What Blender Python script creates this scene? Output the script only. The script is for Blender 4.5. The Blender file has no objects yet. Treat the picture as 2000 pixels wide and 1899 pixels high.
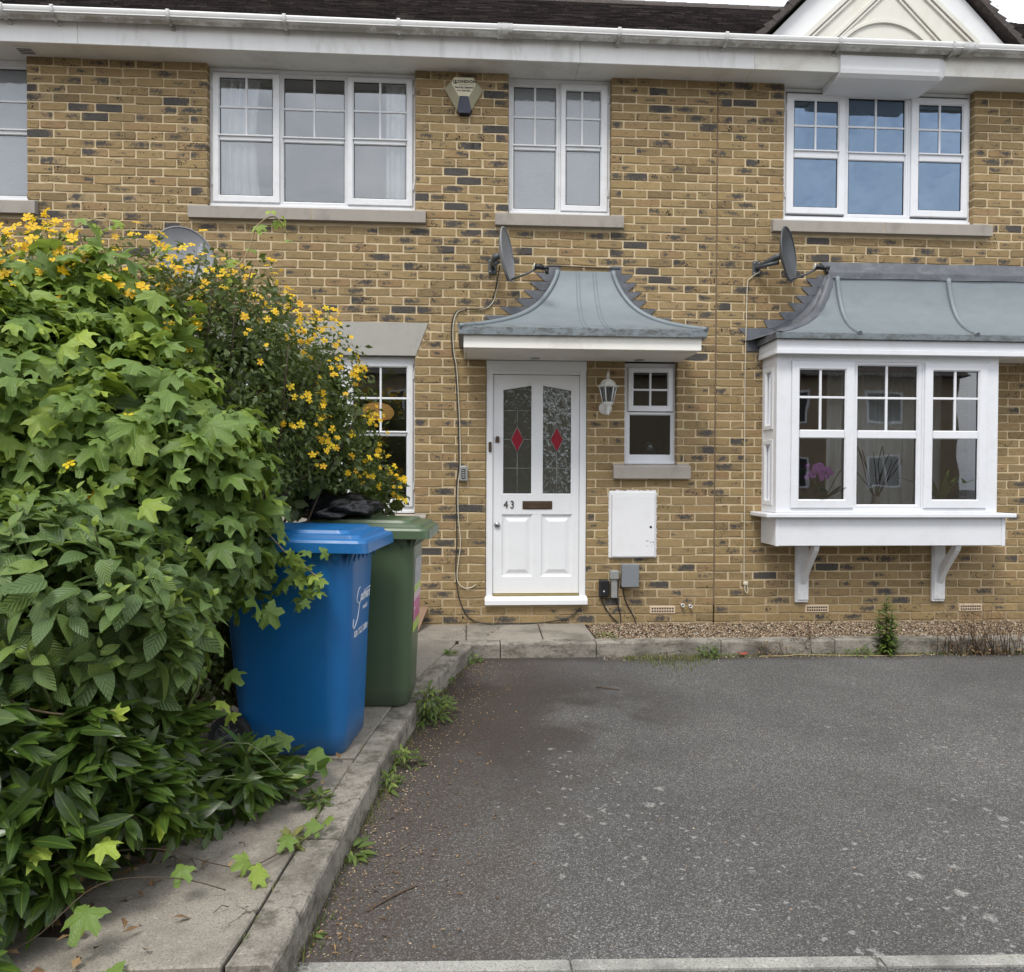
import bpy, bmesh, math, random
import numpy as np
from mathutils import Matrix, Vector, noise as mnoise

sc = bpy.context.scene
COL = sc.collection
random.seed(7)
rng = np.random.default_rng(11)
R = math.radians

# ------------------------------------------------------------------ camera
def make_camera():
    ps, th, ro = R(3.37), R(0.95), R(0.217)
    fw = Vector((math.sin(ps)*math.cos(th), math.cos(ps)*math.cos(th), -math.sin(th)))
    rt = Vector((math.cos(ps), -math.sin(ps), 0))
    up = rt.cross(fw)
    r2 = rt*math.cos(ro) + up*math.sin(ro)
    u2 = up*math.cos(ro) - rt*math.sin(ro)
    m = Matrix((( r2.x, u2.x, -fw.x, 0.0), (r2.y, u2.y, -fw.y, -6.355), (r2.z, u2.z, -fw.z, 1.392), (0, 0, 0, 1)))
    cd = bpy.data.cameras.new('camera')
    cd.sensor_width = 36.0
    cd.lens = 36*1417/2000
    cd.clip_start = 0.05
    cd.clip_end = 500
    co = bpy.data.objects.new('camera', cd)
    COL.objects.link(co)
    co.matrix_world = m
    sc.camera = co
make_camera()
CAM = np.array([0, -6.355, 1.392])

# ------------------------------------------------------------------ node helpers
def nd(t, typ, ins=None, **props):
    n = t.nodes.new(typ)
    for k, v in props.items():
        setattr(n, k, v)
    for k, v in (ins or {}).items():
        s = n.inputs[k]
        if isinstance(v, bpy.types.NodeSocket):
            t.links.new(v, s)
        else:
            if s.type == 'RGBA' and not hasattr(v, '__len__'):
                v = (v, v, v, 1)
            elif s.type == 'RGBA' and len(v) == 3:
                v = (*v, 1)
            s.default_value = v
    return n
def mixc(t, f, a, b, blend='MIX'):
    n = nd(t, 'ShaderNodeMix', None, data_type='RGBA', blend_type=blend)
    for i, v in ((0, f), (6, a), (7, b)):
        s = n.inputs[i]
        if isinstance(v, bpy.types.NodeSocket):
            t.links.new(v, s)
        elif i == 0:
            s.default_value = v
        else:
            s.default_value = (*v[:3], 1)
    return n.outputs[2]
def mth(t, op, a, b=0.0, c=0.0, clamp=False):
    n = nd(t, 'ShaderNodeMath', None, operation=op, use_clamp=clamp)
    for i, v in ((0, a), (1, b), (2, c)):
        if isinstance(v, bpy.types.NodeSocket):
            t.links.new(v, n.inputs[i])
        else:
            n.inputs[i].default_value = v
    return n.outputs[0]
def ramp(t, fac, pts, interp='LINEAR'):
    n = nd(t, 'ShaderNodeValToRGB', {'Fac': fac})
    cr = n.color_ramp
    cr.interpolation = interp
    while len(cr.elements) < len(pts):
        cr.elements.new(0.5)
    for e, (p, c) in zip(cr.elements, pts):
        e.position = p
        e.color = (c, c, c, 1) if not hasattr(c, '__len__') else (*c[:3], 1)
    return n.outputs['Color']
def sstep(t, v, a, b):
    n = nd(t, 'ShaderNodeMapRange', {'Value': v, 'From Min': a, 'From Max': b}, interpolation_type='SMOOTHSTEP')
    return n.outputs[0]
def noise(t, vec, scale, detail=3.0, rough=0.5, dist=0.0, out='Fac'):
    n = nd(t, 'ShaderNodeTexNoise', {'Vector': vec, 'Scale': scale, 'Detail': detail, 'Roughness': rough, 'Distortion': dist})
    return n.outputs[out]
def voro(t, vec, scale, feature='F1', out='Distance', rnd=1.0):
    n = nd(t, 'ShaderNodeTexVoronoi', {'Vector': vec, 'Scale': scale, 'Randomness': rnd}, feature=feature)
    return n.outputs[out]
def mapv(t, vec, scale=(1, 1, 1), loc=(0, 0, 0)):
    return nd(t, 'ShaderNodeMapping', {'Vector': vec, 'Scale': scale, 'Location': loc}).outputs[0]
def pos(t):
    return nd(t, 'ShaderNodeNewGeometry').outputs['Position']
def sep(t, v):
    return nd(t, 'ShaderNodeSeparateXYZ', {0: v}).outputs
def bump(t, h, strength=0.3, dist=0.01, normal=None):
    ins = {'Height': h, 'Strength': strength, 'Distance': dist}
    if normal is not None:
        ins['Normal'] = normal
    return nd(t, 'ShaderNodeBump', ins).outputs[0]
def newmat(name):
    m = bpy.data.materials.new(name)
    m.use_nodes = True
    t = m.node_tree
    b = t.nodes['Principled BSDF']
    return m, t, b
def setb(t, b, **kw):
    names = {'color': 'Base Color', 'rough': 'Roughness', 'metal': 'Metallic', 'normal': 'Normal', 'spec': 'Specular IOR Level',
             'emit': 'Emission Color', 'estr': 'Emission Strength', 'coat': 'Coat Weight', 'sheen': 'Sheen Weight', 'alpha': 'Alpha'}
    for k, v in kw.items():
        s = b.inputs[names[k]]
        if isinstance(v, bpy.types.NodeSocket):
            t.links.new(v, s)
        elif hasattr(v, '__len__'):
            s.default_value = (*v[:3], 1)
        else:
            s.default_value = v
def simple(name, color, rough=0.5, metal=0.0, spec=0.5, var=0.12, nscale=9.0, bumps=0.0, bscale=120.0, dirt=None, dscale=3.0, damt=0.5, stretch=(1, 1, 1)):
    """a plain surface with fine colour variation, optional dirt blotches and fine relief"""
    m, t, b = newmat(name)
    p = pos(t)
    n1 = noise(t, mapv(t, p, stretch), nscale, 5, 0.6)
    c = mixc(t, n1, tuple(x*(1-var) for x in color), tuple(min(1, x*(1+var)) for x in color))
    if dirt:
        n2 = noise(t, mapv(t, p, stretch, (3.1, 1.7, 0.3)), dscale, 7, 0.68, 0.4)
        c = mixc(t, mth(t, 'MULTIPLY', sstep(t, n2, 0.48, 0.75), damt), c, dirt)
    setb(t, b, color=c, metal=metal, spec=spec)
    setb(t, b, rough=mth(t, 'ADD', mth(t, 'MULTIPLY', n1, 0.16), rough-0.08, clamp=True))
    if bumps:
        setb(t, b, normal=bump(t, noise(t, p, bscale, 4, 0.65), bumps, 0.004))
    return m

# ------------------------------------------------------------------ world, sun, exposure
SUN_EL, SUN_AZ = R(58), R(205)      # high, behind the camera and a little to its left, veiled by cloud
def make_world():
    wd = bpy.data.worlds.new('World')
    sc.world = wd
    wd.use_nodes = True
    t = wd.node_tree
    bg = t.nodes['Background']
    sky = nd(t, 'ShaderNodeTexSky', None, sky_type='NISHITA', sun_disc=False, sun_elevation=SUN_EL, sun_rotation=SUN_AZ, air_density=1.4, dust_density=2.5, ozone_density=1.0)
    tc = nd(t, 'ShaderNodeTexCoord').outputs['Generated']
    big = noise(t, mapv(t, tc, (1.2, 1.2, 2.6)), 1.6, 7, 0.55, 0.5)
    fine = noise(t, mapv(t, tc, (1.0, 1.0, 2.4)), 5.5, 6, 0.6, 0.8)
    wisp = noise(t, mapv(t, tc, (1.0, 1.0, 1.8)), 13.0, 5, 0.55, 0.6)
    k = mth(t, 'ADD', mth(t, 'ADD', mth(t, 'MULTIPLY', big, 0.48), mth(t, 'MULTIPLY', fine, 0.32)), mth(t, 'MULTIPLY', wisp, 0.20))
    cloud = ramp(t, k, [(0.32, (0.42, 0.47, 0.56)), (0.5, (0.88, 0.91, 0.96)), (0.66, (1.22, 1.22, 1.22))])
    cl = mixc(t, 1.0, cloud, (12.5, 12.5, 12.5), 'MULTIPLY')
    c = mixc(t, 0.86, sky.outputs[0], cl)
    t.links.new(c, bg.inputs['Color'])
    bg.inputs['Strength'].default_value = 0.088
    sd = bpy.data.lights.new('sun', 'SUN')
    sd.energy = 1.5
    sd.angle = R(16)
    sd.color = (1.0, 0.965, 0.91)
    so = bpy.data.objects.new('sun', sd)
    COL.objects.link(so)
    # sky rotation is measured clockwise from +Y
    d = Vector((math.sin(SUN_AZ)*math.cos(SUN_EL), math.cos(SUN_AZ)*math.cos(SUN_EL), math.sin(SUN_EL)))
    so.rotation_euler = (-d).to_track_quat('-Z', 'Y').to_euler()
    so.location = d*30
make_world()
vs = sc.view_settings
vs.view_transform = 'Standard'
vs.look = 'None'
vs.exposure = 0.70
vs.gamma = 1.0
vs.use_curve_mapping = False
sc.cycles.max_bounces = 6
sc.cycles.diffuse_bounces = 3
sc.cycles.glossy_bounces = 3
sc.cycles.transparent_max_bounces = 12
sc.cycles.use_denoising = True

# ------------------------------------------------------------------ mesh helpers
OFF = {}
class MB:
    """collects faces; build() links them as ONE mesh object"""
    def __init__(s):
        s.v = []; s.f = []; s.mi = []; s.uv = {}; s.sm = []
    def add(s, vs, fs, mi=0, smooth=False):
        o = len(s.v)
        s.v += [tuple(v) for v in vs]
        for f in fs:
            s.f.append([i+o for i in f]); s.mi.append(mi); s.sm.append(smooth)
        return s
    def box(s, x0, x1, y0, y1, z0, z1, mi=0):
        v = [(x, y, z) for z in (z0, z1) for y in (y0, y1) for x in (x0, x1)]
        return s.add(v, [(0, 2, 3, 1), (4, 5, 7, 6), (0, 1, 5, 4), (2, 6, 7, 3), (0, 4, 6, 2), (1, 3, 7, 5)], mi)
    def cbox(s, x0, x1, y0, y1, z0, z1, c=0.003, mi=0):
        """box with chamfered edges"""
        c = min(c, (x1-x0)/2.2, (y1-y0)/2.2, (z1-z0)/2.2)
        v = []; idx = {}
        X = (x0, x1); Y = (y0, y1); Z = (z0, z1)
        for i in (0, 1):
            for j in (0, 1):
                for k in (0, 1):
                    sx = c if i == 0 else -c; sy = c if j == 0 else -c; sz = c if k == 0 else -c
                    for a, p in (('x', (X[i], Y[j]+sy, Z[k]+sz)), ('y', (X[i]+sx, Y[j], Z[k]+sz)), ('z', (X[i]+sx, Y[j]+sy, Z[k]))):
                        idx[(i, j, k, a)] = len(v); v.append(p)
        g = lambda i, j, k, a: idx[(i, j, k, a)]
        f = []
        f += [[g(0, 0, 0, 'x'), g(0, 0, 1, 'x'), g(0, 1, 1, 'x'), g(0, 1, 0, 'x')], [g(1, 0, 0, 'x'), g(1, 1, 0, 'x'), g(1, 1, 1, 'x'), g(1, 0, 1, 'x')]]
        f += [[g(0, 0, 0, 'y'), g(1, 0, 0, 'y'), g(1, 0, 1, 'y'), g(0, 0, 1, 'y')], [g(0, 1, 0, 'y'), g(0, 1, 1, 'y'), g(1, 1, 1, 'y'), g(1, 1, 0, 'y')]]
        f += [[g(0, 0, 0, 'z'), g(0, 1, 0, 'z'), g(1, 1, 0, 'z'), g(1, 0, 0, 'z')], [g(0, 0, 1, 'z'), g(1, 0, 1, 'z'), g(1, 1, 1, 'z'), g(0, 1, 1, 'z')]]
        for i in (0, 1):
            for j in (0, 1):
                a = [g(i, j, 0, 'x'), g(i, j, 0, 'y'), g(i, j, 1, 'y'), g(i, j, 1, 'x')]
                f.append(a if i == j else a[::-1])
                a = [g(i, 0, j, 'x'), g(i, 1, j, 'x'), g(i, 1, j, 'z'), g(i, 0, j, 'z')]
                f.append(a if i == j else a[::-1])
                a = [g(0, i, j, 'y'), g(0, i, j, 'z'), g(1, i, j, 'z'), g(1, i, j, 'y')]
                f.append(a if i == j else a[::-1])
                for k in (0, 1):
                    a = [g(i, j, k, 'x'), g(i, j, k, 'z'), g(i, j, k, 'y')]
                    f.append(a if (i+j+k) % 2 == 0 else a[::-1])
        return s.add(v, f, mi)
    def prism(s, poly, axis, a, b, mi=0):
        """extrude a polygon given in the two other axes from a to b along axis"""
        n = len(poly)
        def pt(p, h):
            return {'x': (h, p[0], p[1]), 'y': (p[0], h, p[1]), 'z': (p[0], p[1], h)}[axis]
        v = [pt(p, a) for p in poly] + [pt(p, b) for p in poly]
        f = [list(range(n)), list(range(2*n-1, n-1, -1))]
        f += [[i, i+n, (i+1) % n + n, (i+1) % n] for i in range(n)]
        return s.add(v, f, mi)
    def tube(s, pts, r, n=8, mi=0, caps=True, smooth=True):
        pts = [Vector(p) for p in pts]
        rs = r if hasattr(r, '__len__') else [r]*len(pts)
        v = []; f = []
        ref = Vector((0, 0, 1))
        prev = None
        for i, p in enumerate(pts):
            d = (pts[min(i+1, len(pts)-1)] - pts[max(i-1, 0)]).normalized()
            if prev is None:
                a = d.cross(ref)
                if a.length < 0.05:
                    a = d.cross(Vector((1, 0, 0)))
            else:
                a = prev - d*prev.dot(d)
            a.normalize(); prev = a
            b = d.cross(a)
            for k in range(n):
                w = 2*math.pi*k/n
                v.append(p + (a*math.cos(w) + b*math.sin(w))*rs[i])
        for i in range(len(pts)-1):
            for k in range(n):
                f.append([i*n+k, i*n+(k+1) % n, (i+1)*n+(k+1) % n, (i+1)*n+k])
        s.add(v, f, mi, smooth)
        if caps:
            o = len(s.v) - len(v)
            s.f.append([o+k for k in range(n)][::-1]); s.mi.append(mi); s.sm.append(False)
            s.f.append([o+(len(pts)-1)*n+k for k in range(n)]); s.mi.append(mi); s.sm.append(False)
        return s
    def lathe(s, prof, c=(0, 0, 0), ax='z', n=20, mi=0, smooth=True, a0=0.0, a1=2*math.pi):
        """prof: (radius, height) pairs"""
        full = abs(a1-a0-2*math.pi) < 1e-6
        m = n if full else n+1
        v = []; f = []
        for r, h in prof:
            for k in range(m):
                w = a0 + (a1-a0)*k/n
                p = (r*math.cos(w), r*math.sin(w), h)
                if ax == 'x': p = (p[2], p[0], p[1])
                elif ax == 'y': p = (p[0], p[2], p[1])
                v.append((p[0]+c[0], p[1]+c[1], p[2]+c[2]))
        for i in range(len(prof)-1):
            for k in range(n):
                k2 = (k+1) % m
                q = [i*m+k, i*m+k2, (i+1)*m+k2, (i+1)*m+k]
                f.append(q if ax != 'y' else q[::-1])
        return s.add(v, f, mi, smooth)
    def grid(s, P, mi=0, smooth=True, close_u=False):
        """P: rows of points"""
        nr, nc = len(P), len(P[0])
        v = [p for row in P for p in row]
        f = []
        for i in range(nr-1):
            for k in range(nc if close_u else nc-1):
                k2 = (k+1) % nc
                f.append([i*nc+k, i*nc+k2, (i+1)*nc+k2, (i+1)*nc+k])
        return s.add(v, f, mi, smooth)
    def ring(s, o, i, yf, yb, bev=0.008, mi=0):
        """rectangular frame: o, i = (x0, x1, z0, z1); front face yf, back yb, inner edge bevelled back"""
        def loop(r, y): return [(r[0], y, r[2]), (r[1], y, r[2]), (r[1], y, r[3]), (r[0], y, r[3])]
        c = 0.004
        oc = (o[0]+c, o[1]-c, o[2]+c, o[3]-c)
        ib = (i[0]-bev, i[1]+bev, i[2]-bev, i[3]+bev)
        L = [loop(o, yb), loop(o, yf+c), loop(oc, yf), loop(ib, yf), loop(i, yf+bev*1.4), loop(i, yb)]
        v = [p for l in L for p in l]
        f = []
        for a in range(5):
            for k in range(4):
                k2 = (k+1) % 4
                f.append([a*4+k, a*4+k2, (a+1)*4+k2, (a+1)*4+k])
        return s.add(v, f, mi)
    def build(s, name, mats, parent=None, local=False, kind=None, fixn=True, base=None):
        me = bpy.data.meshes.new(name)
        V = np.array(s.v, dtype=float)
        off = np.zeros(3)
        ob = bpy.data.objects.new(name, me)
        if parent is not None:
            if not local:
                off = OFF.get(parent.name, np.zeros(3))
        else:
            if base is None:
                lo, hi = V.min(0), V.max(0)
                base = ((lo[0]+hi[0])/2, (lo[1]+hi[1])/2, lo[2])
            off = np.array(base, float)
            ob.location = base
        me.from_pydata([tuple(p) for p in (V-off)], [], s.f)
        mats = mats if isinstance(mats, (list, tuple)) else [mats]
        for m in mats:
            me.materials.append(m)
        me.polygons.foreach_set('material_index', s.mi)
        me.polygons.foreach_set('use_smooth', s.sm)
        if fixn:
            bm = bmesh.new(); bm.from_mesh(me)
            bmesh.ops.recalc_face_normals(bm, faces=bm.faces)
            bm.to_mesh(me); bm.free()
        COL.objects.link(ob)
        if parent is not None:
            ob.parent = parent
        OFF[ob.name] = off if not local else np.zeros(3)
        if kind:
            ob['kind'] = kind
        return ob
def tag(o, label=None, cat=None, group=None, kind=None):
    if label: o['label'] = label
    if cat: o['category'] = cat
    if group: o['group'] = group
    if kind: o['kind'] = kind
    return o
def thing(name, label, cat, loc=(0, 0, 0), group=None, rot=None):
    o = bpy.data.objects.new(name, None)
    o.empty_display_size = 0.1
    o.location = loc
    if rot: o.rotation_euler = rot
    COL.objects.link(o)
    OFF[o.name] = np.array(loc, float)
    return tag(o, label, cat, group)
def part_empty(name, parent):
    o = bpy.data.objects.new(name, None)
    o.empty_display_size = 0.05
    o.parent = parent
    COL.objects.link(o)
    OFF[o.name] = OFF[parent.name]
    return o
def text(name, body, size, loc, rot, mat, parent, depth=0.0015, shear=0.0, align='CENTER', sx=1.0, local=True, spacing=1.0, bold=0.0):
    cu = bpy.data.curves.new(name, 'FONT')
    cu.body = body; cu.size = size; cu.extrude = depth; cu.shear = shear
    cu.align_x = align; cu.align_y = 'CENTER'; cu.space_character = spacing
    cu.resolution_u = 4
    cu.offset = bold
    cu.materials.append(mat)
    tmp = bpy.data.objects.new(name, cu)
    COL.objects.link(tmp)
    dg = bpy.context.evaluated_depsgraph_get()
    me = bpy.data.meshes.new_from_object(tmp.evaluated_get(dg))
    bpy.data.objects.remove(tmp)
    bpy.data.curves.remove(cu)
    if not me.materials: me.materials.append(mat)
    o = bpy.data.objects.new(name, me)
    COL.objects.link(o)
    o.parent = parent
    l = np.array(loc, float)
    if not local:
        l = l - OFF[parent.name]
    o.location = l
    o.rotation_euler = rot
    o.scale = (sx, 1, 1)
    return o
def smooth_path(pts, n=6):
    """Catmull-Rom through the points"""
    P = [Vector(p) for p in pts]
    out = []
    for i in range(len(P)-1):
        p0 = P[max(i-1, 0)]; p1 = P[i]; p2 = P[i+1]; p3 = P[min(i+2, len(P)-1)]
        for k in range(n):
            t = k/n
            out.append(0.5*((2*p1) + (-p0+p2)*t + (2*p0-5*p1+4*p2-p3)*t*t + (-p0+3*p1-3*p2+p3)*t**3))
    out.append(P[-1])
    return out

# ------------------------------------------------------------------ materials
MT = {}
def mat_brick():
    m, t, b = newmat('yellow_stock_brick')
    a = nd(t, 'ShaderNodeAttribute', None, attribute_name='tone')
    s = sep(t, a.outputs['Vector'])
    uv = nd(t, 'ShaderNodeUVMap', None, uv_map='uv').outputs[0]
    p = pos(t)
    u = sep(t, uv)
    base = ramp(t, s[0], [(0.0, (0.165, 0.112, 0.056)), (0.15, (0.245, 0.168, 0.082)), (0.38, (0.345, 0.240, 0.110)), (0.52, (0.280, 0.200, 0.098)), (0.70, (0.400, 0.282, 0.132)),
                            (0.86, (0.310, 0.192, 0.094)), (1.0, (0.430, 0.322, 0.176))])
    n1 = noise(t, mapv(t, p, (1, 1, 1.6)), 22, 6, 0.65, 0.3)
    c = mixc(t, n1, mixc(t, 0.55, base, (0.085, 0.058, 0.030)), mixc(t, 0.34, base, (0.52, 0.40, 0.22)))
    # wash of weathering over whole stretches of wall
    n5 = noise(t, p, 1.1, 5, 0.6)
    c = mixc(t, mth(t, 'MULTIPLY', sstep(t, n5, 0.45, 0.75), 0.24), c, (0.19, 0.145, 0.085))
    # burnt blue-black patches: mostly in the middle of a brick
    cen = mth(t, 'ADD', mth(t, 'MULTIPLY', mth(t, 'FRACT', mth(t, 'MULTIPLY', s[0], 7.31)), 0.8), 0.1)
    du = mth(t, 'MULTIPLY', mth(t, 'ABSOLUTE', mth(t, 'SUBTRACT', u[0], cen)), 1.6)
    dv = mth(t, 'MULTIPLY', mth(t, 'ABSOLUTE', mth(t, 'SUBTRACT', u[1], 0.5)), 1.5)
    d = mth(t, 'SQRT', mth(t, 'ADD', mth(t, 'MULTIPLY', du, du), mth(t, 'MULTIPLY', dv, dv)))
    n2 = noise(t, p, 30, 5, 0.7, 0.5)
    e = mth(t, 'SUBTRACT', mth(t, 'ADD', mth(t, 'MULTIPLY', s[1], 1.35), mth(t, 'MULTIPLY', mth(t, 'SUBTRACT', n2, 0.5), 2.0)), mth(t, 'MULTIPLY', d, 0.8))
    dark = mth(t, 'MULTIPLY', sstep(t, e, 0.0, 0.45), 0.95)
    dk = mixc(t, noise(t, p, 60, 3), (0.030, 0.031, 0.033), (0.105, 0.100, 0.096))
    c = mixc(t, dark, c, dk)
    # little black pits and iron spots
    sp = voro(t, nd(t, 'ShaderNodeVectorMath', {0: mapv(t, p, (1, 1, 1.2)), 1: nd(t, 'ShaderNodeVectorMath', {0: noise(t, p, 70, 2, out='Color'), 'Scale': 0.012}, operation='SCALE').outputs[0]}, operation='ADD').outputs[0], 62, rnd=1.0)
    n3 = noise(t, p, 14, 4, 0.6)
    th = mth(t, 'MULTIPLY', mth(t, 'MULTIPLY', s[2], 0.50), sstep(t, n3, 0.40, 0.64))
    pit = sstep(t, mth(t, 'SUBTRACT', th, sp), -0.03, 0.03)
    c = mixc(t, mth(t, 'MULTIPLY', pit, 1.0), c, (0.022, 0.02, 0.018))
    sp2 = voro(t, p, 260)
    pit2 = mth(t, 'MULTIPLY', sstep(t, mth(t, 'SUBTRACT', mth(t, 'MULTIPLY', s[2], 0.20), sp2), -0.05, 0.03), 0.6)
    c = mixc(t, pit2, c, (0.07, 0.05, 0.035))
    h = mth(t, 'SUBTRACT', mth(t, 'ADD', noise(t, p, 130, 5, 0.7), mth(t, 'MULTIPLY', noise(t, p, 28, 3), 0.8)), mth(t, 'MULTIPLY', pit, 0.9))
    setb(t, b, color=c, rough=0.93, spec=0.2, normal=bump(t, h, 0.55, 0.004))
    return m
MT['brick'] = mat_brick()
def mat_mortar():
    m, t, b = newmat('buff_mortar')
    p = pos(t)
    n = noise(t, p, 16, 6, 0.7)
    c = mixc(t, n, (0.44, 0.345, 0.21), (0.70, 0.58, 0.39))
    n2 = noise(t, p, 1.7, 5, 0.65)
    c = mixc(t, mth(t, 'MULTIPLY', sstep(t, n2, 0.48, 0.72), 0.35), c, (0.25, 0.19, 0.12))
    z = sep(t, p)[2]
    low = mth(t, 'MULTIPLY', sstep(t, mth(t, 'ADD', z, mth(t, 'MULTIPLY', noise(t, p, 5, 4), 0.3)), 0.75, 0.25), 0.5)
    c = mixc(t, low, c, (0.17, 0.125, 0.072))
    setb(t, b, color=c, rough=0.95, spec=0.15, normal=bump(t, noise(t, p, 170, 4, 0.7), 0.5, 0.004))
    return m
MT['mortar'] = mat_mortar()
MT['upvc'] = simple('white_upvc', (0.74, 0.755, 0.785), 0.34, var=0.03, nscale=3, dirt=(0.50, 0.49, 0.46), dscale=6, damt=0.22)
MT['upvc_old'] = simple('white_window_paint', (0.70, 0.71, 0.725), 0.42, var=0.04, nscale=5, dirt=(0.42, 0.40, 0.36), dscale=9, damt=0.35, bumps=0.06, bscale=60)
MT['door_white'] = simple('white_door_gloss', (0.78, 0.79, 0.805), 0.32, var=0.025, nscale=2.5, dirt=(0.60, 0.59, 0.56), dscale=5, damt=0.2, bumps=0.04, bscale=40)
MT['fascia_old'] = simple('weathered_white_fascia', (0.84, 0.835, 0.82), 0.55, var=0.08, nscale=6, dirt=(0.30, 0.28, 0.24), dscale=4.5, damt=0.4, stretch=(1.4, 1, 0.35), bumps=0.1)
MT['fascia_cream'] = simple('cream_white_fascia', (0.82, 0.80, 0.74), 0.5, var=0.05, nscale=4, dirt=(0.46, 0.42, 0.33), dscale=3, damt=0.45, bumps=0.06)
MT['soffit'] = simple('white_soffit_board', (0.80, 0.795, 0.76), 0.6, var=0.05, nscale=3, dirt=(0.35, 0.33, 0.29), dscale=2.2, damt=0.4)
def mat_gutter():
    m, t, b = newmat('white_gutter_plastic')
    p = pos(t)
    n = noise(t, mapv(t, p, (0.6, 2, 2)), 6, 6, 0.65)
    c = mixc(t, n, (0.66, 0.66, 0.64), (0.80, 0.80, 0.79))
    z = sep(t, p)[2]
    # algae and soot streaks that cling to the belly of the gutter
    g = mth(t, 'MULTIPLY', sstep(t, z, 5.035, 5.005), sstep(t, noise(t, mapv(t, p, (1.2, 1, 3)), 4.5, 7, 0.7), 0.36, 0.58))
    c = mixc(t, mth(t, 'MULTIPLY', g, 0.75), c, (0.22, 0.20, 0.15))
    sp = mth(t, 'MULTIPLY', sstep(t, noise(t, mapv(t, p, (1, 2, 2)), 26, 5, 0.75), 0.60, 0.70), 0.6)
    c = mixc(t, sp, c, (0.10, 0.095, 0.08))
    setb(t, b, color=c, rough=0.32)
    return m
MT['gutter'] = mat_gutter()
MT['cream_render'] = simple('cream_render', (0.70, 0.685, 0.615), 0.75, var=0.04, nscale=4, dirt=(0.50, 0.46, 0.36), dscale=2.5, damt=0.4, bumps=0.1)
MT['white_render'] = simple('white_render', (0.78, 0.785, 0.79), 0.7, var=0.03, nscale=4, dirt=(0.56, 0.54, 0.5), dscale=2, damt=0.3, bumps=0.08)
MT['stone'] = simple('cast_stone', (0.335, 0.305, 0.268), 0.9, var=0.10, nscale=12, dirt=(0.17, 0.158, 0.142), dscale=6, damt=0.55, bumps=0.35, bscale=190, stretch=(1, 1, 0.6))
MT['lintel'] = simple('cast_stone_lintel', (0.37, 0.36, 0.325), 0.9, var=0.08, nscale=10, dirt=(0.24, 0.23, 0.2), dscale=4, damt=0.4, bumps=0.3, bscale=190)
MT['dark_rubber'] = simple('dark_gasket', (0.03, 0.03, 0.032), 0.6)
MT['black_plastic'] = simple('black_plastic', (0.014, 0.014, 0.016), 0.38, var=0.2)
MT['grey_plastic'] = simple('grey_plastic_box', (0.20, 0.215, 0.23), 0.5, var=0.06, dirt=(0.12, 0.12, 0.12), damt=0.4)
MT['grey_metal'] = simple('dull_grey_metal', (0.36, 0.37, 0.36), 0.45, metal=0.4, var=0.1, dirt=(0.2, 0.18, 0.14), damt=0.4, dscale=12)
MT['meter_white'] = simple('chipped_white_meter_box', (0.77, 0.775, 0.79), 0.5, var=0.03, nscale=5, dirt=(0.62, 0.61, 0.6), dscale=6, damt=0.35, bumps=0.08, bscale=60)
MT['bronze'] = simple('bronze_letter_plate', (0.115, 0.075, 0.05), 0.36, metal=0.6, var=0.25, nscale=18)
MT['bronze_dark'] = simple('dark_bronze_digits', (0.10, 0.085, 0.065), 0.4, metal=0.5, var=0.2)
MT['brass'] = simple('brass_strip', (0.62, 0.5, 0.2), 0.3, metal=0.85, var=0.15)
MT['chrome'] = simple('satin_knob', (0.35, 0.36, 0.38), 0.25, metal=0.9, var=0.1)
MT['came'] = simple('lead_came', (0.26, 0.26, 0.25), 0.5, metal=0.3, var=0.15)
MT['terracotta'] = simple('terracotta_air_brick', (0.60, 0.47, 0.33), 0.85, var=0.12, bumps=0.2)
MT['hole'] = simple('dark_hole', (0.012, 0.01, 0.009), 0.9)
MT['lantern_white'] = simple('white_lantern_paint', (0.74, 0.735, 0.70), 0.35, var=0.06, dirt=(0.45, 0.42, 0.35), dscale=14, damt=0.4)
MT['alarm_cream'] = simple('cream_alarm_plastic', (0.58, 0.53, 0.38), 0.42, var=0.05, dirt=(0.36, 0.32, 0.22), dscale=8, damt=0.4)
MT['alarm_side'] = simple('aged_alarm_plastic', (0.34, 0.31, 0.20), 0.5, var=0.08)
MT['navy'] = simple('navy_strobe_lens', (0.016, 0.018, 0.04), 0.12, var=0.1)
MT['ink'] = simple('black_print', (0.02, 0.02, 0.02), 0.6)
MT['ink_green'] = simple('grey_green_print', (0.30, 0.31, 0.27), 0.6)
MT['white_print'] = simple('white_print', (0.72, 0.75, 0.80), 0.5)
MT['dish_dark'] = simple('dark_grey_dish', (0.075, 0.083, 0.092), 0.42, var=0.08, dirt=(0.05, 0.055, 0.05), damt=0.4)
MT['dish_grey'] = simple('mid_grey_dish', (0.245, 0.25, 0.262), 0.5, var=0.05, dirt=(0.17, 0.17, 0.16), damt=0.4)
MT['lnb_grey'] = simple('grey_receiver', (0.19, 0.2, 0.215), 0.45, var=0.06)
MT['lnb_cap'] = simple('cream_receiver_cap', (0.66, 0.64, 0.56), 0.5)
MT['cable_white'] = simple('yellowed_white_cable', (0.60, 0.55, 0.43), 0.5, var=0.1)
MT['cable_black'] = simple('black_cable', (0.02, 0.02, 0.02), 0.5)
MT['sealant'] = simple('brown_sealant', (0.17, 0.115, 0.07), 0.8, var=0.25, nscale=30)
MT['bag'] = simple('black_refuse_bag', (0.012, 0.012, 0.014), 0.24, var=0.2, bumps=0.6, bscale=35)
MT['board'] = simple('brown_board', (0.22, 0.14, 0.09), 0.8, var=0.15, stretch=(8, 1, 1))
MT['curtain'] = simple('pale_curtain_cloth', (0.80, 0.82, 0.82), 0.9, var=0.05)
MT['curtain_brown'] = simple('mauve_curtain_cloth', (0.22, 0.17, 0.17), 0.9, var=0.12)
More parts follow.
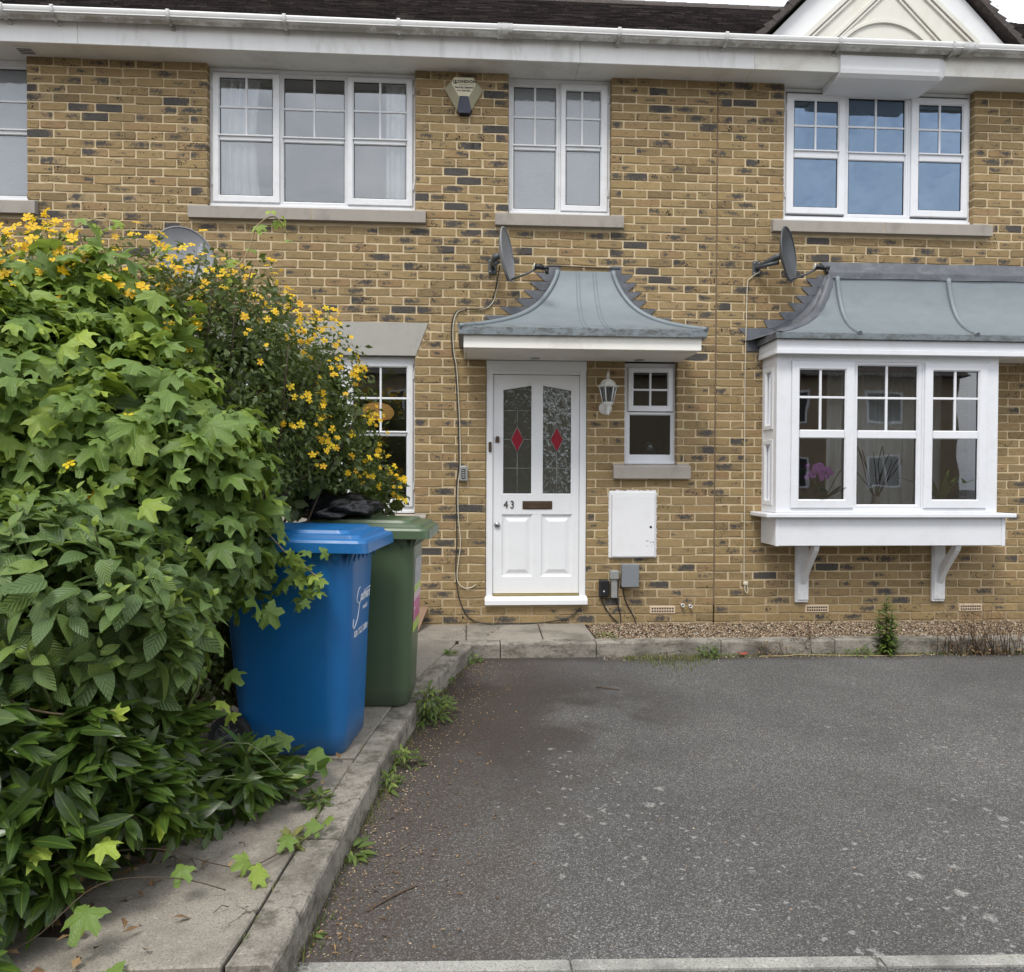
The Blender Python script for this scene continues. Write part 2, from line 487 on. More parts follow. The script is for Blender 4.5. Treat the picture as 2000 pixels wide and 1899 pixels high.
MT['room'] = simple('room_wall_paint', (0.62, 0.60, 0.57), 0.9, var=0.05)
MT['room_dark'] = simple('dark_hall_paint', (0.075, 0.07, 0.062), 0.9, var=0.1)
MT['paper'] = simple('crumpled_white_paper', (0.78, 0.79, 0.8), 0.7)
MT['orchid'] = simple('orchid_petal', (0.55, 0.16, 0.62), 0.55, var=0.2, nscale=30)
MT['pot'] = simple('plant_pot', (0.34, 0.33, 0.32), 0.5)
MT['dark_leaf'] = simple('dark_house_plant_leaf', (0.03, 0.055, 0.022), 0.4, var=0.3, nscale=20)
MT['lime_leaf'] = simple('lime_house_plant_leaf', (0.14, 0.20, 0.03), 0.45, var=0.3, nscale=20)
MT['twig'] = simple('brown_twig', (0.085, 0.055, 0.035), 0.85, var=0.3, nscale=40)
MT['dry_twig'] = simple('straw_twig', (0.30, 0.23, 0.13), 0.85, var=0.25, nscale=40)
MT['tyre'] = simple('black_rubber_tyre', (0.012, 0.012, 0.012), 0.8, var=0.2)
MT['rim'] = simple('grey_wheel_rim', (0.075, 0.077, 0.08), 0.55, var=0.15)
MT['tile'] = simple('dark_brown_roof_tile', (0.060, 0.047, 0.043), 0.85, var=0.45, nscale=11, dirt=(0.16, 0.15, 0.125), dscale=26, damt=0.6, bumps=0.5, bscale=90)
def mat_tile():
    m, t, b = newmat('lapped_roof_tile')
    at = nd(t, 'ShaderNodeAttribute', None, attribute_name='tone')
    k = sep(t, at.outputs['Vector'])[0]
    p = pos(t)
    c = ramp(t, k, [(0, (0.022, 0.017, 0.017)), (0.5, (0.052, 0.040, 0.038)), (0.85, (0.085, 0.066, 0.060)), (1.0, (0.12, 0.10, 0.09))])
    n = noise(t, p, 30, 6, 0.75)
    c = mixc(t, mth(t, 'MULTIPLY', sstep(t, n, 0.60, 0.70), 0.75), c, (0.30, 0.29, 0.25))
    setb(t, b, color=c, rough=0.9, normal=bump(t, noise(t, p, 90, 4), 0.5, 0.01))
    return m
MT['tile_lap'] = mat_tile()
MT['red_litter'] = simple('red_wrapper', (0.34, 0.05, 0.03), 0.5)

def mat_zinc():
    m, t, b = newmat('weathered_zinc')
    p = pos(t)
    n = noise(t, mapv(t, p, (1.5, 1, 3.5)), 3.5, 6, 0.6, 0.3)
    c = mixc(t, n, (0.160, 0.190, 0.205), (0.235, 0.268, 0.285))
    st = noise(t, mapv(t, p, (16, 16, 0.8)), 1.0, 5, 0.65)
    c = mixc(t, mth(t, 'MULTIPLY', sstep(t, st, 0.5, 0.8), 0.35), c, (0.17, 0.20, 0.21))
    z = sep(t, p)[2]
    edge = mth(t, 'MULTIPLY', sstep(t, z, 2.635, 2.53), sstep(t, noise(t, mapv(t, p, (1, 1, 2)), 11, 7, 0.75), 0.44, 0.62))
    c = mixc(t, mth(t, 'MULTIPLY', edge, 0.8), c, (0.085, 0.085, 0.075))
    spk = mth(t, 'MULTIPLY', sstep(t, z, 2.66, 2.56), sstep(t, noise(t, p, 70, 4, 0.7), 0.56, 0.64))
    c = mixc(t, mth(t, 'MULTIPLY', spk, 0.5), c, (0.03, 0.03, 0.028))
    setb(t, b, color=c, metal=0.15, rough=0.52, spec=0.4, normal=bump(t, noise(t, mapv(t, p, (1, 1, 0.5)), 5, 4), 0.12, 0.03))
    return m
MT['zinc'] = mat_zinc()
MT['lead'] = simple('dull_lead_sheet', (0.115, 0.122, 0.138), 0.55, metal=0.2, var=0.45, nscale=11, dirt=(0.24, 0.245, 0.25), dscale=7, damt=0.6, bumps=0.35, bscale=25)

def mat_glass(name, tint, base, refl, rough=0.012, wob=0.015, wscale=2.2):
    m, t, b = newmat(name)
    t.nodes.remove(b)
    p = pos(t)
    nrm = bump(t, noise(t, p, wscale, 2, 0.4), wob, 0.1)
    g = nd(t, 'ShaderNodeBsdfGlossy', {'Color': tint, 'Roughness': rough, 'Normal': nrm})
    tr = nd(t, 'ShaderNodeBsdfTransparent', {'Color': base})
    fr = nd(t, 'ShaderNodeFresnel', {'IOR': 1.5})
    fac = mth(t, 'ADD', mth(t, 'MULTIPLY', fr.outputs[0], 1.6), refl, clamp=True)
    mx = nd(t, 'ShaderNodeMixShader', {0: fac, 1: tr.outputs[0], 2: g.outputs[0]})
    t.links.new(mx.outputs[0], t.nodes['Material Output'].inputs['Surface'])
    return m
MT['glass'] = mat_glass('window_glass', (0.95, 0.97, 1.0), (0.85, 0.88, 0.88), 0.15)
MT['glass_blue'] = mat_glass('blue_tinted_window_glass', (0.54, 0.72, 0.95), (0.34, 0.42, 0.50), 0.25, wscale=3.5, wob=0.03)
MT['glass_low'] = mat_glass('ground_floor_glass', (0.95, 0.97, 1.0), (0.86, 0.88, 0.88), 0.085)
MT['glass_dark'] = mat_glass('hall_window_glass', (0.9, 0.95, 1.0), (0.45, 0.46, 0.46), 0.03)
def mat_obscure():
    m, t, b = newmat('obscured_bathroom_glass')
    p = pos(t)
    n = noise(t, p, 55, 4, 0.6)
    n2 = noise(t, p, 3, 5, 0.6)
    c = mixc(t, n2, (0.10, 0.112, 0.125), (0.185, 0.20, 0.215))
    setb(t, b, color=c, rough=0.3, spec=0.4, normal=bump(t, n, 0.4, 0.01))
    g = nd(t, 'ShaderNodeBsdfGlossy', {'Color': (0.95, 0.97, 1, 1), 'Roughness': 0.05, 'Normal': bump(t, noise(t, p, 24, 3), 0.06, 0.01)})
    mx = nd(t, 'ShaderNodeMixShader', {0: 0.13, 1: b.outputs[0], 2: g.outputs[0]})
    t.links.new(mx.outputs[0], t.nodes['Material Output'].inputs['Surface'])
    return m
MT['glass_obscure'] = mat_obscure()
def mat_door_glass(name, rippled):
    m, t, b = newmat(name)
    t.nodes.remove(b)
    p = pos(t)
    n = noise(t, mapv(t, p, (1, 1, 0.45)), 26 if rippled else 40, 3, 0.55, 1.2)
    nrm = bump(t, n, 0.6 if rippled else 0.30, 0.02 if rippled else 0.012)
    g = nd(t, 'ShaderNodeBsdfGlossy', {'Color': (0.9, 0.95, 0.92), 'Roughness': 0.06, 'Normal': nrm})
    d = nd(t, 'ShaderNodeBsdfDiffuse', {'Color': mixc(t, n, (0.016, 0.017, 0.016), (0.045, 0.05, 0.042))})
    fr = nd(t, 'ShaderNodeFresnel', {'IOR': 1.55, 'Normal': nrm})
    mx = nd(t, 'ShaderNodeMixShader', {0: mth(t, 'ADD', mth(t, 'MULTIPLY', fr.outputs[0], 1.7), 0.09 if rippled else 0.05, clamp=True), 1: d.outputs[0], 2: g.outputs[0]})
    t.links.new(mx.outputs[0], t.nodes['Material Output'].inputs['Surface'])
    return m
MT['door_glass'] = mat_door_glass('textured_door_glass', False)
MT['door_glass_rip'] = mat_door_glass('rippled_door_glass', True)
MT['red_glass'] = simple('ruby_glass', (0.27, 0.012, 0.03), 0.2, var=0.25, nscale=30, bumps=0.3, bscale=60)

def mat_plastic(name, col, dcol):
    m, t, b = newmat(name)
    p = pos(t)
    n = noise(t, mapv(t, p, (3, 3, 0.6)), 3.0, 6, 0.6, 0.3)
    c = mixc(t, n, tuple(x*0.9 for x in col), tuple(x*1.12 for x in col))
    sc1 = noise(t, mapv(t, p, (5, 5, 30)), 5, 5, 0.7, 1.2)
    c = mixc(t, mth(t, 'MULTIPLY', sstep(t, sc1, 0.66, 0.74), 0.35), c, tuple(min(1, x*1.9+0.05) for x in col))
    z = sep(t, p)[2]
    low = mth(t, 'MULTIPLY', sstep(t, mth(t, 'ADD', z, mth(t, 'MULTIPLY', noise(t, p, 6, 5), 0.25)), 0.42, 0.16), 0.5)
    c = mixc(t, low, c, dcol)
    n3 = noise(t, p, 2.6, 6, 0.65)
    c = mixc(t, mth(t, 'MULTIPLY', sstep(t, n3, 0.5, 0.78), 0.25), c, dcol)
    setb(t, b, color=c, rough=mth(t, 'ADD', mth(t, 'MULTIPLY', n, 0.2), 0.27), spec=0.5, normal=bump(t, noise(t, p, 220, 2), 0.08, 0.002))
    return m
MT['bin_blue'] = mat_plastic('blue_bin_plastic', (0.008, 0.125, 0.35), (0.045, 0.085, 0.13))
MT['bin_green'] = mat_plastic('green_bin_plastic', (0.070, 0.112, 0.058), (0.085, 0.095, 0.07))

def mat_asphalt():
    m, t, b = newmat('worn_asphalt')
    p = pos(t)
    s = sep(t, p)
    st = voro(t, p, 250, out='Color')
    g = sep(t, st)[0]
    c = ramp(t, g, [(0.0, 0.030), (0.35, 0.058), (0.7, 0.100), (0.88, 0.17), (1.0, 0.32)])
    n = noise(t, p, 0.9, 6, 0.6, 0.3)
    c = mixc(t, 1.0, c, ramp(t, n, [(0.3, (0.72, 0.70, 0.68)), (0.52, (1.10, 1.07, 1.03)), (0.72, (1.50, 1.46, 1.40))]), 'MULTIPLY')
    nf = noise(t, p, 420, 2)
    c = mixc(t, 0.3, c, mixc(t, nf, (0.026, 0.025, 0.024), (0.215, 0.207, 0.194)))
    # damp-dark oil patches left of the bay
    n2 = noise(t, mapv(t, p, (1, 1, 1), (4.2, 1.3, 0)), 1.5, 5, 0.55)
    near = sstep(t, nd(t, 'ShaderNodeVectorMath', {0: p, 1: (0.12, -1.9, -0.04)}, operation='DISTANCE').outputs['Value'], 1.55, 0.5)
    oil = mth(t, 'MULTIPLY', near, sstep(t, n2, 0.36, 0.52))
    c = mixc(t, mth(t, 'MULTIPLY', oil, 0.72), c, (0.038, 0.031, 0.027))
    # brown leaf mould along the left kerb
    edge = mth(t, 'SUBTRACT', s[0], mth(t, 'ADD', mth(t, 'MULTIPLY', s[1], 0.14), 0.14))
    nb = noise(t, p, 3.6, 7, 0.7)
    dirt = sstep(t, mth(t, 'ADD', edge, mth(t, 'MULTIPLY', nb, -1.5)), 0.25, -0.75)
    fine = sstep(t, noise(t, p, 90, 4, 0.7), 0.33, 0.58)
    c = mixc(t, mth(t, 'MULTIPLY', mth(t, 'MULTIPLY', dirt, fine), 0.82), c, mixc(t, noise(t, p, 40), (0.034, 0.024, 0.019), (0.095, 0.070, 0.053)))
    # dirt along the back kerb
    back = mth(t, 'MULTIPLY', sstep(t, mth(t, 'ADD', s[1], mth(t, 'MULTIPLY', nb, 0.3)), -0.80, -0.60), 0.7)
    c = mixc(t, back, c, (0.045, 0.036, 0.03))
    # pale lichen spots
    wob = nd(t, 'ShaderNodeVectorMath', {0: p, 1: nd(t, 'ShaderNodeVectorMath', {0: noise(t, p, 32, 3, out='Color'), 'Scale': 0.055}, operation='SCALE').outputs[0]}, operation='ADD').outputs[0]
    v = nd(t, 'ShaderNodeTexVoronoi', {'Vector': wob, 'Scale': 11.0, 'Randomness': 1.0}, feature='F1')
    r = sep(t, v.outputs['Color'])
    dens = mth(t, 'ADD', mth(t, 'MULTIPLY', sstep(t, noise(t, mapv(t, p, (1, 1, 1), (9, 2, 0)), 0.9, 4), 0.38, 0.62), 0.75), 0.25)
    dens = mth(t, 'MULTIPLY', dens, sstep(t, s[1], -0.7, -2.9))
    dens = mth(t, 'MULTIPLY', dens, sstep(t, edge, 0.15, 0.8))
    rad = mth(t, 'MULTIPLY', sstep(t, r[0], 0.45, 1.0), mth(t, 'MULTIPLY', dens, 0.27))
    blot = sstep(t, mth(t, 'SUBTRACT', rad, v.outputs['Distance']), -0.05, 0.12)
    blot = mth(t, 'MULTIPLY', blot, sstep(t, noise(t, p, 110, 4, 0.75), 0.36, 0.66))
    c = mixc(t, mth(t, 'MULTIPLY', blot, 0.85), c, (0.42, 0.415, 0.39))
    v2 = nd(t, 'ShaderNodeTexVoronoi', {'Vector': wob, 'Scale': 36, 'Randomness': 1.0}, feature='F1')
    r2 = sep(t, v2.outputs['Color'])
    b2 = sstep(t, mth(t, 'SUBTRACT', mth(t, 'MULTIPLY', sstep(t, r2[1], 0.66, 1.0), mth(t, 'ADD', mth(t, 'MULTIPLY', dens, 0.34), 0.07)), v2.outputs['Distance']), -0.03, 0.07)
    c = mixc(t, mth(t, 'MULTIPLY', b2, 0.6), c, (0.34, 0.335, 0.315))
    h = mth(t, 'ADD', voro(t, p, 210), mth(t, 'MULTIPLY', noise(t, p, 60, 4), 0.5))
    setb(t, b, color=c, rough=0.9, spec=0.25, normal=bump(t, h, 0.6, 0.006))
    return m
MT['asphalt'] = mat_asphalt()
def mat_concrete(name, a, bcol, moss=0.0):
    m, t, b = newmat(name)
    p = pos(t)
    n = noise(t, p, 5, 8, 0.7, 0.3)
    c = mixc(t, n, a, bcol)
    g = noise(t, p, 150, 3, 0.7)
    c = mixc(t, mth(t, 'MULTIPLY', sstep(t, g, 0.48, 0.66), 0.6), c, tuple(x*0.42 for x in a))
    c = mixc(t, mth(t, 'MULTIPLY', sstep(t, noise(t, p, 95, 3), 0.58, 0.72), 0.35), c, tuple(min(1, x*1.55) for x in bcol))
    n2 = noise(t, mapv(t, p, (1, 1, 1), (7, 3, 1)), 2.1, 7, 0.7)
    c = mixc(t, mth(t, 'MULTIPLY', sstep(t, n2, 0.44, 0.66), 0.7), c, tuple(x*0.46 for x in a))
    wv_ = nd(t, 'ShaderNodeVectorMath', {0: p, 1: nd(t, 'ShaderNodeVectorMath', {0: noise(t, p, 4, 5, 0.7, out='Color'), 'Scale': 0.35}, operation='SCALE').outputs[0]}, operation='ADD').outputs[0]
    cr = nd(t, 'ShaderNodeTexVoronoi', {'Vector': wv_, 'Scale': 1.15}, feature='DISTANCE_TO_EDGE')
    crack = mth(t, 'MULTIPLY', sstep(t, cr.outputs['Distance'], 0.009, 0.002), sstep(t, noise(t, p, 1.6, 3), 0.48, 0.60))
    c = mixc(t, mth(t, 'MULTIPLY', crack, 0.8), c, (0.035, 0.03, 0.022))
    if moss:
        n3 = noise(t, mapv(t, p, (1, 1, 2)), 9, 7, 0.75)
        c = mixc(t, mth(t, 'MULTIPLY', sstep(t, n3, 0.46, 0.62), moss), c, (0.062, 0.058, 0.040))
    setb(t, b, color=c, rough=0.93, spec=0.2, normal=bump(t, mth(t, 'ADD', g, n), 0.45, 0.005))
    return m
MT['concrete'] = mat_concrete('pale_concrete', (0.225, 0.200, 0.165), (0.36, 0.328, 0.278))
MT['kerb'] = mat_concrete('mossy_kerb_concrete', (0.22, 0.20, 0.168), (0.38, 0.348, 0.298), 0.66)
MT['edging'] = mat_concrete('pale_edging_concrete', (0.25, 0.245, 0.22), (0.42, 0.41, 0.37))
MT['soil'] = mat_concrete('dark_garden_soil', (0.03, 0.02, 0.014), (0.06, 0.042, 0.03))
def mat_gravel():
    m, t, b = newmat('pea_gravel')
    a = nd(t, 'ShaderNodeAttribute', None, attribute_name='tone')
    s = sep(t, a.outputs['Vector'])
    c = ramp(t, s[0], [(0, (0.07, 0.05, 0.035)), (0.3, (0.22, 0.155, 0.09)), (0.55, (0.34, 0.25, 0.15)), (0.75, (0.26, 0.165, 0.11)), (0.9, (0.46, 0.38, 0.27)), (1, (0.62, 0.57, 0.48))])
    setb(t, b, color=c, rough=0.7)
    return m
MT['gravel'] = mat_gravel()

def mat_leaf(name, dark, mid, young, rough=0.45, veins=True, trans=0.35):
    m, t, b = newmat(name)
    a = nd(t, 'ShaderNodeAttribute', None, attribute_name='tone')
    s = sep(t, a.outputs['Vector'])
    p = pos(t)
    n = noise(t, p, 12, 4, 0.6)
    k = mth(t, 'ADD', s[0], mth(t, 'MULTIPLY', mth(t, 'SUBTRACT', n, 0.5), 0.25), clamp=True)
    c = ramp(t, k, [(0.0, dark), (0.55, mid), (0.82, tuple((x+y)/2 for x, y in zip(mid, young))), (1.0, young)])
    uv = nd(t, 'ShaderNodeUVMap', None, uv_map='uv').outputs[0]
    u = sep(t, uv)
    nrm = None
    if veins == 'palm':
        ang = mth(t, 'ARCTAN2', mth(t, 'SUBTRACT', u[0], 0.5), mth(t, 'SUBTRACT', u[1], 0.42))
        w = mth(t, 'COSINE', mth(t, 'MULTIPLY', ang, 6.2))
        rad = mth(t, 'SQRT', mth(t, 'ADD', mth(t, 'POWER', mth(t, 'SUBTRACT', u[0], 0.5), 2.0), mth(t, 'POWER', mth(t, 'SUBTRACT', u[1], 0.42), 2.0)))
        rib = sstep(t, w, 0.93, 1.0)
        side = sstep(t, mth(t, 'SINE', mth(t, 'ADD', mth(t, 'MULTIPLY', rad, 60), mth(t, 'MULTIPLY', w, -4.0))), 0.6, 1.0)
        c = mixc(t, mth(t, 'MULTIPLY', mth(t, 'MAXIMUM', rib, mth(t, 'MULTIPLY', side, 0.3)), 0.4), c, tuple(min(1, x*1.5+0.02) for x in mid))
        nrm = bump(t, mth(t, 'SUBTRACT', mth(t, 'MULTIPLY', noise(t, p, 70, 3), 0.8), mth(t, 'ADD', rib, mth(t, 'MULTIPLY', side, 0.4))), 0.5, 0.006)
    elif veins:
        du = mth(t, 'ABSOLUTE', mth(t, 'SUBTRACT', u[0], 0.5))
        midrib = sstep(t, du, 0.035, 0.0)
        w = mth(t, 'SINE', mth(t, 'MULTIPLY', mth(t, 'SUBTRACT', u[1], mth(t, 'MULTIPLY', du, 0.75)), 46))
        vein = sstep(t, w, 0.55, 1.0)
        c = mixc(t, mth(t, 'MULTIPLY', mth(t, 'MAXIMUM', mth(t, 'MULTIPLY', vein, 0.5), midrib), 0.45), c, tuple(min(1, x*1.6+0.02) for x in mid))
        nrm = bump(t, mth(t, 'SUBTRACT', mth(t, 'MULTIPLY', w, -0.4), midrib), 0.42, 0.006)
    else:
        du = mth(t, 'ABSOLUTE', mth(t, 'SUBTRACT', u[0], 0.5))
        midrib = sstep(t, du, 0.05, 0.0)
        c = mixc(t, mth(t, 'MULTIPLY', midrib, 0.4), c, young)
        nrm = bump(t, noise(t, p, 60, 3), 0.3, 0.004)
    setb(t, b, color=c, rough=rough, spec=0.45, normal=nrm)
    tl = nd(t, 'ShaderNodeBsdfTranslucent', {'Color': mixc(t, 0.5, c, young)})
    mx = nd(t, 'ShaderNodeMixShader', {0: trans, 1: b.outputs[0], 2: tl.outputs[0]})
    t.links.new(mx.outputs[0], t.nodes['Material Output'].inputs['Surface'])
    return m
MT['leaf_hop'] = mat_leaf('lobed_vine_leaf', (0.046, 0.088, 0.028), (0.150, 0.240, 0.046), (0.40, 0.50, 0.068), 0.48, veins='palm', trans=0.30)
MT['leaf_ribbed'] = mat_leaf('ribbed_shrub_leaf', (0.060, 0.105, 0.036), (0.120, 0.190, 0.056), (0.32, 0.43, 0.06), 0.42, trans=0.30)
MT['leaf_laurel'] = mat_leaf('glossy_laurel_leaf', (0.022, 0.046, 0.011), (0.052, 0.098, 0.017), (0.24, 0.32, 0.040), 0.30, veins=False, trans=0.25)
MT['leaf_small'] = mat_leaf('small_shrub_leaf', (0.042, 0.068, 0.018), (0.090, 0.132, 0.032), (0.21, 0.26, 0.05), 0.45, veins=False)
MT['leaf_weed'] = mat_leaf('weed_leaf', (0.045, 0.075, 0.02), (0.105, 0.160, 0.035), (0.25, 0.32, 0.06), 0.5, veins=False)
MT['leaf_dry'] = mat_leaf('dry_leaf', (0.09, 0.045, 0.02), (0.20, 0.12, 0.055), (0.42, 0.30, 0.15), 0.8, veins=False, trans=0.1)
MT['leaf_grass'] = mat_leaf('grass_blade', (0.05, 0.075, 0.018), (0.12, 0.16, 0.035), (0.30, 0.28, 0.09), 0.6, veins=False)
def mat_petal():
    m, t, b = newmat('yellow_petal')
    a = nd(t, 'ShaderNodeAttribute', None, attribute_name='tone')
    s = sep(t, a.outputs['Vector'])
    c = ramp(t, s[0], [(0, (0.66, 0.32, 0.008)), (0.4, (0.82, 0.52, 0.008)), (1, (0.87, 0.65, 0.018))])
    setb(t, b, color=c, rough=0.6)
    tl = nd(t, 'ShaderNodeBsdfTranslucent', {'Color': (0.88, 0.60, 0.02, 1)})
    mx = nd(t, 'ShaderNodeMixShader', {0: 0.35, 1: b.outputs[0], 2: tl.outputs[0]})
    t.links.new(mx.outputs[0], t.nodes['Material Output'].inputs['Surface'])
    return m
MT['petal'] = mat_petal()
MT['stem_green'] = simple('green_stem', (0.11, 0.14, 0.045), 0.6, var=0.25, nscale=20)
MT['stem_brown'] = simple('brown_stem', (0.07, 0.05, 0.03), 0.8, var=0.3, nscale=30)
def mat_lamp():
    m, t, b = newmat('woven_lampshade')
    p = pos(t)
    w = mth(t, 'SINE', mth(t, 'MULTIPLY', sep(t, p)[2], 420))
    c = mixc(t, sstep(t, w, -0.3, 0.6), (0.42, 0.22, 0.06), (0.75, 0.45, 0.15))
    setb(t, b, color=c, rough=0.8, emit=(1.0, 0.52, 0.16), estr=0.16)
    return m
MT['lampshade'] = mat_lamp()
def mat_label(name, kind):
    m, t, b = newmat(name)
    uv = nd(t, 'ShaderNodeUVMap', None, uv_map='uv').outputs[0]
    u = sep(t, uv)
    n = noise(t, uv, 9, 3)
    c = ramp(t, u[1], [(0.0, (0.36, 0.52, 0.05)), (0.13, (0.36, 0.52, 0.05)), (0.14, (0.45, 0.06, 0.20)), (0.30, (0.50, 0.10, 0.25)), (0.42, (0.60, 0.42, 0.47)), (0.52, (0.66, 0.58, 0.60)),
                       (0.53, (0.36, 0.5, 0.08)), (0.62, (0.42, 0.55, 0.12)), (0.63, (0.3, 0.31, 0.33)), (0.8, (0.33, 0.34, 0.36)), (1.0, (0.26, 0.28, 0.28))], 'CONSTANT')
    c = mixc(t, mth(t, 'MULTIPLY', sstep(t, n, 0.5, 0.6), 0.35), c, (0.6, 0.55, 0.55))
    setb(t, b, color=c, rough=0.5)
    return m
MT['bin_sticker'] = mat_label('bin_sticker_print', 0)

# ------------------------------------------------------------------ attribute meshes (bricks, leaves, pebbles)
def mesh_attr(name, V, F, tone, uv, mats, smooth=False):
    me = bpy.data.meshes.new(name)
    me.from_pydata([tuple(p) for p in V], [], F)
    at = me.attributes.new('tone', 'FLOAT_VECTOR', 'POINT')
    at.data.foreach_set('vector', np.asarray(tone, dtype=np.float32).ravel())
    ul = me.uv_layers.new(name='uv')
    li = np.empty(len(me.loops), dtype=np.int32)
    me.loops.foreach_get('vertex_index', li)
    ul.data.foreach_set('uv', np.asarray(uv, dtype=np.float32)[li].ravel())
    for m in (mats if isinstance(mats, (list, tuple)) else [mats]):
        me.materials.append(m)
    if smooth:
        me.polygons.foreach_set('use_smooth', [True]*len(me.polygons))
    return me
class AB:
    """accumulates attribute geometry for one joined mesh"""
    def __init__(s): s.V = []; s.F = []; s.T = []; s.U = []; s.n = 0
    def add(s, V, F, tone, uv):
        s.V.append(V); s.T.append(np.tile(np.asarray(tone, float), (len(V), 1)) if np.ndim(tone) == 1 else tone); s.U.append(uv)
        s.F += [[i+s.n for i in f] for f in F]; s.n += len(V)
    def mesh(s, name, mats, off=(0, 0, 0), smooth=False):
        return mesh_attr(name, np.concatenate(s.V)-np.asarray(off), s.F, np.concatenate(s.T), np.concatenate(s.U), mats, smooth)
def link(name, me, parent=None, loc=(0, 0, 0)):
    o = bpy.data.objects.new(name, me)
    o.location = loc
    COL.objects.link(o)
    if parent is not None: o.parent = parent
    return o

# ------------------------------------------------------------------ ground, path, kerbs
GZ, PZ = -0.045, 0.075
mb = MB()
xs = [-60, -8, 12, 60]; ys = [-60, -12, 4, 60]
mb.add([(x, y, GZ) for y in ys for x in xs], [(r*4+c, r*4+c+1, (r+1)*4+c+1, (r+1)*4+c) for r in range(3) for c in range(3)])
tag(mb.build('ground', MT['asphalt'], base=(0, 0, GZ)), 'worn grey asphalt forecourt with pale lichen spots', None, kind='structure')

KO = [(-0.535, -4.42), (-0.515, -4.378), (-0.489, -3.994), (-0.43, -3.3), (-0.365, -2.7), (-0.295, -2.183), (-0.19, -1.6), (-0.075, -1.126), (-0.01, -0.9), (0.03, -0.72)]
def kerb_x(y):
    for (x0, y0), (x1, y1) in zip(KO, KO[1:]):
        if y0 <= y <= y1:
            return x0 + (x1-x0)*(y-y0)/(y1-y0)
    return KO[0][0] if y < KO[0][1] else KO[-1][0]
KW = 0.125
path = thing('garden_path', None, None, (-0.9, -2.3, GZ))
del_keys = [k for k in ('label', 'category') if k in path]
tag(path, 'concrete slab path running from the bins to the front step', None, kind='structure')
def slab(poly, z, name='slab', th=0.13, mat='concrete', parent=path, c=0.006, tilt=0.0):
    """flat slab with a chamfered top edge; poly counter-clockwise in plan"""
    n = len(poly)
    cx = sum(p[0] for p in poly)/n; cy = sum(p[1] for p in poly)/n
    ins = []
    for x, y in poly:
        d = Vector((cx-x, cy-y)); d.normalize()
        ins.append((x+d.x*c*1.4, y+d.y*c*1.4))
    v = [(x, y, z-th) for x, y in poly] + [(x, y, z-c+tilt*(y-cy)) for x, y in poly] + [(x, y, z+tilt*(y-cy)) for x, y in ins]
    f = [list(range(2*n, 3*n))] + [[i, (i+1) % n, n+(i+1) % n, n+i] for i in range(n)] + [[n+i, n+(i+1) % n, 2*n+(i+1) % n, 2*n+i] for i in range(n)]
    m = MB(); m.add(v, f)
    return m.build(name, MT[mat], parent)
def path_poly(y0, y1, x0=-1.75, gap=0.007, n=5):
    ysl = [y0 + (y1-y0)*i/n for i in range(n+1)]
    return [(x0, y0)] + [(kerb_x(y)-KW-gap, y) for y in ysl] + [(x0, y1)]
slab(path_poly(-4.40, -3.535, gap=0.009), PZ+0.006, tilt=0.003)
slab(path_poly(-3.515, -2.985), PZ-0.006)
slab(path_poly(-2.968, -1.72, n=8), PZ)
slab(path_poly(-1.705, -0.615, n=7), PZ)
slab([(-1.75, -0.60), (-0.024, -0.60), (-0.024, -0.004), (-1.75, -0.004)], PZ-0.004)
slab([(-0.018, -0.595), (0.589, -0.595), (0.604, -0.004), (-0.018, -0.004)], PZ)
slab([(0.598, -0.595), (1.015, -0.595), (1.015, -0.004), (0.612, -0.004)], PZ-0.002)
mb = MB(); mb.box(-1.76, 1.01, -0.61, 0.0, GZ-0.02, PZ-0.012); mb.box(-1.76, -0.63, -4.38, -0.61, GZ-0.02, PZ-0.015)
mb.prism([(-0.64, -4.38)] + [(kerb_x(y)-KW+0.01, y) for y in np.linspace(-4.38, -0.62, 12)] + [(-0.64, -0.62)], 'z', GZ-0.02, PZ-0.014)
mb.build('joint_bed', MT['soil'], path)

kerb = thing('kerb', None, None, (0.0, -0.72, GZ))
tag(kerb, 'low mossy concrete kerb around the asphalt forecourt', None, kind='structure')
def kerb_stone(pts_out, pts_in, z=PZ-0.003):
    n = len(pts_out)
    c = 0.014
    rows = []
    for (xo, yo), (xi, yi) in zip(pts_out, pts_in):
        d = Vector((xi-xo, yi-yo)).normalized()
        j = random.uniform(-0.0025, 0.0025)
        rows.append([(xo-d.x*0.006, yo-d.y*0.006, GZ-0.06), (xo+d.x*j, yo+d.y*j, z-c), (xo+d.x*c*0.35, yo+d.y*c*0.35, z-c*0.3), (xo+d.x*c, yo+d.y*c, z+j), (xi, yi, z+j*0.6), (xi, yi, GZ-0.06)])
    m = MB(); m.grid(rows, smooth=False)
    m.add(rows[0], [list(range(6))]); m.add(rows[-1], [list(range(6))[::-1]])
    m.build('kerb_stone', MT['kerb'], kerb)
cuts = [-4.40, -3.72, -3.03, -2.46, -1.62, -0.735]
for a, b2 in zip(cuts, cuts[1:]):
    yy = np.linspace(a+0.005, b2-0.005, 7)
    kerb_stone([(kerb_x(y), y) for y in yy], [(kerb_x(y)-KW, y) for y in yy])
xc = [0.032, 0.245, 1.0, 2.0, 2.93, 3.85, 4.77, 5.7, 6.6]
for i, (a, b2) in enumerate(zip(xc, xc[1:])):
    xx = np.linspace(a+0.004 if i else -0.08, b2-0.004, 8)
    kerb_stone([(x, -0.72) for x in xx], [(x, -0.60) for x in xx], PZ-0.004+random.uniform(-0.003, 0.003))
edging = thing('edging_strip', None, None, (2.0, -4.29, GZ))
tag(edging, 'flush pale concrete edging strip across the forecourt', None, kind='structure')
ex = [-0.62, 0.30, 1.22, 2.14, 3.06, 3.98]
ey = lambda x: -4.243-0.036*x
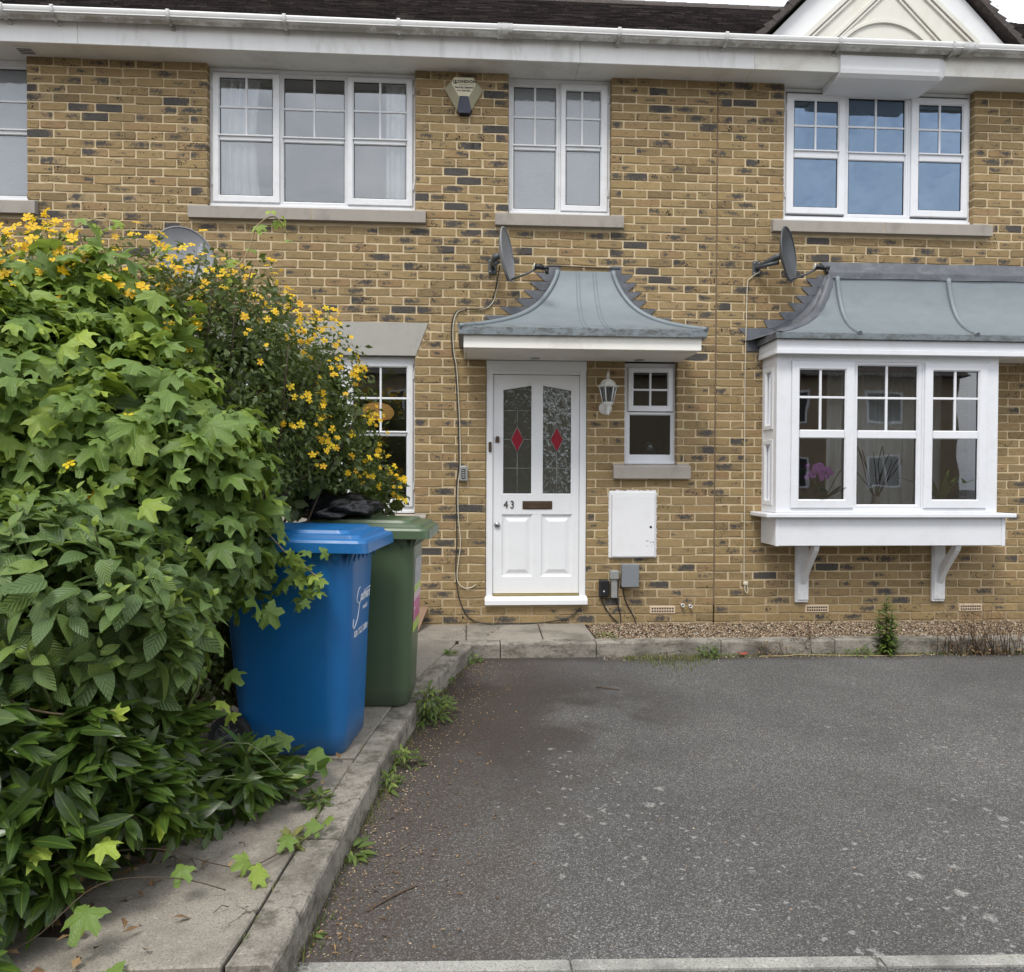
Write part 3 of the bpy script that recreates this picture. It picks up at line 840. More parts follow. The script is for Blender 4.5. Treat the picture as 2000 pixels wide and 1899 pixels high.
for a, b2 in zip(ex, ex[1:]):
    slab([(a+0.003, ey(a)-0.046), (b2-0.003, ey(b2)-0.046), (b2-0.003, ey(b2)), (a+0.003, ey(a))], GZ+0.006+random.uniform(0, 0.002), 'edging_stone', 0.05, 'edging', edging, 0.004)

mb = MB(); mb.add([(-3.2, -4.9, PZ-0.02), (-1.02, -4.9, PZ-0.02), (-1.02, -4.40, PZ+0.0), (-1.30, -4.0, PZ+0.015), (-1.42, -3.2, PZ+0.02), (-1.5, -2.0, PZ+0.02), (-1.6, -0.05, PZ+0.02), (-3.2, -0.05, PZ+0.02)], [list(range(8))])
tag(mb.build('flower_bed', MT['soil']), 'dark soil bed under the hedge', None, kind='structure')

# gravel strip
mb = MB(); mb.add([(1.02, -0.60, 0.045), (6.6, -0.60, 0.045), (6.6, 0, 0.058), (1.02, 0, 0.058)], [(0, 1, 2, 3)])
tag(mb.build('gravel_bed', MT['soil']), 'bed of the gravel strip under the bay window', None, kind='structure')
def pebbles(area, n, size, z):
    ab = AB()
    octa = np.array([(1, 0, 0), (0, 1, 0), (-1, 0, 0), (0, -1, 0), (0, 0, 1), (0, 0, -1)], float)
    F = [[0, 1, 4], [1, 2, 4], [2, 3, 4], [3, 0, 4], [1, 0, 5], [2, 1, 5], [3, 2, 5], [0, 3, 5]]
    for i in range(n):
        x = rng.uniform(area[0], area[1]); y = rng.uniform(area[2], area[3])
        s = size*rng.uniform(0.5, 1.25)
        a = rng.uniform(0, 6.28); ca, sa = math.cos(a), math.sin(a)
        V = octa*np.array([s, s*rng.uniform(0.6, 1), s*rng.uniform(0.45, 0.75)]) * rng.uniform(0.8, 1.2, (6, 1))
        V = V @ np.array([[ca, sa, 0], [-sa, ca, 0], [0, 0, 1]])
        V[:, 2] += V[:, 0]*rng.uniform(-0.3, 0.3)
        ab.add(V+np.array([x, y, z(x, y)+rng.uniform(-0.004, 0.008)]), F, (rng.uniform(), 0, 0), np.zeros((6, 2)))
    return ab
ab = pebbles((1.03, 5.3, -0.595, -0.002), 15000, 0.0085, lambda x, y: 0.056 + 0.010*(y+0.6)/0.6)
tag(link('gravel', ab.mesh('gravel', MT['gravel'], smooth=False)), 'tan and brown pea gravel strip along the wall', 'gravel', kind='stuff')

# ------------------------------------------------------------------ houses: walls and bricks
house = thing('terraced_house', 'yellow brick terraced house with white front door under a swept grey canopy', 'house', (0, 0, 0), 'terraced houses in the row')
house2 = thing('terraced_house', 'yellow brick terraced house with white box bay window and cream gable', 'house', (3.6, 0, 0), 'terraced houses in the row')
XJ = 2.187
ZT = 4.9
OPEN1 = [(-4.95, -3.71, 3.665, 4.9), (-2.232, -0.475, 3.665, 4.9), (0.333, 1.237, 3.665, 4.9), (0.145, 1.034, 0.247, 2.41), (1.37, 1.84, 1.48, 2.41), (-2.232, -0.475, 1.04, 2.416)]
OPEN2 = [(2.79, 4.553, 3.665, 4.9), (2.66, 4.52, 1.1, 2.36)]
SILL1 = [(-5.1, -3.62, 3.548, 3.672), (-2.377, -0.381, 3.548, 3.668), (0.218, 1.341, 3.546, 3.668), (1.267, 1.953, 1.355, 1.485), (-2.39, -0.376, 0.905, 1.04)]
SILL2 = [(2.677, 4.699, 3.550, 3.668)]
def wall_sheet(name, x0, x1, z0, z1, opens, parent, yf=0.0045, yb=0.105):
    g = 0.004
    ops = [(a-g, b+g, c-g, d+g) for a, b, c, d in opens]
    X = sorted({x0, x1, *[v for o in ops for v in o[:2] if x0 < v < x1]})
    Z = sorted({z0, z1, *[v for o in ops for v in o[2:] if z0 < v < z1]})
    m = MB()
    inside = lambda x, z: any(o[0] < x < o[1] and o[2] < z < o[3] for o in ops)
    for a, b in zip(X, X[1:]):
        for c, d in zip(Z, Z[1:]):
            if not inside((a+b)/2, (c+d)/2):
                m.add([(a, yf, c), (b, yf, c), (b, yf, d), (a, yf, d)], [(0, 1, 2, 3)])
                m.add([(a, yb, c), (b, yb, c), (b, yb, d), (a, yb, d)], [(3, 2, 1, 0)], 1)
    for a, b, c, d in ops:
        d2 = min(d, z1)
        m.add([(a, yf, c), (a, yb, c), (a, yb, d2), (a, yf, d2)], [(0, 1, 2, 3)])
        m.add([(b, yf, c), (b, yf, d2), (b, yb, d2), (b, yb, c)], [(0, 1, 2, 3)])
        m.add([(a, yf, c), (b, yf, c), (b, yb, c), (a, yb, c)], [(0, 1, 2, 3)])
        m.add([(a, yf, d2), (a, yb, d2), (b, yb, d2), (b, yf, d2)], [(0, 1, 2, 3)])
    return m.build(name, [MT['mortar'], MT['room']], parent, fixn=False)
wall1 = wall_sheet('wall', -5.4, XJ-0.008, -0.06, ZT, OPEN1, house)
wall2 = wall_sheet('wall', XJ+0.008, 6.6, -0.06, ZT, OPEN2, house2)

BD = 0.098
def brick_geo(l, h, jit=0.0022, d=BD):
    """worn brick face: uneven outline of ten points, rolled edge, sides running back into the wall"""
    e = 0.0022 + random.uniform(0, 0.0028)
    j = lambda s=1.0: random.uniform(-jit, jit)*s
    fy = random.uniform(-0.003, 0.002)
    c = min(random.uniform(0.004, 0.010), l*0.2)
    sk = random.uniform(-0.0018, 0.0018)
    mx = l*random.uniform(-0.2, 0.2)
    a = [(-l/2+c, -h/2), (mx, -h/2+random.uniform(-0.002, 0.003)), (l/2-c, -h/2), (l/2, -h/2+c*0.8), (l/2, h/2-c*0.8), (l/2-c, h/2), (mx, h/2-random.uniform(-0.002, 0.003)), (-l/2+c, h/2), (-l/2, h/2-c*0.8), (-l/2, -h/2+c*0.8)]
    out = [(min(l/2, max(-l/2, x+j(0.7))), z+j()+sk*x/l*2) for x, z in a]
    front = [(x*(1-2*e/l), fy+j(0.8), z*(1-2*e/h)) for x, z in out]
    mid = [(x, fy+e*1.2, z) for x, z in out]
    back = [(x, d, z) for x, z in out]
    V = np.array(front+mid+back)
    n = 10
    F = [list(range(n))] + [[n+i, n+(i+1) % n, (i+1) % n, i] for i in range(n)] + [[2*n+i, 2*n+(i+1) % n, n+(i+1) % n, n+i] for i in range(n)]
    uv = np.stack([V[:, 0]/l+0.5, V[:, 2]/h+0.5], 1)
    return V, F, uv
def brick_tone(z):
    r = random.random
    pd = 0.25 if z > 3.6 else (0.38 if z > 2.4 else (0.14 if z > 0.3 else 0.22))
    g = 0.0
    k = r()
    if k < pd*0.26: g = random.uniform(0.5, 0.9)
    elif k < pd*1.5: g = random.uniform(0.22, 0.5)
    elif k < pd*3.0: g = random.uniform(0.0, 0.22)
    b = random.uniform(0.0, 0.45) if r() < 0.5 else random.uniform(0.45, 1.0)
    if z < 2.3: b *= 0.85
    return (r()**0.9, g, b)
def spans(x0, x1, blocks):
    out = [(x0, x1)]
    for a, b in blocks:
        nw = []
        for c, d in out:
            if b <= c or a >= d: nw.append((c, d)); continue
            if a > c: nw.append((c, a))
            if b < d: nw.append((b, d))
        out = nw
    return out
def lay_bricks(x0, x1, opens, phase, extra=None):
    """list of (xc, zc, length, full) for every brick of the stretcher bond"""
    L = []
    for k in range(-1, 65):
        z0, z1 = k*0.075, (k+1)*0.075
        zc = (z0+z1)/2
        bl = [(a, b) for a, b, c, d in opens if c < zc < d]
        if extra: bl += extra(zc)
        ph = phase[k % 2] + random.uniform(-0.006, 0.006)
        for a, b in spans(x0, x1, bl):
            i0 = math.floor((a-ph)/0.225)
            x = ph + i0*0.225
            edges = [a]
            while x < b:
                if x > a+0.05 and x < b-0.05: edges.append(x + random.uniform(-0.004, 0.004))
                x += 0.225
            edges.append(b)
            for p, q in zip(edges, edges[1:]):
                g0 = 0.0055 if p > a else 0.0
                g1 = 0.0055 if q < b else 0.0
                l = q-p-g0-g1
                if l > 0.015:
                    L.append(((p+g0+q-g1)/2, zc, l, abs(l-0.214) < 0.012))
    return L
def lintel_cut(zc):
    if 2.40 < zc < 2.70:
        return [(-2.34-(zc-2.416)*0.37, -0.463+(zc-2.416)*0.37)]
    return []
VARS = []
for i in range(72):
    V, F, uv = brick_geo(0.2130, 0.0650)
    z = random.choice([1.0, 2.8, 4.0])
    VARS.append(mesh_attr('brick', V, F, np.tile(np.array(brick_tone(z)), (30, 1)), uv, MT['brick']))
def make_bricks(wall, root, L, hidden):
    off = OFF[root.name]
    cand = [(math.hypot(b[0]-CAM[0], 6.355)**2+(b[1]-CAM[2])**2, i) for i, b in enumerate(L) if b[3] and not hidden(b[0], b[1])]
    cand.sort()
    pick = {i for _, i in cand[:300]}
    ab = AB()
    for i, (x, z, l, full) in enumerate(L):
        zz = z+random.uniform(-0.0015, 0.0015)
        if i in pick:
            lo = [v for v in VARS]
            o = link('brick', random.choice(lo), wall, (x-off[0], -off[1], zz-off[2]))
        else:
            V, F, uv = brick_geo(l, 0.0650)
            ab.add(V+np.array([x, 0, zz]), F, brick_tone(z), uv)
    o = link('brickwork', ab.mesh('brickwork', MT['brick'], off), wall)
    o['kind'] = 'stuff'
L1 = lay_bricks(-5.3, XJ-0.007, OPEN1+SILL1+[(1.235, 1.655, 0.66, 1.235)], (0.103, 0.2155), lintel_cut)
make_bricks(wall1, house, L1, lambda x, z: (x < -0.42 and z < 2.75) or (x < -2.4) or (-0.1 < x < 1.9 and 2.35 < z < 3.1))
AIR2 = [(3.018, 3.248, 0.15, 0.225), (4.458, 4.692, 0.15, 0.225)]
AIR1 = [(1.60, 1.842, 0.15, 0.225)]
L2 = lay_bricks(XJ+0.007, 6.4, OPEN2+SILL2+AIR2, (0.072, 0.185))
make_bricks(wall2, house2, L2, lambda x, z: (2.5 < x and 0.75 < z < 3.35) or x > 4.9)
mb = MB()
zz = np.linspace(0.23, 4.87, 60)
mb.grid([[(XJ-0.0075, 0.004+0.002*math.sin(z*31), z), (XJ-0.003+0.002*math.sin(z*17), -0.001, z), (XJ+0.004+0.001*math.sin(z*23), 0.0, z), (XJ+0.0075, 0.004, z)] for z in zz])
mb.build('movement_joint', MT['sealant'], house)

# rooms behind the glass
def room(parent, x0, x1, y1, z0, z1, mat='room', y0=0.1055):
    m = MB()
    m.add([(x0, y0, z0), (x1, y0, z0), (x1, y1, z0), (x0, y1, z0), (x0, y0, z1), (x1, y0, z1), (x1, y1, z1), (x0, y1, z1)],
          [(0, 1, 2, 3), (7, 6, 5, 4), (3, 2, 6, 7), (0, 3, 7, 4), (1, 5, 6, 2)])
    m.build('room', MT[mat], parent, fixn=False)
room(house, -5.3, -3.0, 3.2, 2.75, 4.86); room(house, -2.98, -0.1, 3.2, 2.75, 4.86); room(house, -0.08, 2.17, 2.0, 2.75, 4.86)
room(house, -2.98, 0.02, 3.6, 0.25, 2.6, 'room'); room(house, 0.04, 1.2, 2.6, 0.25, 2.6, 'room_dark'); room(house, 1.22, 2.17, 1.6, 0.25, 2.6, 'room_dark')
room(house2, 2.21, 5.6, 3.4, 2.75, 4.86); room(house2, 2.21, 5.6, 3.6, 0.25, 2.6)

# ------------------------------------------------------------------ window sills and lintel
def sill(parent, x0, x1, z0, z1, upstand, joint=None):
    m = MB()
    def blk(a, b):
        prof = [(-0.052, z0), (0.06, z0), (0.06, z1), (0.03, z1), (-0.048, z1-0.018), (-0.052, z1-0.024)]
        m.prism(prof, 'x', a, b)
    if joint:
        blk(x0, joint-0.004); blk(joint+0.004, x1)
        m.box(joint-0.0035, joint+0.0035, -0.049, 0.05, z0+0.001, z1-0.024, 1)
    else:
        blk(x0, x1)
    for a, b in upstand:      # stool ends
        m.cbox(a, b, -0.003, 0.05, z1-0.024, z1+0.004, 0.003)
    return m.build('window_sill', [MT['stone'], MT['mortar']], parent)
sill(house, -5.1, -3.62, 3.550, 3.672, [(-3.707, -3.622)])
sill(house, -2.377, -0.381, 3.550, 3.668, [(-2.375, -2.236), (-0.471, -0.383)], -1.345)
sill(house, 0.218, 1.341, 3.548, 3.668, [(0.22, 0.329), (1.241, 1.339)])
sill(house, 1.267, 1.953, 1.357, 1.482, [(1.269, 1.366), (1.844, 1.951)])
sill(house, -2.39, -0.376, 0.907, 1.038, [(-0.471, -0.378)])
sill(house2, 2.677, 4.699, 3.552, 3.668, [(2.68, 2.786), (4.557, 4.697)], 3.69)
mb = MB(); mb.prism([(-2.34, 2.416), (-0.467, 2.416), (-0.362, 2.699), (-2.445, 2.699)], 'y', -0.004, 0.06)
mb.build('lintel', MT['lintel'], house)

# ------------------------------------------------------------------ windows
def window(parent, x0, x1, z0, z1, lights, head=0.0, yf=0.062, mat='upvc', glass='glass', midmat=None, sillz=0.0, bars=True, label=None, zbot=None):
    """frame mesh with sashes, panes and glazing bars as its pieces.
    lights: dicts with o=(x0,x1,z0,z1), g=(x0,x1,z0,z1), casement, mid=(z0,z1), bar=z, vb=x"""
    yb = yf+0.05
    m = MB()
    zt = z1-head
    xs = [x0]
    for l in lights: xs += [l['o'][0], l['o'][1]]
    xs.append(x1)
    zb = min(l['o'][2] for l in lights); zq = max(l['o'][3] for l in lights)
    if zbot: zb = zbot
    m.cbox(x0, x1, yf, yb, zq, zt, 0.003)
    m.cbox(x0, x1, yf, yb, z0, zb, 0.003)
    m.cbox(x0-0.0, x1, yf-0.022, yf-0.001, z0, z0+0.028, 0.004)
    for a, b in zip(xs[::2], xs[1::2]):
        if b-a > 0.004: m.cbox(a, b, yf+0.001, yb-0.001, zb-0.002, zq+0.002, 0.003)
    if head: m.cbox(x0, x1, yf+0.006, yb, zt+0.001, z1, 0.002)
    # sealant line against the brick
    m.box(x0-0.004, x0, yf+0.004, yf+0.02, z0, z1, 0); m.box(x1, x1+0.004, yf+0.004, yf+0.02, z0, z1, 0)
    w = m.build('window', [MT[mat]], parent)
    if label: w['label'] = label
    for l in lights:
        gx0, gx1, gz0, gz1 = l['g']
        cas = l.get('casement', False)
        y = yf-0.016 if cas else yf+0.004
        s = MB(); s.ring(l['o'], l['g'], y, yb-0.004, 0.010)
        gk = 0.005
        s.ring((gx0, gx1, gz0, gz1), (gx0+gk, gx1-gk, gz0+gk, gz1-gk), y+0.0145, y+0.024, 0.001, 1)
        if l.get('mid'):
            s.cbox(gx0+0.001, gx1-0.001, y+0.004, yb-0.006, l['mid'][0], l['mid'][1], 0.006)
            s.cbox(gx0-0.008, gx1+0.008, y-0.010, y+0.003, l['mid'][1]-0.016, l['mid'][1]-0.002, 0.003)
        s.build('sash', [MT[mat], MT['dark_rubber']], w)
        if cas:
            h = MB()
            for zz in (gz0+0.08, gz1-0.1):
                hx = l['o'][0]-0.012 if l.get('hinge', 'l') == 'l' else l['o'][1]+0.001
                h.cbox(hx, hx+0.011, y+0.004, y+0.014, zz, zz+0.06, 0.002)
            h.build('hinge', MT['upvc_old'], w)
        def pane(a, b, c, d):
            p = MB(); p.add([(a, y+0.022, c), (b, y+0.022, c), (b, y+0.022, d), (a, y+0.022, d)], [(0, 1, 2, 3)])
            p.build('pane', MT[l.get('glass', glass)], w, fixn=False)
        if l.get('mid'):
            pane(gx0, gx1, gz0, l['mid'][0]+0.001); pane(gx0, gx1, l['mid'][1]-0.001, gz1)
            tz0 = l['mid'][1]
        else:
            pane(gx0, gx1, gz0, gz1); tz0 = gz0
        if l.get('bar'):
            bw = l.get('bw', 0.009)
            b2 = MB(); b2.cbox(gx0-0.001, gx1+0.001, y+0.013, y+0.03, l['bar']-bw, l['bar']+bw, 0.003); b2.build('glazing_bar', MT[mat], w)
            b2 = MB(); b2.cbox(l['vb']-bw, l['vb']+bw, y+0.0118, y+0.029, tz0, gz1+0.001, 0.003); b2.build('glazing_bar', MT[mat], w)
    return w
W1 = window(house, -2.23, -0.477, 3.672, 4.868, [
    dict(o=(-2.203, -1.640, 3.722, 4.822), g=(-2.146, -1.701, 3.782, 4.783), casement=True, mid=(4.245, 4.297), bar=4.535, vb=-1.922),
    dict(o=(-1.625, -1.075, 3.722, 4.832), g=(-1.607, -1.092, 3.745, 4.803), mid=(4.250, 4.300), bar=4.541, vb=-1.350),
    dict(o=(-1.060, -0.500, 3.722, 4.822), g=(-1.008, -0.557, 3.782, 4.783), casement=True, hinge='r', mid=(4.245, 4.297), bar=4.535, vb=-0.782)], head=0.03, mat='upvc_old')
W2 = window(house, 0.335, 1.235, 3.672, 4.868, [
    dict(o=(0.362, 0.782, 3.715, 4.825), g=(0.383, 0.753, 3.735, 4.800), mid=(4.246, 4.294), bar=4.538, vb=0.570),
    dict(o=(0.797, 1.212, 3.715, 4.825), g=(0.845, 1.149, 3.770, 4.770), casement=True, hinge='r', mid=(4.246, 4.294), bar=4.530, vb=0.986)], head=0.03, mat='upvc_old', glass='glass_obscure')
W0 = window(house, -4.93, -3.712, 3.672, 4.868, [
    dict(o=(-4.90, -4.33, 3.715, 4.825), g=(-4.85, -4.38, 3.77, 4.77), casement=True, mid=(4.246, 4.294), bar=4.53, vb=-4.615),
    dict(o=(-4.31, -3.725, 3.715, 4.825), g=(-4.28, -3.742, 3.735, 4.800), mid=(4.246, 4.294), bar=4.53, vb=-4.01)], head=0.03, mat='upvc_old', glass='glass_obscure')
W3 = window(house2, 2.792, 4.551, 3.672, 4.868, [
    dict(o=(2.832, 3.374, 3.745, 4.815), g=(2.906, 3.310, 3.807, 4.757), casement=True, mid=(4.243, 4.318), bar=4.535, vb=3.105),
    dict(o=(3.395, 3.972, 3.728, 4.835), g=(3.421, 3.944, 3.764, 4.803), mid=(4.245, 4.320), bar=4.548, vb=3.676),
    dict(o=(3.993, 4.532, 3.745, 4.815), g=(4.068, 4.473, 3.807, 4.757), casement=True, hinge='r', mid=(4.243, 4.318), bar=4.535, vb=4.265)], head=0.03, glass='glass_blue')
WL = window(house, -2.23, -0.477, 1.045, 2.412, [
    dict(o=(-2.203, -1.640, 1.10, 2.36), g=(-2.146, -1.701, 1.169, 2.318), casement=True, mid=(1.719, 1.764), bar=2.05, vb=-1.922),
    dict(o=(-1.625, -1.120, 1.10, 2.36), g=(-1.607, -1.140, 1.13, 2.335), mid=(1.719, 1.764), bar=2.05, vb=-1.37),
    dict(o=(-1.087, -0.494, 1.10, 2.36), g=(-1.013, -0.551, 1.169, 2.318), casement=True, hinge='r', mid=(1.719, 1.764), bar=2.05, vb=-0.776)], mat='upvc_old', glass='glass_low')
WS = window(house, 1.372, 1.838, 1.484, 2.385, [
    dict(o=(1.411, 1.819, 1.955, 2.345), g=(1.460, 1.767, 2.007, 2.301), casement=True, hinge='r', bar=2.148, vb=1.613),
    ], yf=0.062, mat='upvc', glass='glass_dark', zbot=1.503)
m = MB(); m.ring((1.392, 1.832, 1.503, 1.950), (1.431, 1.802, 1.570, 1.923), 0.064, 0.108, 0.008); m.build('sash', [MT['upvc']], WS)
p = MB(); p.add([(1.431, 0.084, 1.57), (1.802, 0.084, 1.57), (1.802, 0.084, 1.923), (1.431, 0.084, 1.923)], [(0, 1, 2, 3)]); p.build('pane', MT['glass_dark'], WS, fixn=False)

# ------------------------------------------------------------------ front door
fr = MB()
fr.cbox(0.147, 0.206, 0.012, 0.10, 0.30, 2.386, 0.004); fr.cbox(0.974, 1.032, 0.012, 0.10, 0.30, 2.386, 0.004)
fr.cbox(0.204, 0.976, 0.014, 0.10, 2.268, 2.384, 0.004)
fr.cbox(0.147, 1.032, 0.006, 0.0115, 2.30, 2.386, 0.002)
fr.prism([(-0.045, 0.247), (0.10, 0.247), (0.10, 0.322), (0.02, 0.322), (-0.02, 0.300), (-0.045, 0.285)], 'x', 0.138, 1.041)
frame = fr.build('door_frame', MT['door_white'], house)
bl = MB(); bl.cbox(0.168, 0.194, -0.004, 0.0125, 1.585, 1.672, 0.004); bl.cbox(0.175, 0.187, -0.008, -0.003, 1.62, 1.645, 0.002, 1)
bl.build('bell_push', [MT['bronze'], MT['bronze_dark']], frame)
br = MB(); br.cbox(0.207, 0.973, 0.0, 0.03, 0.322, 0.333, 0.002); br.build('threshold_strip', MT['brass'], frame)

DX0, DX1, DZ0, DZ1 = 0.208, 0.972, 0.336, 2.264
DY = 0.030
def door():
    m = MB()
    gl = [(0.290, 0.554, 1.211, 2.136, 2.180), (0.640, 0.906, 1.211, 2.180, 2.136)]
    pn = [(0.288, 0.558, 0.486, 1.034), (0.638, 0.910, 0.486, 1.034)]
    yb = DY+0.045
    # stiles and rails as butted pieces
    m.cbox(DX0, 0.288, DY, yb, DZ0, DZ1, 0.003); m.cbox(0.910, DX1, DY, yb, DZ0, DZ1, 0.003)
    for z0, z1 in ((DZ0, 0.486), (1.034, 1.211)): m.cbox(0.286, 0.912, DY+0.0006, yb, z0, z1, 0.003)
    m.cbox(0.556, 0.638, DY+0.0008, yb, 0.484, 1.036, 0.003); m.cbox(0.555, 0.639, DY+0.0008, yb, 1.209, 2.20, 0.003)
    m.prism([(0.286, 2.138), (0.556, 2.184), (0.556, DZ1), (0.286, DZ1)], 'y', DY+0.0006, yb)
    m.prism([(0.638, 2.184), (0.912, 2.138), (0.912, DZ1), (0.638, DZ1)], 'y', DY+0.0006, yb)
    m.prism([(0.555, 2.19), (0.639, 2.19), (0.639, DZ1), (0.555, DZ1)], 'y', DY+0.0006, yb)
    d = m.build('front_door', MT['door_white'], house)
    # glazing beads + panes + leads + diamonds
    for i, (a, b, z0, zl, zr) in enumerate(gl):
        bd = MB()
        for q in (((a, z0), (b, z0)), ((b, z0), (b, zr)), ((b, zr), (a, zl)), ((a, zl), (a, z0))):
            (p0, p1) = q
            bd.tube([(p0[0], DY+0.008, p0[1]), (p1[0], DY+0.008, p1[1])], 0.009, 6, smooth=False)
        bd.build('glazing_bead', MT['door_white'], d)
        p = MB(); p.add([(a, DY+0.02, z0), (b, DY+0.02, z0), (b, DY+0.02, zr), (a, DY+0.02, zl)], [(0, 1, 2, 3)])
        p.build('pane', MT['door_glass_rip' if i else 'door_glass'], d, fixn=False)
        cx = (a+b)/2; cz = 1.697
        c = MB()
        r = 0.0032
        Y = DY+0.018
        for z in (1.951, 1.443): c.tube([(a, Y, z), (b, Y, z)], r, 5)
        c.tube([(a, Y, cz), (cx-0.056, Y, cz)], r, 5); c.tube([(cx+0.056, Y, cz), (b, Y, cz)], r, 5)
        c.tube([(cx, Y, z0), (cx, Y, cz-0.113)], r, 5); c.tube([(cx, Y, cz+0.113), (cx, Y, 1.951)], r, 5)
        dd = [(cx-0.056, cz), (cx, cz-0.113), (cx+0.056, cz), (cx, cz+0.113)]
        for k in range(4):
            c.tube([(dd[k][0], Y, dd[k][1]), (dd[(k+1) % 4][0], Y, dd[(k+1) % 4][1])], r*1.1, 5)
        c.build('lead_came', MT['came'], d)
        g = MB(); g.add([(x, DY+0.0185, z) for x, z in dd], [(0, 1, 2, 3)]); g.build('diamond_pane', MT['red_glass'], d, fixn=False)
    # raised lower panels
    for a, b, z0, z1 in pn:
        q = MB()
        L = [((a, b, z0, z1), DY+0.003), ((a+0.012, b-0.012, z0+0.012, z1-0.012), DY+0.016), ((a+0.030, b-0.030, z0+0.030, z1-0.030), DY+0.016), ((a+0.062, b-0.062, z0+0.062, z1-0.062), DY+0.004)]
        v = [pt for r_, y in L for pt in ((r_[0], y, r_[2]), (r_[1], y, r_[2]), (r_[1], y, r_[3]), (r_[0], y, r_[3]))]
        f = [[k*4+i, k*4+(i+1) % 4, (k+1)*4+(i+1) % 4, (k+1)*4+i] for k in range(3) for i in range(4)] + [[12, 13, 14, 15]]
        q.add(v, f); q.build('door_panel', MT['door_white'], d)
    lp = MB()
    lp.cbox(0.469, 0.733, DY-0.006, DY+0.002, 1.081, 1.154, 0.003)
    lp.cbox(0.492, 0.710, DY-0.012, DY-0.005, 1.092, 1.143, 0.004); lp.tube([(0.505, DY-0.013, 1.098), (0.697, DY-0.013, 1.098)], 0.003, 6)
    lp.build('letter_plate', MT['bronze'], d)
    for ch, x in (('4', 0.322), ('3', 0.378)):
        text('house_number', ch, 0.096, (x, DY-0.004, 1.120), (R(90), 0, 0), MT['bronze_dark'], d, 0.003, local=False, sx=0.85)
    k = MB(); k.lathe([(0.0, -0.022), (0.02, -0.020), (0.026, -0.012), (0.026, 0.0)], (0.246, DY, 0.945), 'y', 20); k.lathe([(0, -0.026), (0.006, -0.0255), (0.006, -0.02)], (0.246, DY, 0.945), 'y', 10)
    k.build('door_knob', MT['chrome'], d)
    lk = MB()
    lk.prism([(0.229+0.0, 1.668), (0.263, 1.668), (0.263, 1.708)] + [(0.246+0.017*math.cos(w), 1.708+0.017*math.sin(w)) for w in np.linspace(0.2, math.pi-0.2, 7)] + [(0.229, 1.708)], 'y', DY-0.012, DY+0.001)
    lk.lathe([(0, -0.018), (0.009, -0.017), (0.010, -0.01)], (0.246, DY, 1.704), 'y', 12, 1)
    lk.build('night_latch', [MT['bronze'], MT['bronze_dark']], d)
    return d
door()

# ------------------------------------------------------------------ swept roofs
def ofun(t):
    return 0.52*(1-t)**5 + 0.48*(1-t)**1.4
def saw_flashing(m, xside, sgn, zlo, zhi, mi=0, L0=0.12, y=-0.0055, w=0.085):
    """stepped lead flashing on the wall: a lead strip beside the slope and one pointed tooth per brick course"""
    xo = lambda z: xside(z-0.055)+sgn*w*0.55
    zz = np.linspace(zlo-0.02, zhi, 16)
    m.add([(xside(z)-sgn*0.03, y+0.001, z) for z in zz]+[(xo(z), y, z) for z in zz], [[i, i+1, 16+i+1, 16+i] for i in range(15)], mi)
    k = math.ceil(zlo/0.075)
    while k*0.075 < zhi+0.01:
        z1 = k*0.075; z0 = z1-0.074
        xa = xo(z1); xb = xo(max(z0, zlo-0.06))
        L = (L0+abs(xb-xa)*0.9)*random.uniform(0.85, 1.15)
        p = [(xa-sgn*0.03, z1), (xa+sgn*L, z1+random.uniform(-0.006, 0.004)), (xb+sgn*0.01, z0+random.uniform(-0.004, 0.004)), (xb-sgn*0.05, z0)]
        yy = y-0.001-random.uniform(0, 0.004)
        m.prism(p, 'y', yy, yy+0.004, mi)
        k += 1
canopy = part_empty('canopy', house)
CZ0, CZ1 = 2.485, 3.165
CX0, CX1, CP = -0.085, 1.895, 0.645        # eave edge
TX0, TX1, TP = 0.765, 1.252, 0.03           # top against the wall
def can_level(t):
    o = ofun(t)
    return TX0+(CX0-TX0)*o, TX1+(CX1-TX1)*o, TP+(CP-TP)*o, CZ0+0.06+(CZ1-CZ0-0.06)*t
N = 22
lv = [can_level((i/N)**1.3) for i in range(N+1)]
m = MB()
left = [[(a, 0.0 - 0.0*p, z), (a, -p*0.5, z), (a, -p, z)] for a, b, p, z in lv]
front = [[(a+(b-a)*k/8, -p, z) for k in range(9)] for a, b, p, z in lv]
right = [[(b, -p, z), (b, -p*0.5, z), (b, 0.0, z)] for a, b, p, z in lv]
for g in (left, front, right): m.grid(g)
e0 = lv[0]
dr = 0.058
for (p0, p1) in (((CX0, 0.0), (CX0, -CP)), ((CX0, -CP), (CX1, -CP)), ((CX1, -CP), (CX1, 0.0))):
    m.add([(p0[0], p0[1], e0[3]), (p1[0], p1[1], e0[3]), (p1[0]-0.004, p1[1], e0[3]-dr), (p0[0]-0.004, p0[1], e0[3]-dr)], [(0, 1, 2, 3)])
m.add([(CX0, 0, e0[3]-dr), (CX0, -CP, e0[3]-dr), (CX1, -CP, e0[3]-dr), (CX1, 0, e0[3]-dr)], [(0, 1, 2, 3)])
m.build('zinc_roof', MT['zinc'], canopy, fixn=True)
for idx in (0, 1):
    m = MB(); m.tube([((a if idx == 0 else b), -p, z+0.004) for a, b, p, z in lv], 0.022, 8)
    m.build('hip_roll', MT['zinc'], canopy)
m = MB()
for x in (0.93, 0.955, 1.075, 1.10):
    m.tube([(x+(x-1.0)*0.25*(1-i/N), -p-0.0005, z) for i, (a, b, p, z) in enumerate(lv)], 0.0045, 6)
m.build('roof_seam', MT['zinc'], canopy)
xl = lambda z: float(np.interp(z, [l[3] for l in lv], [l[0] for l in lv]))
xr = lambda z: float(np.interp(z, [l[3] for l in lv], [l[1] for l in lv]))
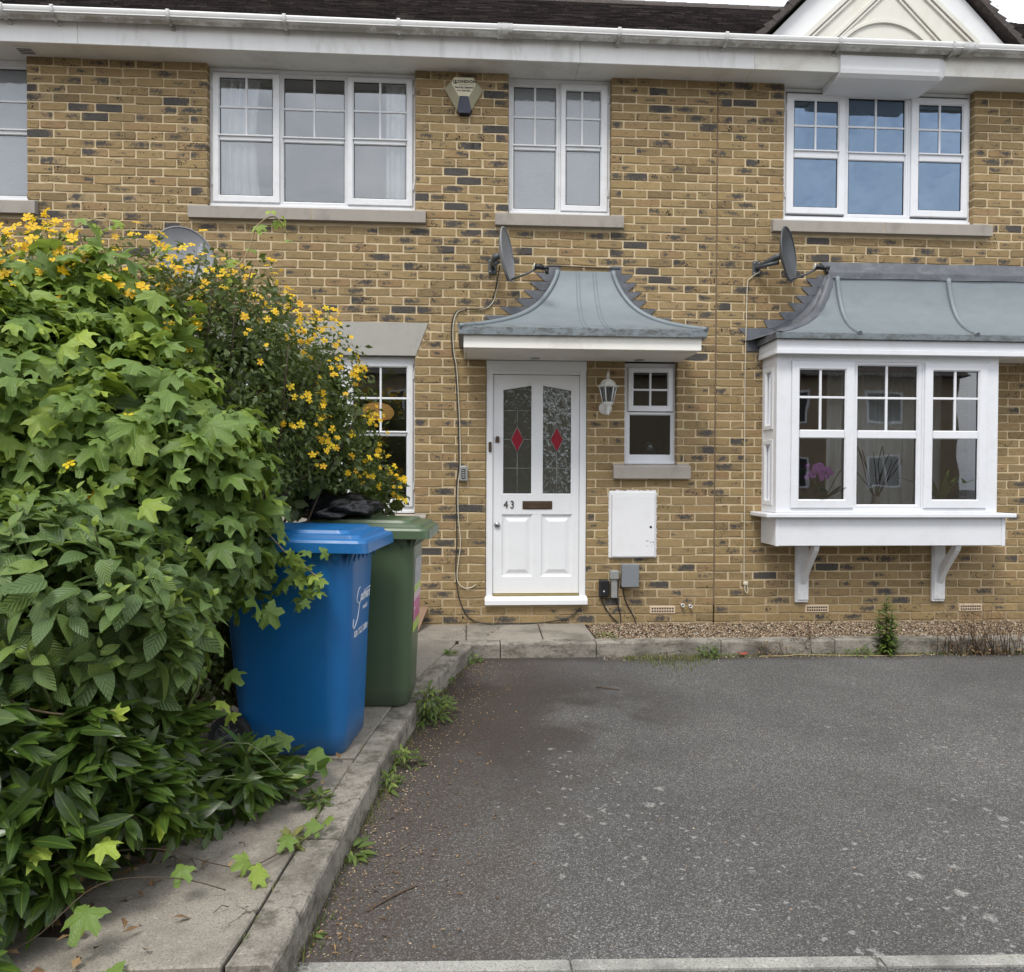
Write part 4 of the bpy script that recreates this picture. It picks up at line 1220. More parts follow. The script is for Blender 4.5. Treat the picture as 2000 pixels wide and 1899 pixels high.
for fx_, sg, (a, b) in ((xl, -1, (TX0-0.075, TX0+0.01)), (xr, 1, (TX1-0.01, TX1+0.08))):
    m = MB(); saw_flashing(m, fx_, sg, CZ0+0.165, CZ1+0.05, L0=0.10)
    m.box(a, b, -0.010, -0.004, CZ1-0.11, CZ1+0.055)
    m.build('lead_flashing', MT['lead'], canopy)
m = MB()
FX0, FX1, FY = -0.048, 1.858, -0.612
m.cbox(FX0, FX1, FY, FY+0.02, 2.386, 2.49, 0.003)
m.cbox(FX0, FX0+0.02, FY+0.021, -0.001, 2.388, 2.489, 0.003); m.cbox(FX1-0.02, FX1, FY+0.021, -0.001, 2.388, 2.489, 0.003)
m.build('canopy_fascia', MT['fascia_cream'], canopy)
m = MB(); m.box(FX0+0.021, FX1-0.021, FY+0.021, -0.001, 2.3885, 2.40)
m.build('canopy_soffit', MT['soffit'], canopy)
for x, y in ((0.563, -0.12), (1.475, -0.10)):
    m = MB(); m.lathe([(0.0, 2.3875), (0.03, 2.3865), (0.036, 2.383), (0.042, 2.3835), (0.042, 2.389)], (x, y, 0), 'z', 20)
    m.build('recessed_spotlight', MT['grey_metal'], canopy)

# ------------------------------------------------------------------ bay window
bay = part_empty('bay_window', house2)
BX0, BX1, BY = 2.612, 4.580, -0.31
BZ0, BZ1 = 1.068, 2.40
m = MB()
m.cbox(BX0, 2.740, BY, -0.001, BZ0, 2.43, 0.004) if False else None
# front frame: posts and rails around three lights
LT = [dict(o=(2.740, 3.284, 1.111, 2.363), g=(2.811, 3.208, 1.185, 2.290), bar=2.057, vb=2.994, mid=(1.708, 1.779), cas=True),
      dict(o=(3.302, 3.895, 1.111, 2.363), g=(3.331, 3.857, 1.141, 2.332), bar=2.057, vb=3.589, mid=(1.708, 1.779), cas=False),
      dict(o=(3.913, 4.472, 1.111, 2.363), g=(3.992, 4.395, 1.185, 2.290), bar=2.057, vb=4.190, mid=(1.708, 1.779), cas=True)]
yb = BY+0.06
m.cbox(BX0, 2.740, BY, yb, BZ0, 2.43, 0.004); m.cbox(4.472, BX1, BY, yb, BZ0, 2.43, 0.004)
m.cbox(2.738, 4.474, BY+0.001, yb, BZ0, 1.111, 0.003); m.cbox(2.738, 4.474, BY+0.001, yb, 2.363, 2.43, 0.003)
m.cbox(3.284, 3.302, BY+0.0015, yb, 1.109, 2.365, 0.002); m.cbox(3.895, 3.913, BY+0.0015, yb, 1.109, 2.365, 0.002)
# left return
m.cbox(BX0, BX0+0.055, yb+0.0005, -0.205, BZ0, 2.43, 0.002) if False else None
m.cbox(BX0+0.001, BX0+0.055, BY+0.0605, BY+0.075, BZ0, 2.43, 0.002)
m.cbox(BX0+0.001, BX0+0.055, -0.035, 0.03, BZ0, 2.43, 0.002)
m.cbox(BX0+0.001, BX0+0.055, BY+0.075, -0.035, BZ0, 1.13, 0.002); m.cbox(BX0+0.001, BX0+0.055, BY+0.075, -0.035, 2.33, 2.43, 0.002)
m.cbox(BX0+0.003, BX0+0.05, BY+0.075, -0.035, 1.70, 1.785, 0.002)
m.cbox(BX1-0.055, BX1-0.001, BY+0.0605, 0.03, BZ0, 2.43, 0.002)
bf = m.build('bay_frame', MT['upvc'], bay)
OFF[bf.name] = OFF[bay.name]
for l in LT:
    y = BY-0.014 if l['cas'] else BY+0.006
    s = MB(); s.ring(l['o'], l['g'], y, yb-0.006, 0.011)
    gx0, gx1, gz0, gz1 = l['g']; gk = 0.005
    s.ring((gx0, gx1, gz0, gz1), (gx0+gk, gx1-gk, gz0+gk, gz1-gk), y+0.016, y+0.026, 0.001, 1)
    s.cbox(gx0+0.001, gx1-0.001, y+0.004, yb-0.008, l['mid'][0], l['mid'][1], 0.007)
    s.build('bay_sash', [MT['upvc'], MT['dark_rubber']], bay)
    for c, d in ((gz0, l['mid'][0]+0.001), (l['mid'][1]-0.001, gz1)):
        p = MB(); p.add([(gx0, y+0.024, c), (gx1, y+0.024, c), (gx1, y+0.024, d), (gx0, y+0.024, d)], [(0, 1, 2, 3)]); p.build('pane', MT['glass_low'], bay, fixn=False)
    b2 = MB(); b2.cbox(gx0-0.001, gx1+0.001, y+0.014, y+0.032, l['bar']-0.010, l['bar']+0.010, 0.003); b2.build('glazing_bar', MT['upvc'], bay)
    b2 = MB(); b2.cbox(l['vb']-0.010, l['vb']+0.010, y+0.0125, y+0.031, l['mid'][1], gz1+0.001, 0.003); b2.build('glazing_bar', MT['upvc'], bay)
for z0, z1 in ((1.131, 1.699), (1.786, 2.329)):
    p = MB(); p.add([(BX0+0.02, BY+0.074, z0), (BX0+0.02, -0.034, z0), (BX0+0.02, -0.034, z1), (BX0+0.02, BY+0.074, z1)], [(0, 1, 2, 3)]); p.build('pane', MT['glass_low'], bay, fixn=False)
    q = MB(); q.ring((0, 0.2, z0, z1), (0.045, 0.155, z0+0.045, z1-0.045), -0.012, 0.012, 0.008)
    q.v = [(BX0+0.006+v[1], -0.036-v[0]*1.0, v[2]) for v in q.v]
    q.build('bay_sash', MT['upvc'], bay)
m = MB(); m.cbox(2.51, 4.722, -0.365, -0.001, 1.030, 1.066, 0.006); m.build('bay_sill', MT['upvc'], bay)
m = MB()
m.cbox(2.618, 4.648, -0.312, -0.300, 0.787, 1.0295, 0.002); m.cbox(2.610, 2.640, -0.318, -0.306, 0.783, 1.0293, 0.002); m.cbox(4.622, 4.655, -0.318, -0.306, 0.783, 1.0293, 0.002)
m.cbox(2.611, 2.622, -0.300, -0.001, 0.787, 1.0292, 0.002); m.cbox(4.644, 4.654, -0.300, -0.001, 0.787, 1.0292, 0.002)
m.box(2.623, 4.643, -0.299, -0.002, 0.790, 0.80)
m.build('bay_apron', MT['upvc'], bay)
m = MB(); m.box(2.66, 4.54, BY+0.065, 0.1, 1.045, 1.0675); m.build('window_board', MT['upvc_old'], bay)
for xc in (2.98, 4.25):
    m = MB()
    m.cbox(xc-0.058, xc+0.058, -0.030, -0.001, 0.250, 0.786, 0.004); m.cbox(xc-0.046, xc+0.058, -0.040, -0.031, 0.272, 0.786, 0.004)
    m.prism([(-0.041, 0.415), (-0.041, 0.50), (-0.075, 0.60), (-0.235, 0.786), (-0.290, 0.786), (-0.272, 0.74), (-0.12, 0.545)], 'x', xc-0.014, xc+0.032)
    m.build('bay_bracket', MT['upvc_old'], bay)
FB0 = 2.578
m = MB()
FYB = -0.385
m.cbox(FB0, 6.5, FYB, FYB+0.02, 2.455, 2.535, 0.003); m.cbox(FB0-0.004, 6.5, FYB-0.008, FYB+0.012, 2.412, 2.4545, 0.004)
m.cbox(FB0, FB0+0.02, FYB+0.021, -0.001, 2.455, 2.534, 0.003); m.cbox(FB0-0.006, FB0+0.014, FYB+0.013, -0.001, 2.4125, 2.4545, 0.004)
m.build('bay_fascia', MT['upvc'], bay)
m = MB(); m.box(FB0+0.021, 6.5, FYB+0.021, 0.0, 2.418, 2.428); m.build('bay_soffit', MT['soffit'], bay)
# bay roof
BE0, BP = 2.553, 0.425
BT0, BTP = 3.19, 0.035
RZ0, RZ1 = 2.585, 3.160
def bay_level(t):
    o = ofun(t)
    return BT0+(BE0-BT0)*o, BTP+(BP-BTP)*o, RZ0+(RZ1-RZ0)*t
lb = [bay_level((i/N)**1.3) for i in range(N+1)]
XE = 6.5
m = MB()
m.grid([[(a+(XE-a)*k/10, -p, z) for k in range(11)] for a, p, z in lb])
m.add([(BE0, -BP, RZ0), (XE, -BP, RZ0), (XE, -BP+0.003, RZ0-0.048), (BE0, -BP+0.003, RZ0-0.048)], [(0, 1, 2, 3)])
m.add([(BE0, -BP+0.003, RZ0-0.048), (XE, -BP+0.003, RZ0-0.048), (XE, 0, RZ0-0.048), (BE0, 0, RZ0-0.048)], [(0, 1, 2, 3)])
m.build('zinc_roof', MT['zinc'], bay)
for x in (3.268, 4.296, 5.32):
    m = MB(); m.tube([(x, -p-0.006, z) for a, p, z in lb], 0.022, 10); m.build('roof_roll', MT['zinc'], bay)
m = MB()
m.grid([[(a-0.002, 0.0, z), (a-0.002, -p*0.5, z), (a-0.002, -p, z)] for a, p, z in lb])
m.add([(BE0-0.002, 0, RZ0), (BE0-0.002, -BP, RZ0), (BE0-0.002, -BP, RZ0-0.048), (BE0-0.002, 0, RZ0-0.06)], [(0, 1, 2, 3)])
def wav(i, k): return 0.004*math.sin(i*1.9+k*1.3)
m.grid([[(a-0.026+wav(i, 0), -p+0.03, z+0.012), (a-0.010, -p-0.010, z+0.018), (a+0.02, -p-0.014, z+0.010), (a+0.052+wav(i, 2), -p-0.005, z+0.003)] for i, (a, p, z) in enumerate(lb)])
m.grid([[(a-0.10*(1-i/N)-0.03, -0.004, z+0.0), (a-0.06*(1-i/N)-0.012, -0.05, z+0.03*math.sin(i*0.9)*0.3), (a+0.0, -p*0.6, z+0.006)] for i, (a, p, z) in enumerate(lb)])
m.prism([(2.463, 2.492), (2.56, 2.492), (2.62, 2.56), (2.66, 2.66), (2.56, 2.645), (2.463, 2.690)], 'y', -0.012, -0.0035)
xlb = lambda z: float(np.interp(z, [l[2] for l in lb], [l[0] for l in lb]))-0.03
saw_flashing(m, xlb, -1, RZ0+0.07, RZ1+0.02, L0=0.085)
m.build('lead_hip', MT['lead'], bay)
m = MB()
xs = np.linspace(3.13, XE, 40)
prof = [(-0.005, 3.300), (-0.012, 3.295), (-0.014, 3.245), (-0.026, 3.228), (-0.046, 3.212), (-0.050, 3.190), (-0.046, 3.160), (-0.048, 3.145)]
m.grid([[(x - (0.0 if x > 3.14 else 0.0) + (3.30-z)*0.45*(1 if i == 0 else 0), y+0.0025*math.sin(x*9+j), z+0.003*math.sin(x*7+j*0.8)) for j, (y, z) in enumerate(prof)] for i, x in enumerate(xs)])
m.build('ridge_flashing', MT['lead'], bay)

# ------------------------------------------------------------------ eaves, gutter, main roof, gable
XS = 2.42
def eaves(parent, x0, x1, fmat, joints):
    m = MB()
    j = [x0]+joints+[x1]
    for a, b in zip(j, j[1:]):
        m.cbox(a+0.001, b-0.001, -0.242, -0.222, 4.852, 5.07, 0.003)
    m.build('fascia_board', MT[fmat], parent)
    m = MB()
    for a, b in zip(j, j[1:]):
        m.box(a+0.0015, b-0.0015, -0.221, 0.13, 4.870, 4.880)
    m.build('soffit_board', MT['soffit'], parent)
def gutter(parent, x0, x1, brk, unions):
    m = MB()
    cy, cz, r = -0.308, 5.058, 0.058
    A = np.linspace(math.pi, 2*math.pi, 13)
    prof = [(cy+r*math.cos(w), cz+r*math.sin(w)*0.98) for w in A]
    prof = [(cy-r+0.012, cz+0.012), (cy-r-0.003, cz+0.013), (cy-r-0.004, cz+0.003)] + prof[1:] + [(cy+r, cz+0.008)]
    inner = [(cy+(r-0.004)*math.cos(w), cz+(r-0.004)*math.sin(w)) for w in A[::-1]]
    xs = np.linspace(x0, x1, 24)
    dz = lambda x: 0.0016*math.sin(x*2.1)
    m.grid([[(x, y, z+dz(x)) for y, z in prof+inner] for x in xs])
    # moulded line half way down
    m.tube([(x, cy-r*0.86, cz-r*0.52+dz(x)) for x in xs], 0.0055, 6)
    g = m.build('gutter', MT['gutter'], parent)
    for x in brk:
        b = MB()
        pr = [(cy+(r+0.009)*math.cos(w), cz+(r+0.009)*math.sin(w)) for w in A]
        pr = [(cy-r-0.012, cz+0.018), (cy-r-0.012, cz+0.005)] + pr[1:]
        b.grid([[(xx, y, z) for y, z in pr] for xx in (x-0.012, x+0.012)])
        b.cbox(x-0.016, x+0.016, cy+r-0.006, -0.243, cz-0.075, cz+0.005, 0.002)
        b.cbox(x-0.014, x+0.014, cy-r-0.010, cy-r+0.016, cz+0.012, cz+0.022, 0.002)
        b.build('gutter_bracket', MT['gutter'], g)
    for x in unions:
        b = MB()
        pr = [(cy+(r+0.007)*math.cos(w), cz+(r+0.007)*math.sin(w)) for w in A]
        pr = [(cy-r-0.010, cz+0.016)] + pr
        for a, c in ((-0.062, -0.034), (-0.030, 0.030), (0.034, 0.062)):
            b.grid([[(x+xx, y, z) for y, z in pr] for xx in (a, c)])
        b.build('gutter_union', MT['gutter'], g)
eaves(house, -5.4, XS, 'fascia_old', [-3.17, 0.92])
eaves(house2, XS, 6.5, 'fascia_cream', [4.9])
gutter(house, -5.4, XJ, [-4.6, -3.688, -3.301, -2.409, -1.497, -0.584, 1.229, 2.135], [0.282])
gutter(house2, XJ+0.001, 6.5, [3.108, 4.106, 5.1], [4.25])
m = MB(); m.box(-3.72, -3.60, -0.13, -0.04, 4.866, 4.8695, 1)
for k in range(5): m.box(-3.722, -3.598, -0.13+k*0.022, -0.126+k*0.022, 4.862, 4.8658, 0)
m.ring((-3.74, -3.58, 0, 0.13), (-3.72, -3.60, 0.02, 0.11), 0, 0.006, 0.001)
m.v = m.v[:-24] + [(x, -0.15+z, 4.864+y*0.5) for x, y, z in m.v[-24:]]
m.build('soffit_vent', [MT['soffit'], MT['hole']], house)

def roof_tiles(parent, x0, x1, run, skip=None):
    """plain tiles lapped up the slope; too small in the picture to pick apart"""
    pitch = R(35)
    cs, sn = math.cos(pitch), math.sin(pitch)
    ab = AB()
    gauge = 0.10
    rows = int(run/cs/gauge)
    for r in range(rows):
        s0 = r*gauge
        w = 0.166 if r < 40 else 0.5
        x = x0 - (w/2 if r % 2 else 0)
        while x < x1:
            a, b = max(x+0.0015, x0), min(x+w-0.0015, x1)
            if b-a > 0.02 and not (skip and skip((a+b)/2, s0*cs)):
                j = random.uniform(-0.003, 0.004)
                lift = 0.022+j*1.6
                y0, z0 = -0.29+s0*cs, 5.075+s0*sn
                y1, z1 = y0+0.125*cs, z0+0.125*sn
                V = np.array([(a, y0-lift*sn, z0+lift*cs), (b, y0-lift*sn, z0+lift*cs+random.uniform(-0.002, 0.002)), (b, y1, z1), (a, y1, z1), (a, y0, z0), (b, y0, z0)])
                ab.add(V, [[0, 1, 2, 3], [4, 5, 1, 0]], (min(1, max(0, random.gauss(0.45, 0.28))), 0, 0), np.zeros((6, 2)))
            x += w
    o = link('roof_tiles', ab.mesh('roof_tiles', MT['tile_lap'], OFF[parent.name]), parent)
    o['kind'] = 'stuff'
def roof(parent, x0, x1, skip=None):
    run = 4.35
    z1 = 5.075+run*math.tan(R(35))
    m = MB(); m.add([(x0, -0.29, 5.068), (x1, -0.29, 5.068), (x1, -0.29+run, z1-0.007), (x0, -0.29+run, z1-0.007)], [(0, 1, 2, 3)])
    m.add([(x0, -0.29+run, z1-0.007), (x1, -0.29+run, z1-0.007), (x1, -0.29+2*run, 5.0), (x0, -0.29+2*run, 5.0)], [(0, 1, 2, 3)])
    rf = m.build('roof', MT['tile'], parent)
    roof_tiles(rf, x0, x1, run, skip)
    m = MB()
    xx = x0
    while xx < x1:
        m.lathe([(0.11, 0.0), (0.115, 0.3)], (xx, -0.29+run, z1-0.05), 'x', 8, a0=0, a1=math.pi)
        xx += 0.302
    m.build('ridge_tiles', MT['tile'], rf, kind='stuff')
GX, GAZ = 3.62, 6.26
GL, GR = 2.455, 4.80
roof(house, -5.4, XJ)
roof(house2, XJ, 7.5, lambda x, y: abs(x-GX) < (6.22-(5.075+(y+0.29)*0.7))*1.0 - 0.05)
gable = part_empty('gable', house2)
GY = -0.200
m = MB()
m.prism([(GL+0.03, 5.07), (GR-0.03, 5.07), (GX, GAZ-0.03)], 'y', GY, GY+0.05)
m.build('gable_wall', MT['white_render'], gable)
def band(m, pts, w, y0, y1):
    """a straight moulded strip lying on the gable face between two points"""
    a, b = Vector((pts[0][0], 0, pts[0][1])), Vector((pts[1][0], 0, pts[1][1]))
    d = (b-a).normalized(); n = Vector((-d.z, 0, d.x))
    q = [a+n*w/2, b+n*w/2, b-n*w/2, a-n*w/2]
    m.prism([(p.x, p.z) for p in q], 'y', y0, y1)
m = MB()
m.prism([(2.79, 5.08), (4.50, 5.08), (GX+0.01, 5.08+0.87*0.93)], 'y', GY-0.004, GY-0.001)
m.build('gable_panel', MT['cream_render'], gable)
for a, b in (((2.79, 5.08), (3.63, 5.88)), ((4.50, 5.08), (3.61, 5.88))):
    m = MB(); band(m, (a, b), 0.035, GY-0.030, GY-0.0045)
    s = 1 if a[0] < b[0] else -1
    band(m, ((a[0]+s*0.055, a[1]), (b[0], b[1]-0.055)), 0.018, GY-0.020, GY-0.0045)
    m.build('gable_moulding', MT['cream_render'], gable)
for a, b in (((3.045, 5.08), (3.62, 5.635)), ((4.185, 5.08), (3.62, 5.635))):
    m = MB(); band(m, (a, b), 0.024, GY-0.026, GY-0.0045)
    s = 1 if a[0] < b[0] else -1
    band(m, ((a[0]+s*0.045, a[1]), (b[0], b[1]-0.045)), 0.014, GY-0.018, GY-0.0045)
    m.build('gable_moulding', MT['cream_render'], gable)
m = MB()
ww = np.linspace(R(24), R(156), 25)
ac = (3.578, 4.815)
m.grid([[(ac[0]+0.485*math.cos(w), GY-0.005, ac[1]+0.485*math.sin(w)), (ac[0]+0.49*math.cos(w), GY-0.022, ac[1]+0.49*math.sin(w)), (ac[0]+0.515*math.cos(w), GY-0.022, ac[1]+0.515*math.sin(w)), (ac[0]+0.525*math.cos(w), GY-0.005, ac[1]+0.525*math.sin(w))] for w in ww], smooth=False)
m.build('gable_arch', MT['cream_render'], gable)
# verge: dark tiles with an undercloak along both slopes
for s, xb in ((-1, GL), (1, GR)):
    m = MB()
    L = math.hypot(xb-GX, GAZ-5.09)
    nT = 17
    for k in range(nT):
        t0, t1 = k/nT, (k+1.12)/nT
        a = Vector((xb+(GX-xb)*t0, 0, 5.10+(GAZ-5.10)*t0)); b = Vector((xb+(GX-xb)*t1, 0, 5.10+(GAZ-5.10)*t1))
        d = (b-a).normalized(); n = Vector((-d.z, 0, d.x))
        if n.z < 0: n = -n
        j = random.uniform(-0.003, 0.003)
        q = [a+n*0.0, b-n*0.006, b+n*0.034, a+n*(0.062+j)]
        m.prism([(p.x, p.z) for p in q], 'y', GY-0.075+j, GY+0.18)
    m.build('verge_tiles', MT['tile'], gable)
    m = MB()
    yb = 1.45
    m.add([(xb, GY+0.15, 5.11), (xb, -0.25, 5.11), (GX, GY+0.15, GAZ+0.02), (GX, yb, GAZ+0.02)], [(0, 1, 3, 2)]) if False else None
    m.add([(xb, GY+0.17, 5.12), (GX, GY+0.17, GAZ+0.025), (GX, yb, GAZ+0.025)], [(0, 1, 2)])
    m.build('gable_slope', MT['tile'], gable)
m = MB(); m.tube([(4.52, -0.30, 5.43), (4.545, -0.30, 5.465)], 0.006, 6); m.build('verge_clip', MT['gutter'], gable)
# coved white box hanging under the gutter below the gable
m = MB()
CXa, CXb = 3.160, 4.105
prof = [(-0.243, 5.0), (-0.268, 4.985), (-0.270, 4.87), (-0.262, 4.838), (-0.230, 4.815), (-0.18, 4.806), (-0.10, 4.804), (0.0, 4.804), (0.06, 4.804)]
rows = [[(CXa, y, z) for y, z in prof], [(CXb-0.075, y, z) for y, z in prof], [(CXb - (0.0 if i < 3 else min(0.07, (i-2)*0.014)), max(y, -0.243), z) for i, (y, z) in enumerate(prof)]]
m.grid(rows, smooth=False)
m.add(rows[0]+[(CXa, 0.06, 5.0)], [list(range(10))])
m.add(rows[-1]+[(CXb-0.07, 0.06, 5.0)], [list(range(10))])
m.build('coved_box', MT['white_render'], gable)

# ------------------------------------------------------------------ house across the road (it shows in the panes)
opp = thing('opposite_house', 'brown brick house across the road reflected in the bay panes', 'house', (2.0, -20, GZ))
m = MB(); m.box(-14, 18, -29, -20, GZ, 5.0); m.build('wall', simple('distant_brick', (0.34, 0.27, 0.18), 0.9, var=0.25, nscale=5), opp)
m = MB(); m.prism([(-29.3, 4.98), (-19.6, 4.98), (-24.5, 8.0)], 'x', -14.2, 18.2); m.build('roof', MT['tile'], opp)
for x in (-10.5, -7, -3, 0.4, 4, 7.5, 11, 14.5):
    for z in (0.9, 3.3):
        m = MB(); m.ring((x, x+1.3, z, z+1.2), (x+0.09, x+1.21, z+0.09, z+1.11), -0.03, 0.04, 0.01)
        m.v = [(v[0], -20+0.005-v[1], v[2]) for v in m.v]
        m.cbox(x+0.61, x+0.69, -19.99, -19.965, z+0.09, z+1.11, 0.004)
        wo = m.build('window', MT['upvc'], opp)
        p = MB(); p.add([(x+0.08, -19.985, z+0.08), (x+1.22, -19.985, z+0.08), (x+1.22, -19.985, z+1.12), (x+0.08, -19.985, z+1.12)], [(0, 1, 2, 3)]); p.build('pane', MT['black_plastic'], wo)


# ------------------------------------------------------------------ air bricks, overflow pipes, meter boxes
for i, ((x0, x1, z0, z1), par) in enumerate([(AIR1[0], house), (AIR2[0], house2), (AIR2[1], house2)]):
    m = MB()
    m.cbox(x0+0.006, x1-0.006, -0.006, 0.02, z0+0.005, z1-0.004, 0.003)
    nx = 9
    for r in range(2):
        for k in range(nx):
            cx = x0+0.03+(x1-x0-0.06)*k/(nx-1); cz = z0+0.025+r*0.025
            m.box(cx-0.0072, cx+0.0072, -0.0068, -0.0062, cz-0.0075, cz+0.0075, 1)
    m.build('air_brick', [MT['terracotta'], MT['hole']], par)
for x, z in ((1.893, 0.233), (1.963, 0.224)):
    m = MB(); m.lathe([(0.011, 0.01), (0.011, -0.035), (0.016, -0.036), (0.016, -0.05), (0.010, -0.051), (0.009, -0.04)], (x, 0, z), 'y', 14)
    m.lathe([(0.0, -0.042), (0.0095, -0.042)], (x, 0, z), 'y', 12, 1)
    m.build('overflow_pipe', [MT['lantern_white'], MT['hole']], house)

mbx = thing('meter_box', 'white wall meter box with a chipped door right of the front door', 'meter box', (1.445, -0.02, 0.65))
m = MB(); m.cbox(1.234, 1.656, -0.022, 0.05, 0.652, 1.24, 0.008)
rr = random.Random(4)
for k in range(40):       # ragged line of old render round the box
    x = 1.236+0.418*k/40; h = rr.uniform(0.004, 0.016)
    m.box(x, x+0.012, -0.004, 0.001, 1.236, 1.241+h)
for k in range(50):
    z = 0.66+0.57*k/50; w = rr.uniform(0.002, 0.009)
    m.box(1.652, 1.657+w, -0.004, 0.001, z, z+0.011); m.box(1.234-rr.uniform(0.001, 0.007), 1.236, -0.004, 0.001, z, z+0.011)
m.build('box_body', MT['meter_white'], mbx)
m = MB(); m.cbox(1.256, 1.638, -0.036, -0.0235, 0.664, 1.206, 0.004)
d = m.build('box_door', MT['meter_white'], mbx)
m = MB(); m.ring((1.252, 1.642, 0.660, 1.210), (1.257, 1.637, 0.665, 1.205), -0.0232, -0.0222, 0.0005); m.build('door_gap', MT['hole'], mbx)
m = MB(); m.lathe([(0, -0.040), (0.009, -0.0395), (0.011, -0.036)], (1.602, 0, 0.928), 'y', 12); m.build('door_lock', MT['hole'], mbx)
m = MB()
for k in range(16):
    x = rr.uniform(1.555, 1.635); z = rr.uniform(0.755, 0.805); s = rr.uniform(0.002, 0.007)
    m.add([(x, -0.0365, z), (x+s, -0.0365, z+s*0.3), (x+s*0.8, -0.0365, z+s), (x-s*0.2, -0.0365, z+s*0.8)], [(0, 1, 2, 3)])
m.build('paint_chips', MT['hole'], mbx, kind='stuff')

def wall_box(name, label, x0, x1, z0, z1, d, mat, c=0.008):
    m = MB(); m.cbox(x0, x1, -d, 0.004, z0, z1, c)
    return m.build(name, MT[mat], base=((x0+x1)/2, -d/2, z0)), m
gb = thing('junction_box', 'square grey plastic junction box under the meter box', 'junction box', (1.413, -0.03, 0.403))
m = MB(); m.cbox(1.341, 1.485, -0.075, 0.004, 0.405, 0.60, 0.006); m.build('box_body', MT['grey_plastic'], gb)
m = MB(); m.cbox(1.337, 1.489, -0.086, -0.0755, 0.402, 0.604, 0.005); m.build('box_lid', MT['grey_plastic'], gb)
cb = thing('conduit_box', 'narrow grey conduit box with a metal cap under the meter box', 'conduit box', (1.278, -0.02, 0.30))
m = MB(); m.cbox(1.252, 1.306, -0.045, 0.004, 0.302, 0.475, 0.004); m.build('conduit', MT['grey_metal'], cb)
m = MB(); m.cbox(1.240, 1.318, -0.060, 0.004, 0.468, 0.545, 0.006); m.build('conduit_cap', MT['grey_metal'], cb)
m = MB(); m.tube([(1.245, -0.02, 0.32), (1.245, -0.02, 0.47)], 0.003, 6); m.tube([(1.313, -0.02, 0.32), (1.313, -0.02, 0.47)], 0.003, 6); m.build('strap', MT['bronze_dark'], cb)
kb = thing('cable_terminal', 'small black cable terminal box with a white triangle mark', 'terminal box', (1.189, -0.02, 0.305))
m = MB(); m.cbox(1.145, 1.233, -0.045, 0.004, 0.308, 0.462, 0.012); m.build('box_body', MT['black_plastic'], kb)
m = MB(); m.add([(1.178, -0.0458, 0.358), (1.193, -0.0458, 0.356), (1.187, -0.0458, 0.374)], [(0, 1, 2)]); m.build('white_mark', MT['white_print'], kb)
for i, (pts, lab) in enumerate([([(1.165, -0.02, 0.31), (1.20, -0.012, 0.22), (1.262, -0.012, 0.132), (1.31, -0.012, 0.085), (1.335, -0.03, 0.045)], 'thin black cable running from the black terminal box to the gravel'),
                 ([(1.30, -0.02, 0.305), (1.318, -0.012, 0.23), (1.338, -0.012, 0.16), (1.342, -0.02, 0.045)], 'thin black cable dropping from the narrow conduit box to the gravel'),
                 ([(1.357, -0.02, 0.41), (1.372, -0.012, 0.32), (1.40, -0.012, 0.24), (1.455, -0.012, 0.14), (1.487, -0.03, 0.045)], 'thin black cable running from the square grey box to the gravel')]):
    m = MB(); m.tube(smooth_path(pts), 0.0055, 7)
    tag(m.build('cable', MT['cable_black']), lab, 'cable', 'cables under the meter box')

# ------------------------------------------------------------------ cables on the wall
wp = [(0.262, 3.150), (0.225, 2.964), (0.176, 2.861), (0.091, 2.826), (-0.056, 2.821), (-0.125, 2.773), (-0.149, 2.642), (-0.139, 2.442), (-0.115, 2.305), (-0.094, 1.953), (-0.086, 1.761), (-0.083, 1.46)]
wl = wp + [(-0.10, 1.30), (-0.1, 1.037), (-0.079, 0.80), (-0.092, 0.66), (-0.108, 0.52), (-0.098, 0.44), (-0.05, 0.395), (0.01, 0.395), (0.056, 0.422)]
m = MB(); m.tube(smooth_path([(x+0.004, -0.012 + (-0.20 if i == 0 else 0), z) for i, (x, z) in enumerate(wl)], 5), 0.0042, 7)
tag(m.build('cable', MT['cable_white']), 'pale coaxial cable looping down the wall beside the front door', 'cable', 'cables on the brick wall')
bl_ = [(x-0.010, z) for x, z in wp] + [(-0.112, 1.30), (-0.113, 1.037), (-0.108, 0.80), (-0.116, 0.62), (-0.112, 0.476), (-0.085, 0.30), (-0.03, 0.17), (0.037, 0.11), (0.145, 0.084), (0.36, 0.082), (0.582, 0.084), (0.841, 0.113), (0.93, 0.16), (0.987, 0.215)]
m = MB(); m.tube(smooth_path([(x, -0.012 + (-0.20 if i == 0 else 0) + (-0.025 if z < 0.1 else 0), z) for i, (x, z) in enumerate(bl_)], 5), 0.005, 7)
tag(m.build('cable', MT['cable_black']), 'black cable hanging down the wall and along the foot of the doorstep', 'cable', 'cables on the brick wall')
cp = [(2.56, -0.05, 3.19), (2.515, -0.012, 3.160), (2.482, -0.010, 3.130), (2.464, -0.008, 3.08), (2.457, -0.008, 2.75), (2.452, -0.012, 2.5), (2.450, -0.008, 2.067), (2.456, -0.008, 1.2), (2.458, -0.008, 0.46), (2.466, -0.010, 0.432)]
m = MB(); m.tube(smooth_path(cp, 6), 0.0042, 7)
m.cbox(2.448, 2.492, -0.028, -0.004, 0.405, 0.440, 0.008)
m.tube(smooth_path([(2.462, -0.02, 0.408), (2.462, -0.022, 0.365), (2.478, -0.022, 0.336), (2.489, -0.022, 0.352), (2.482, -0.02, 0.408)], 5), 0.0042, 7)
tag(m.build('cable', MT['cable_white']), 'white coaxial cable hanging straight down left of the bay to a small coil', 'cable', 'cables on the brick wall')
m = MB(); m.tube(smooth_path([(0.60, -0.012, 3.205), (0.75, -0.01, 3.213), (1.0, -0.01, 3.205), (1.32, -0.01, 3.198)], 5), 0.005, 6)
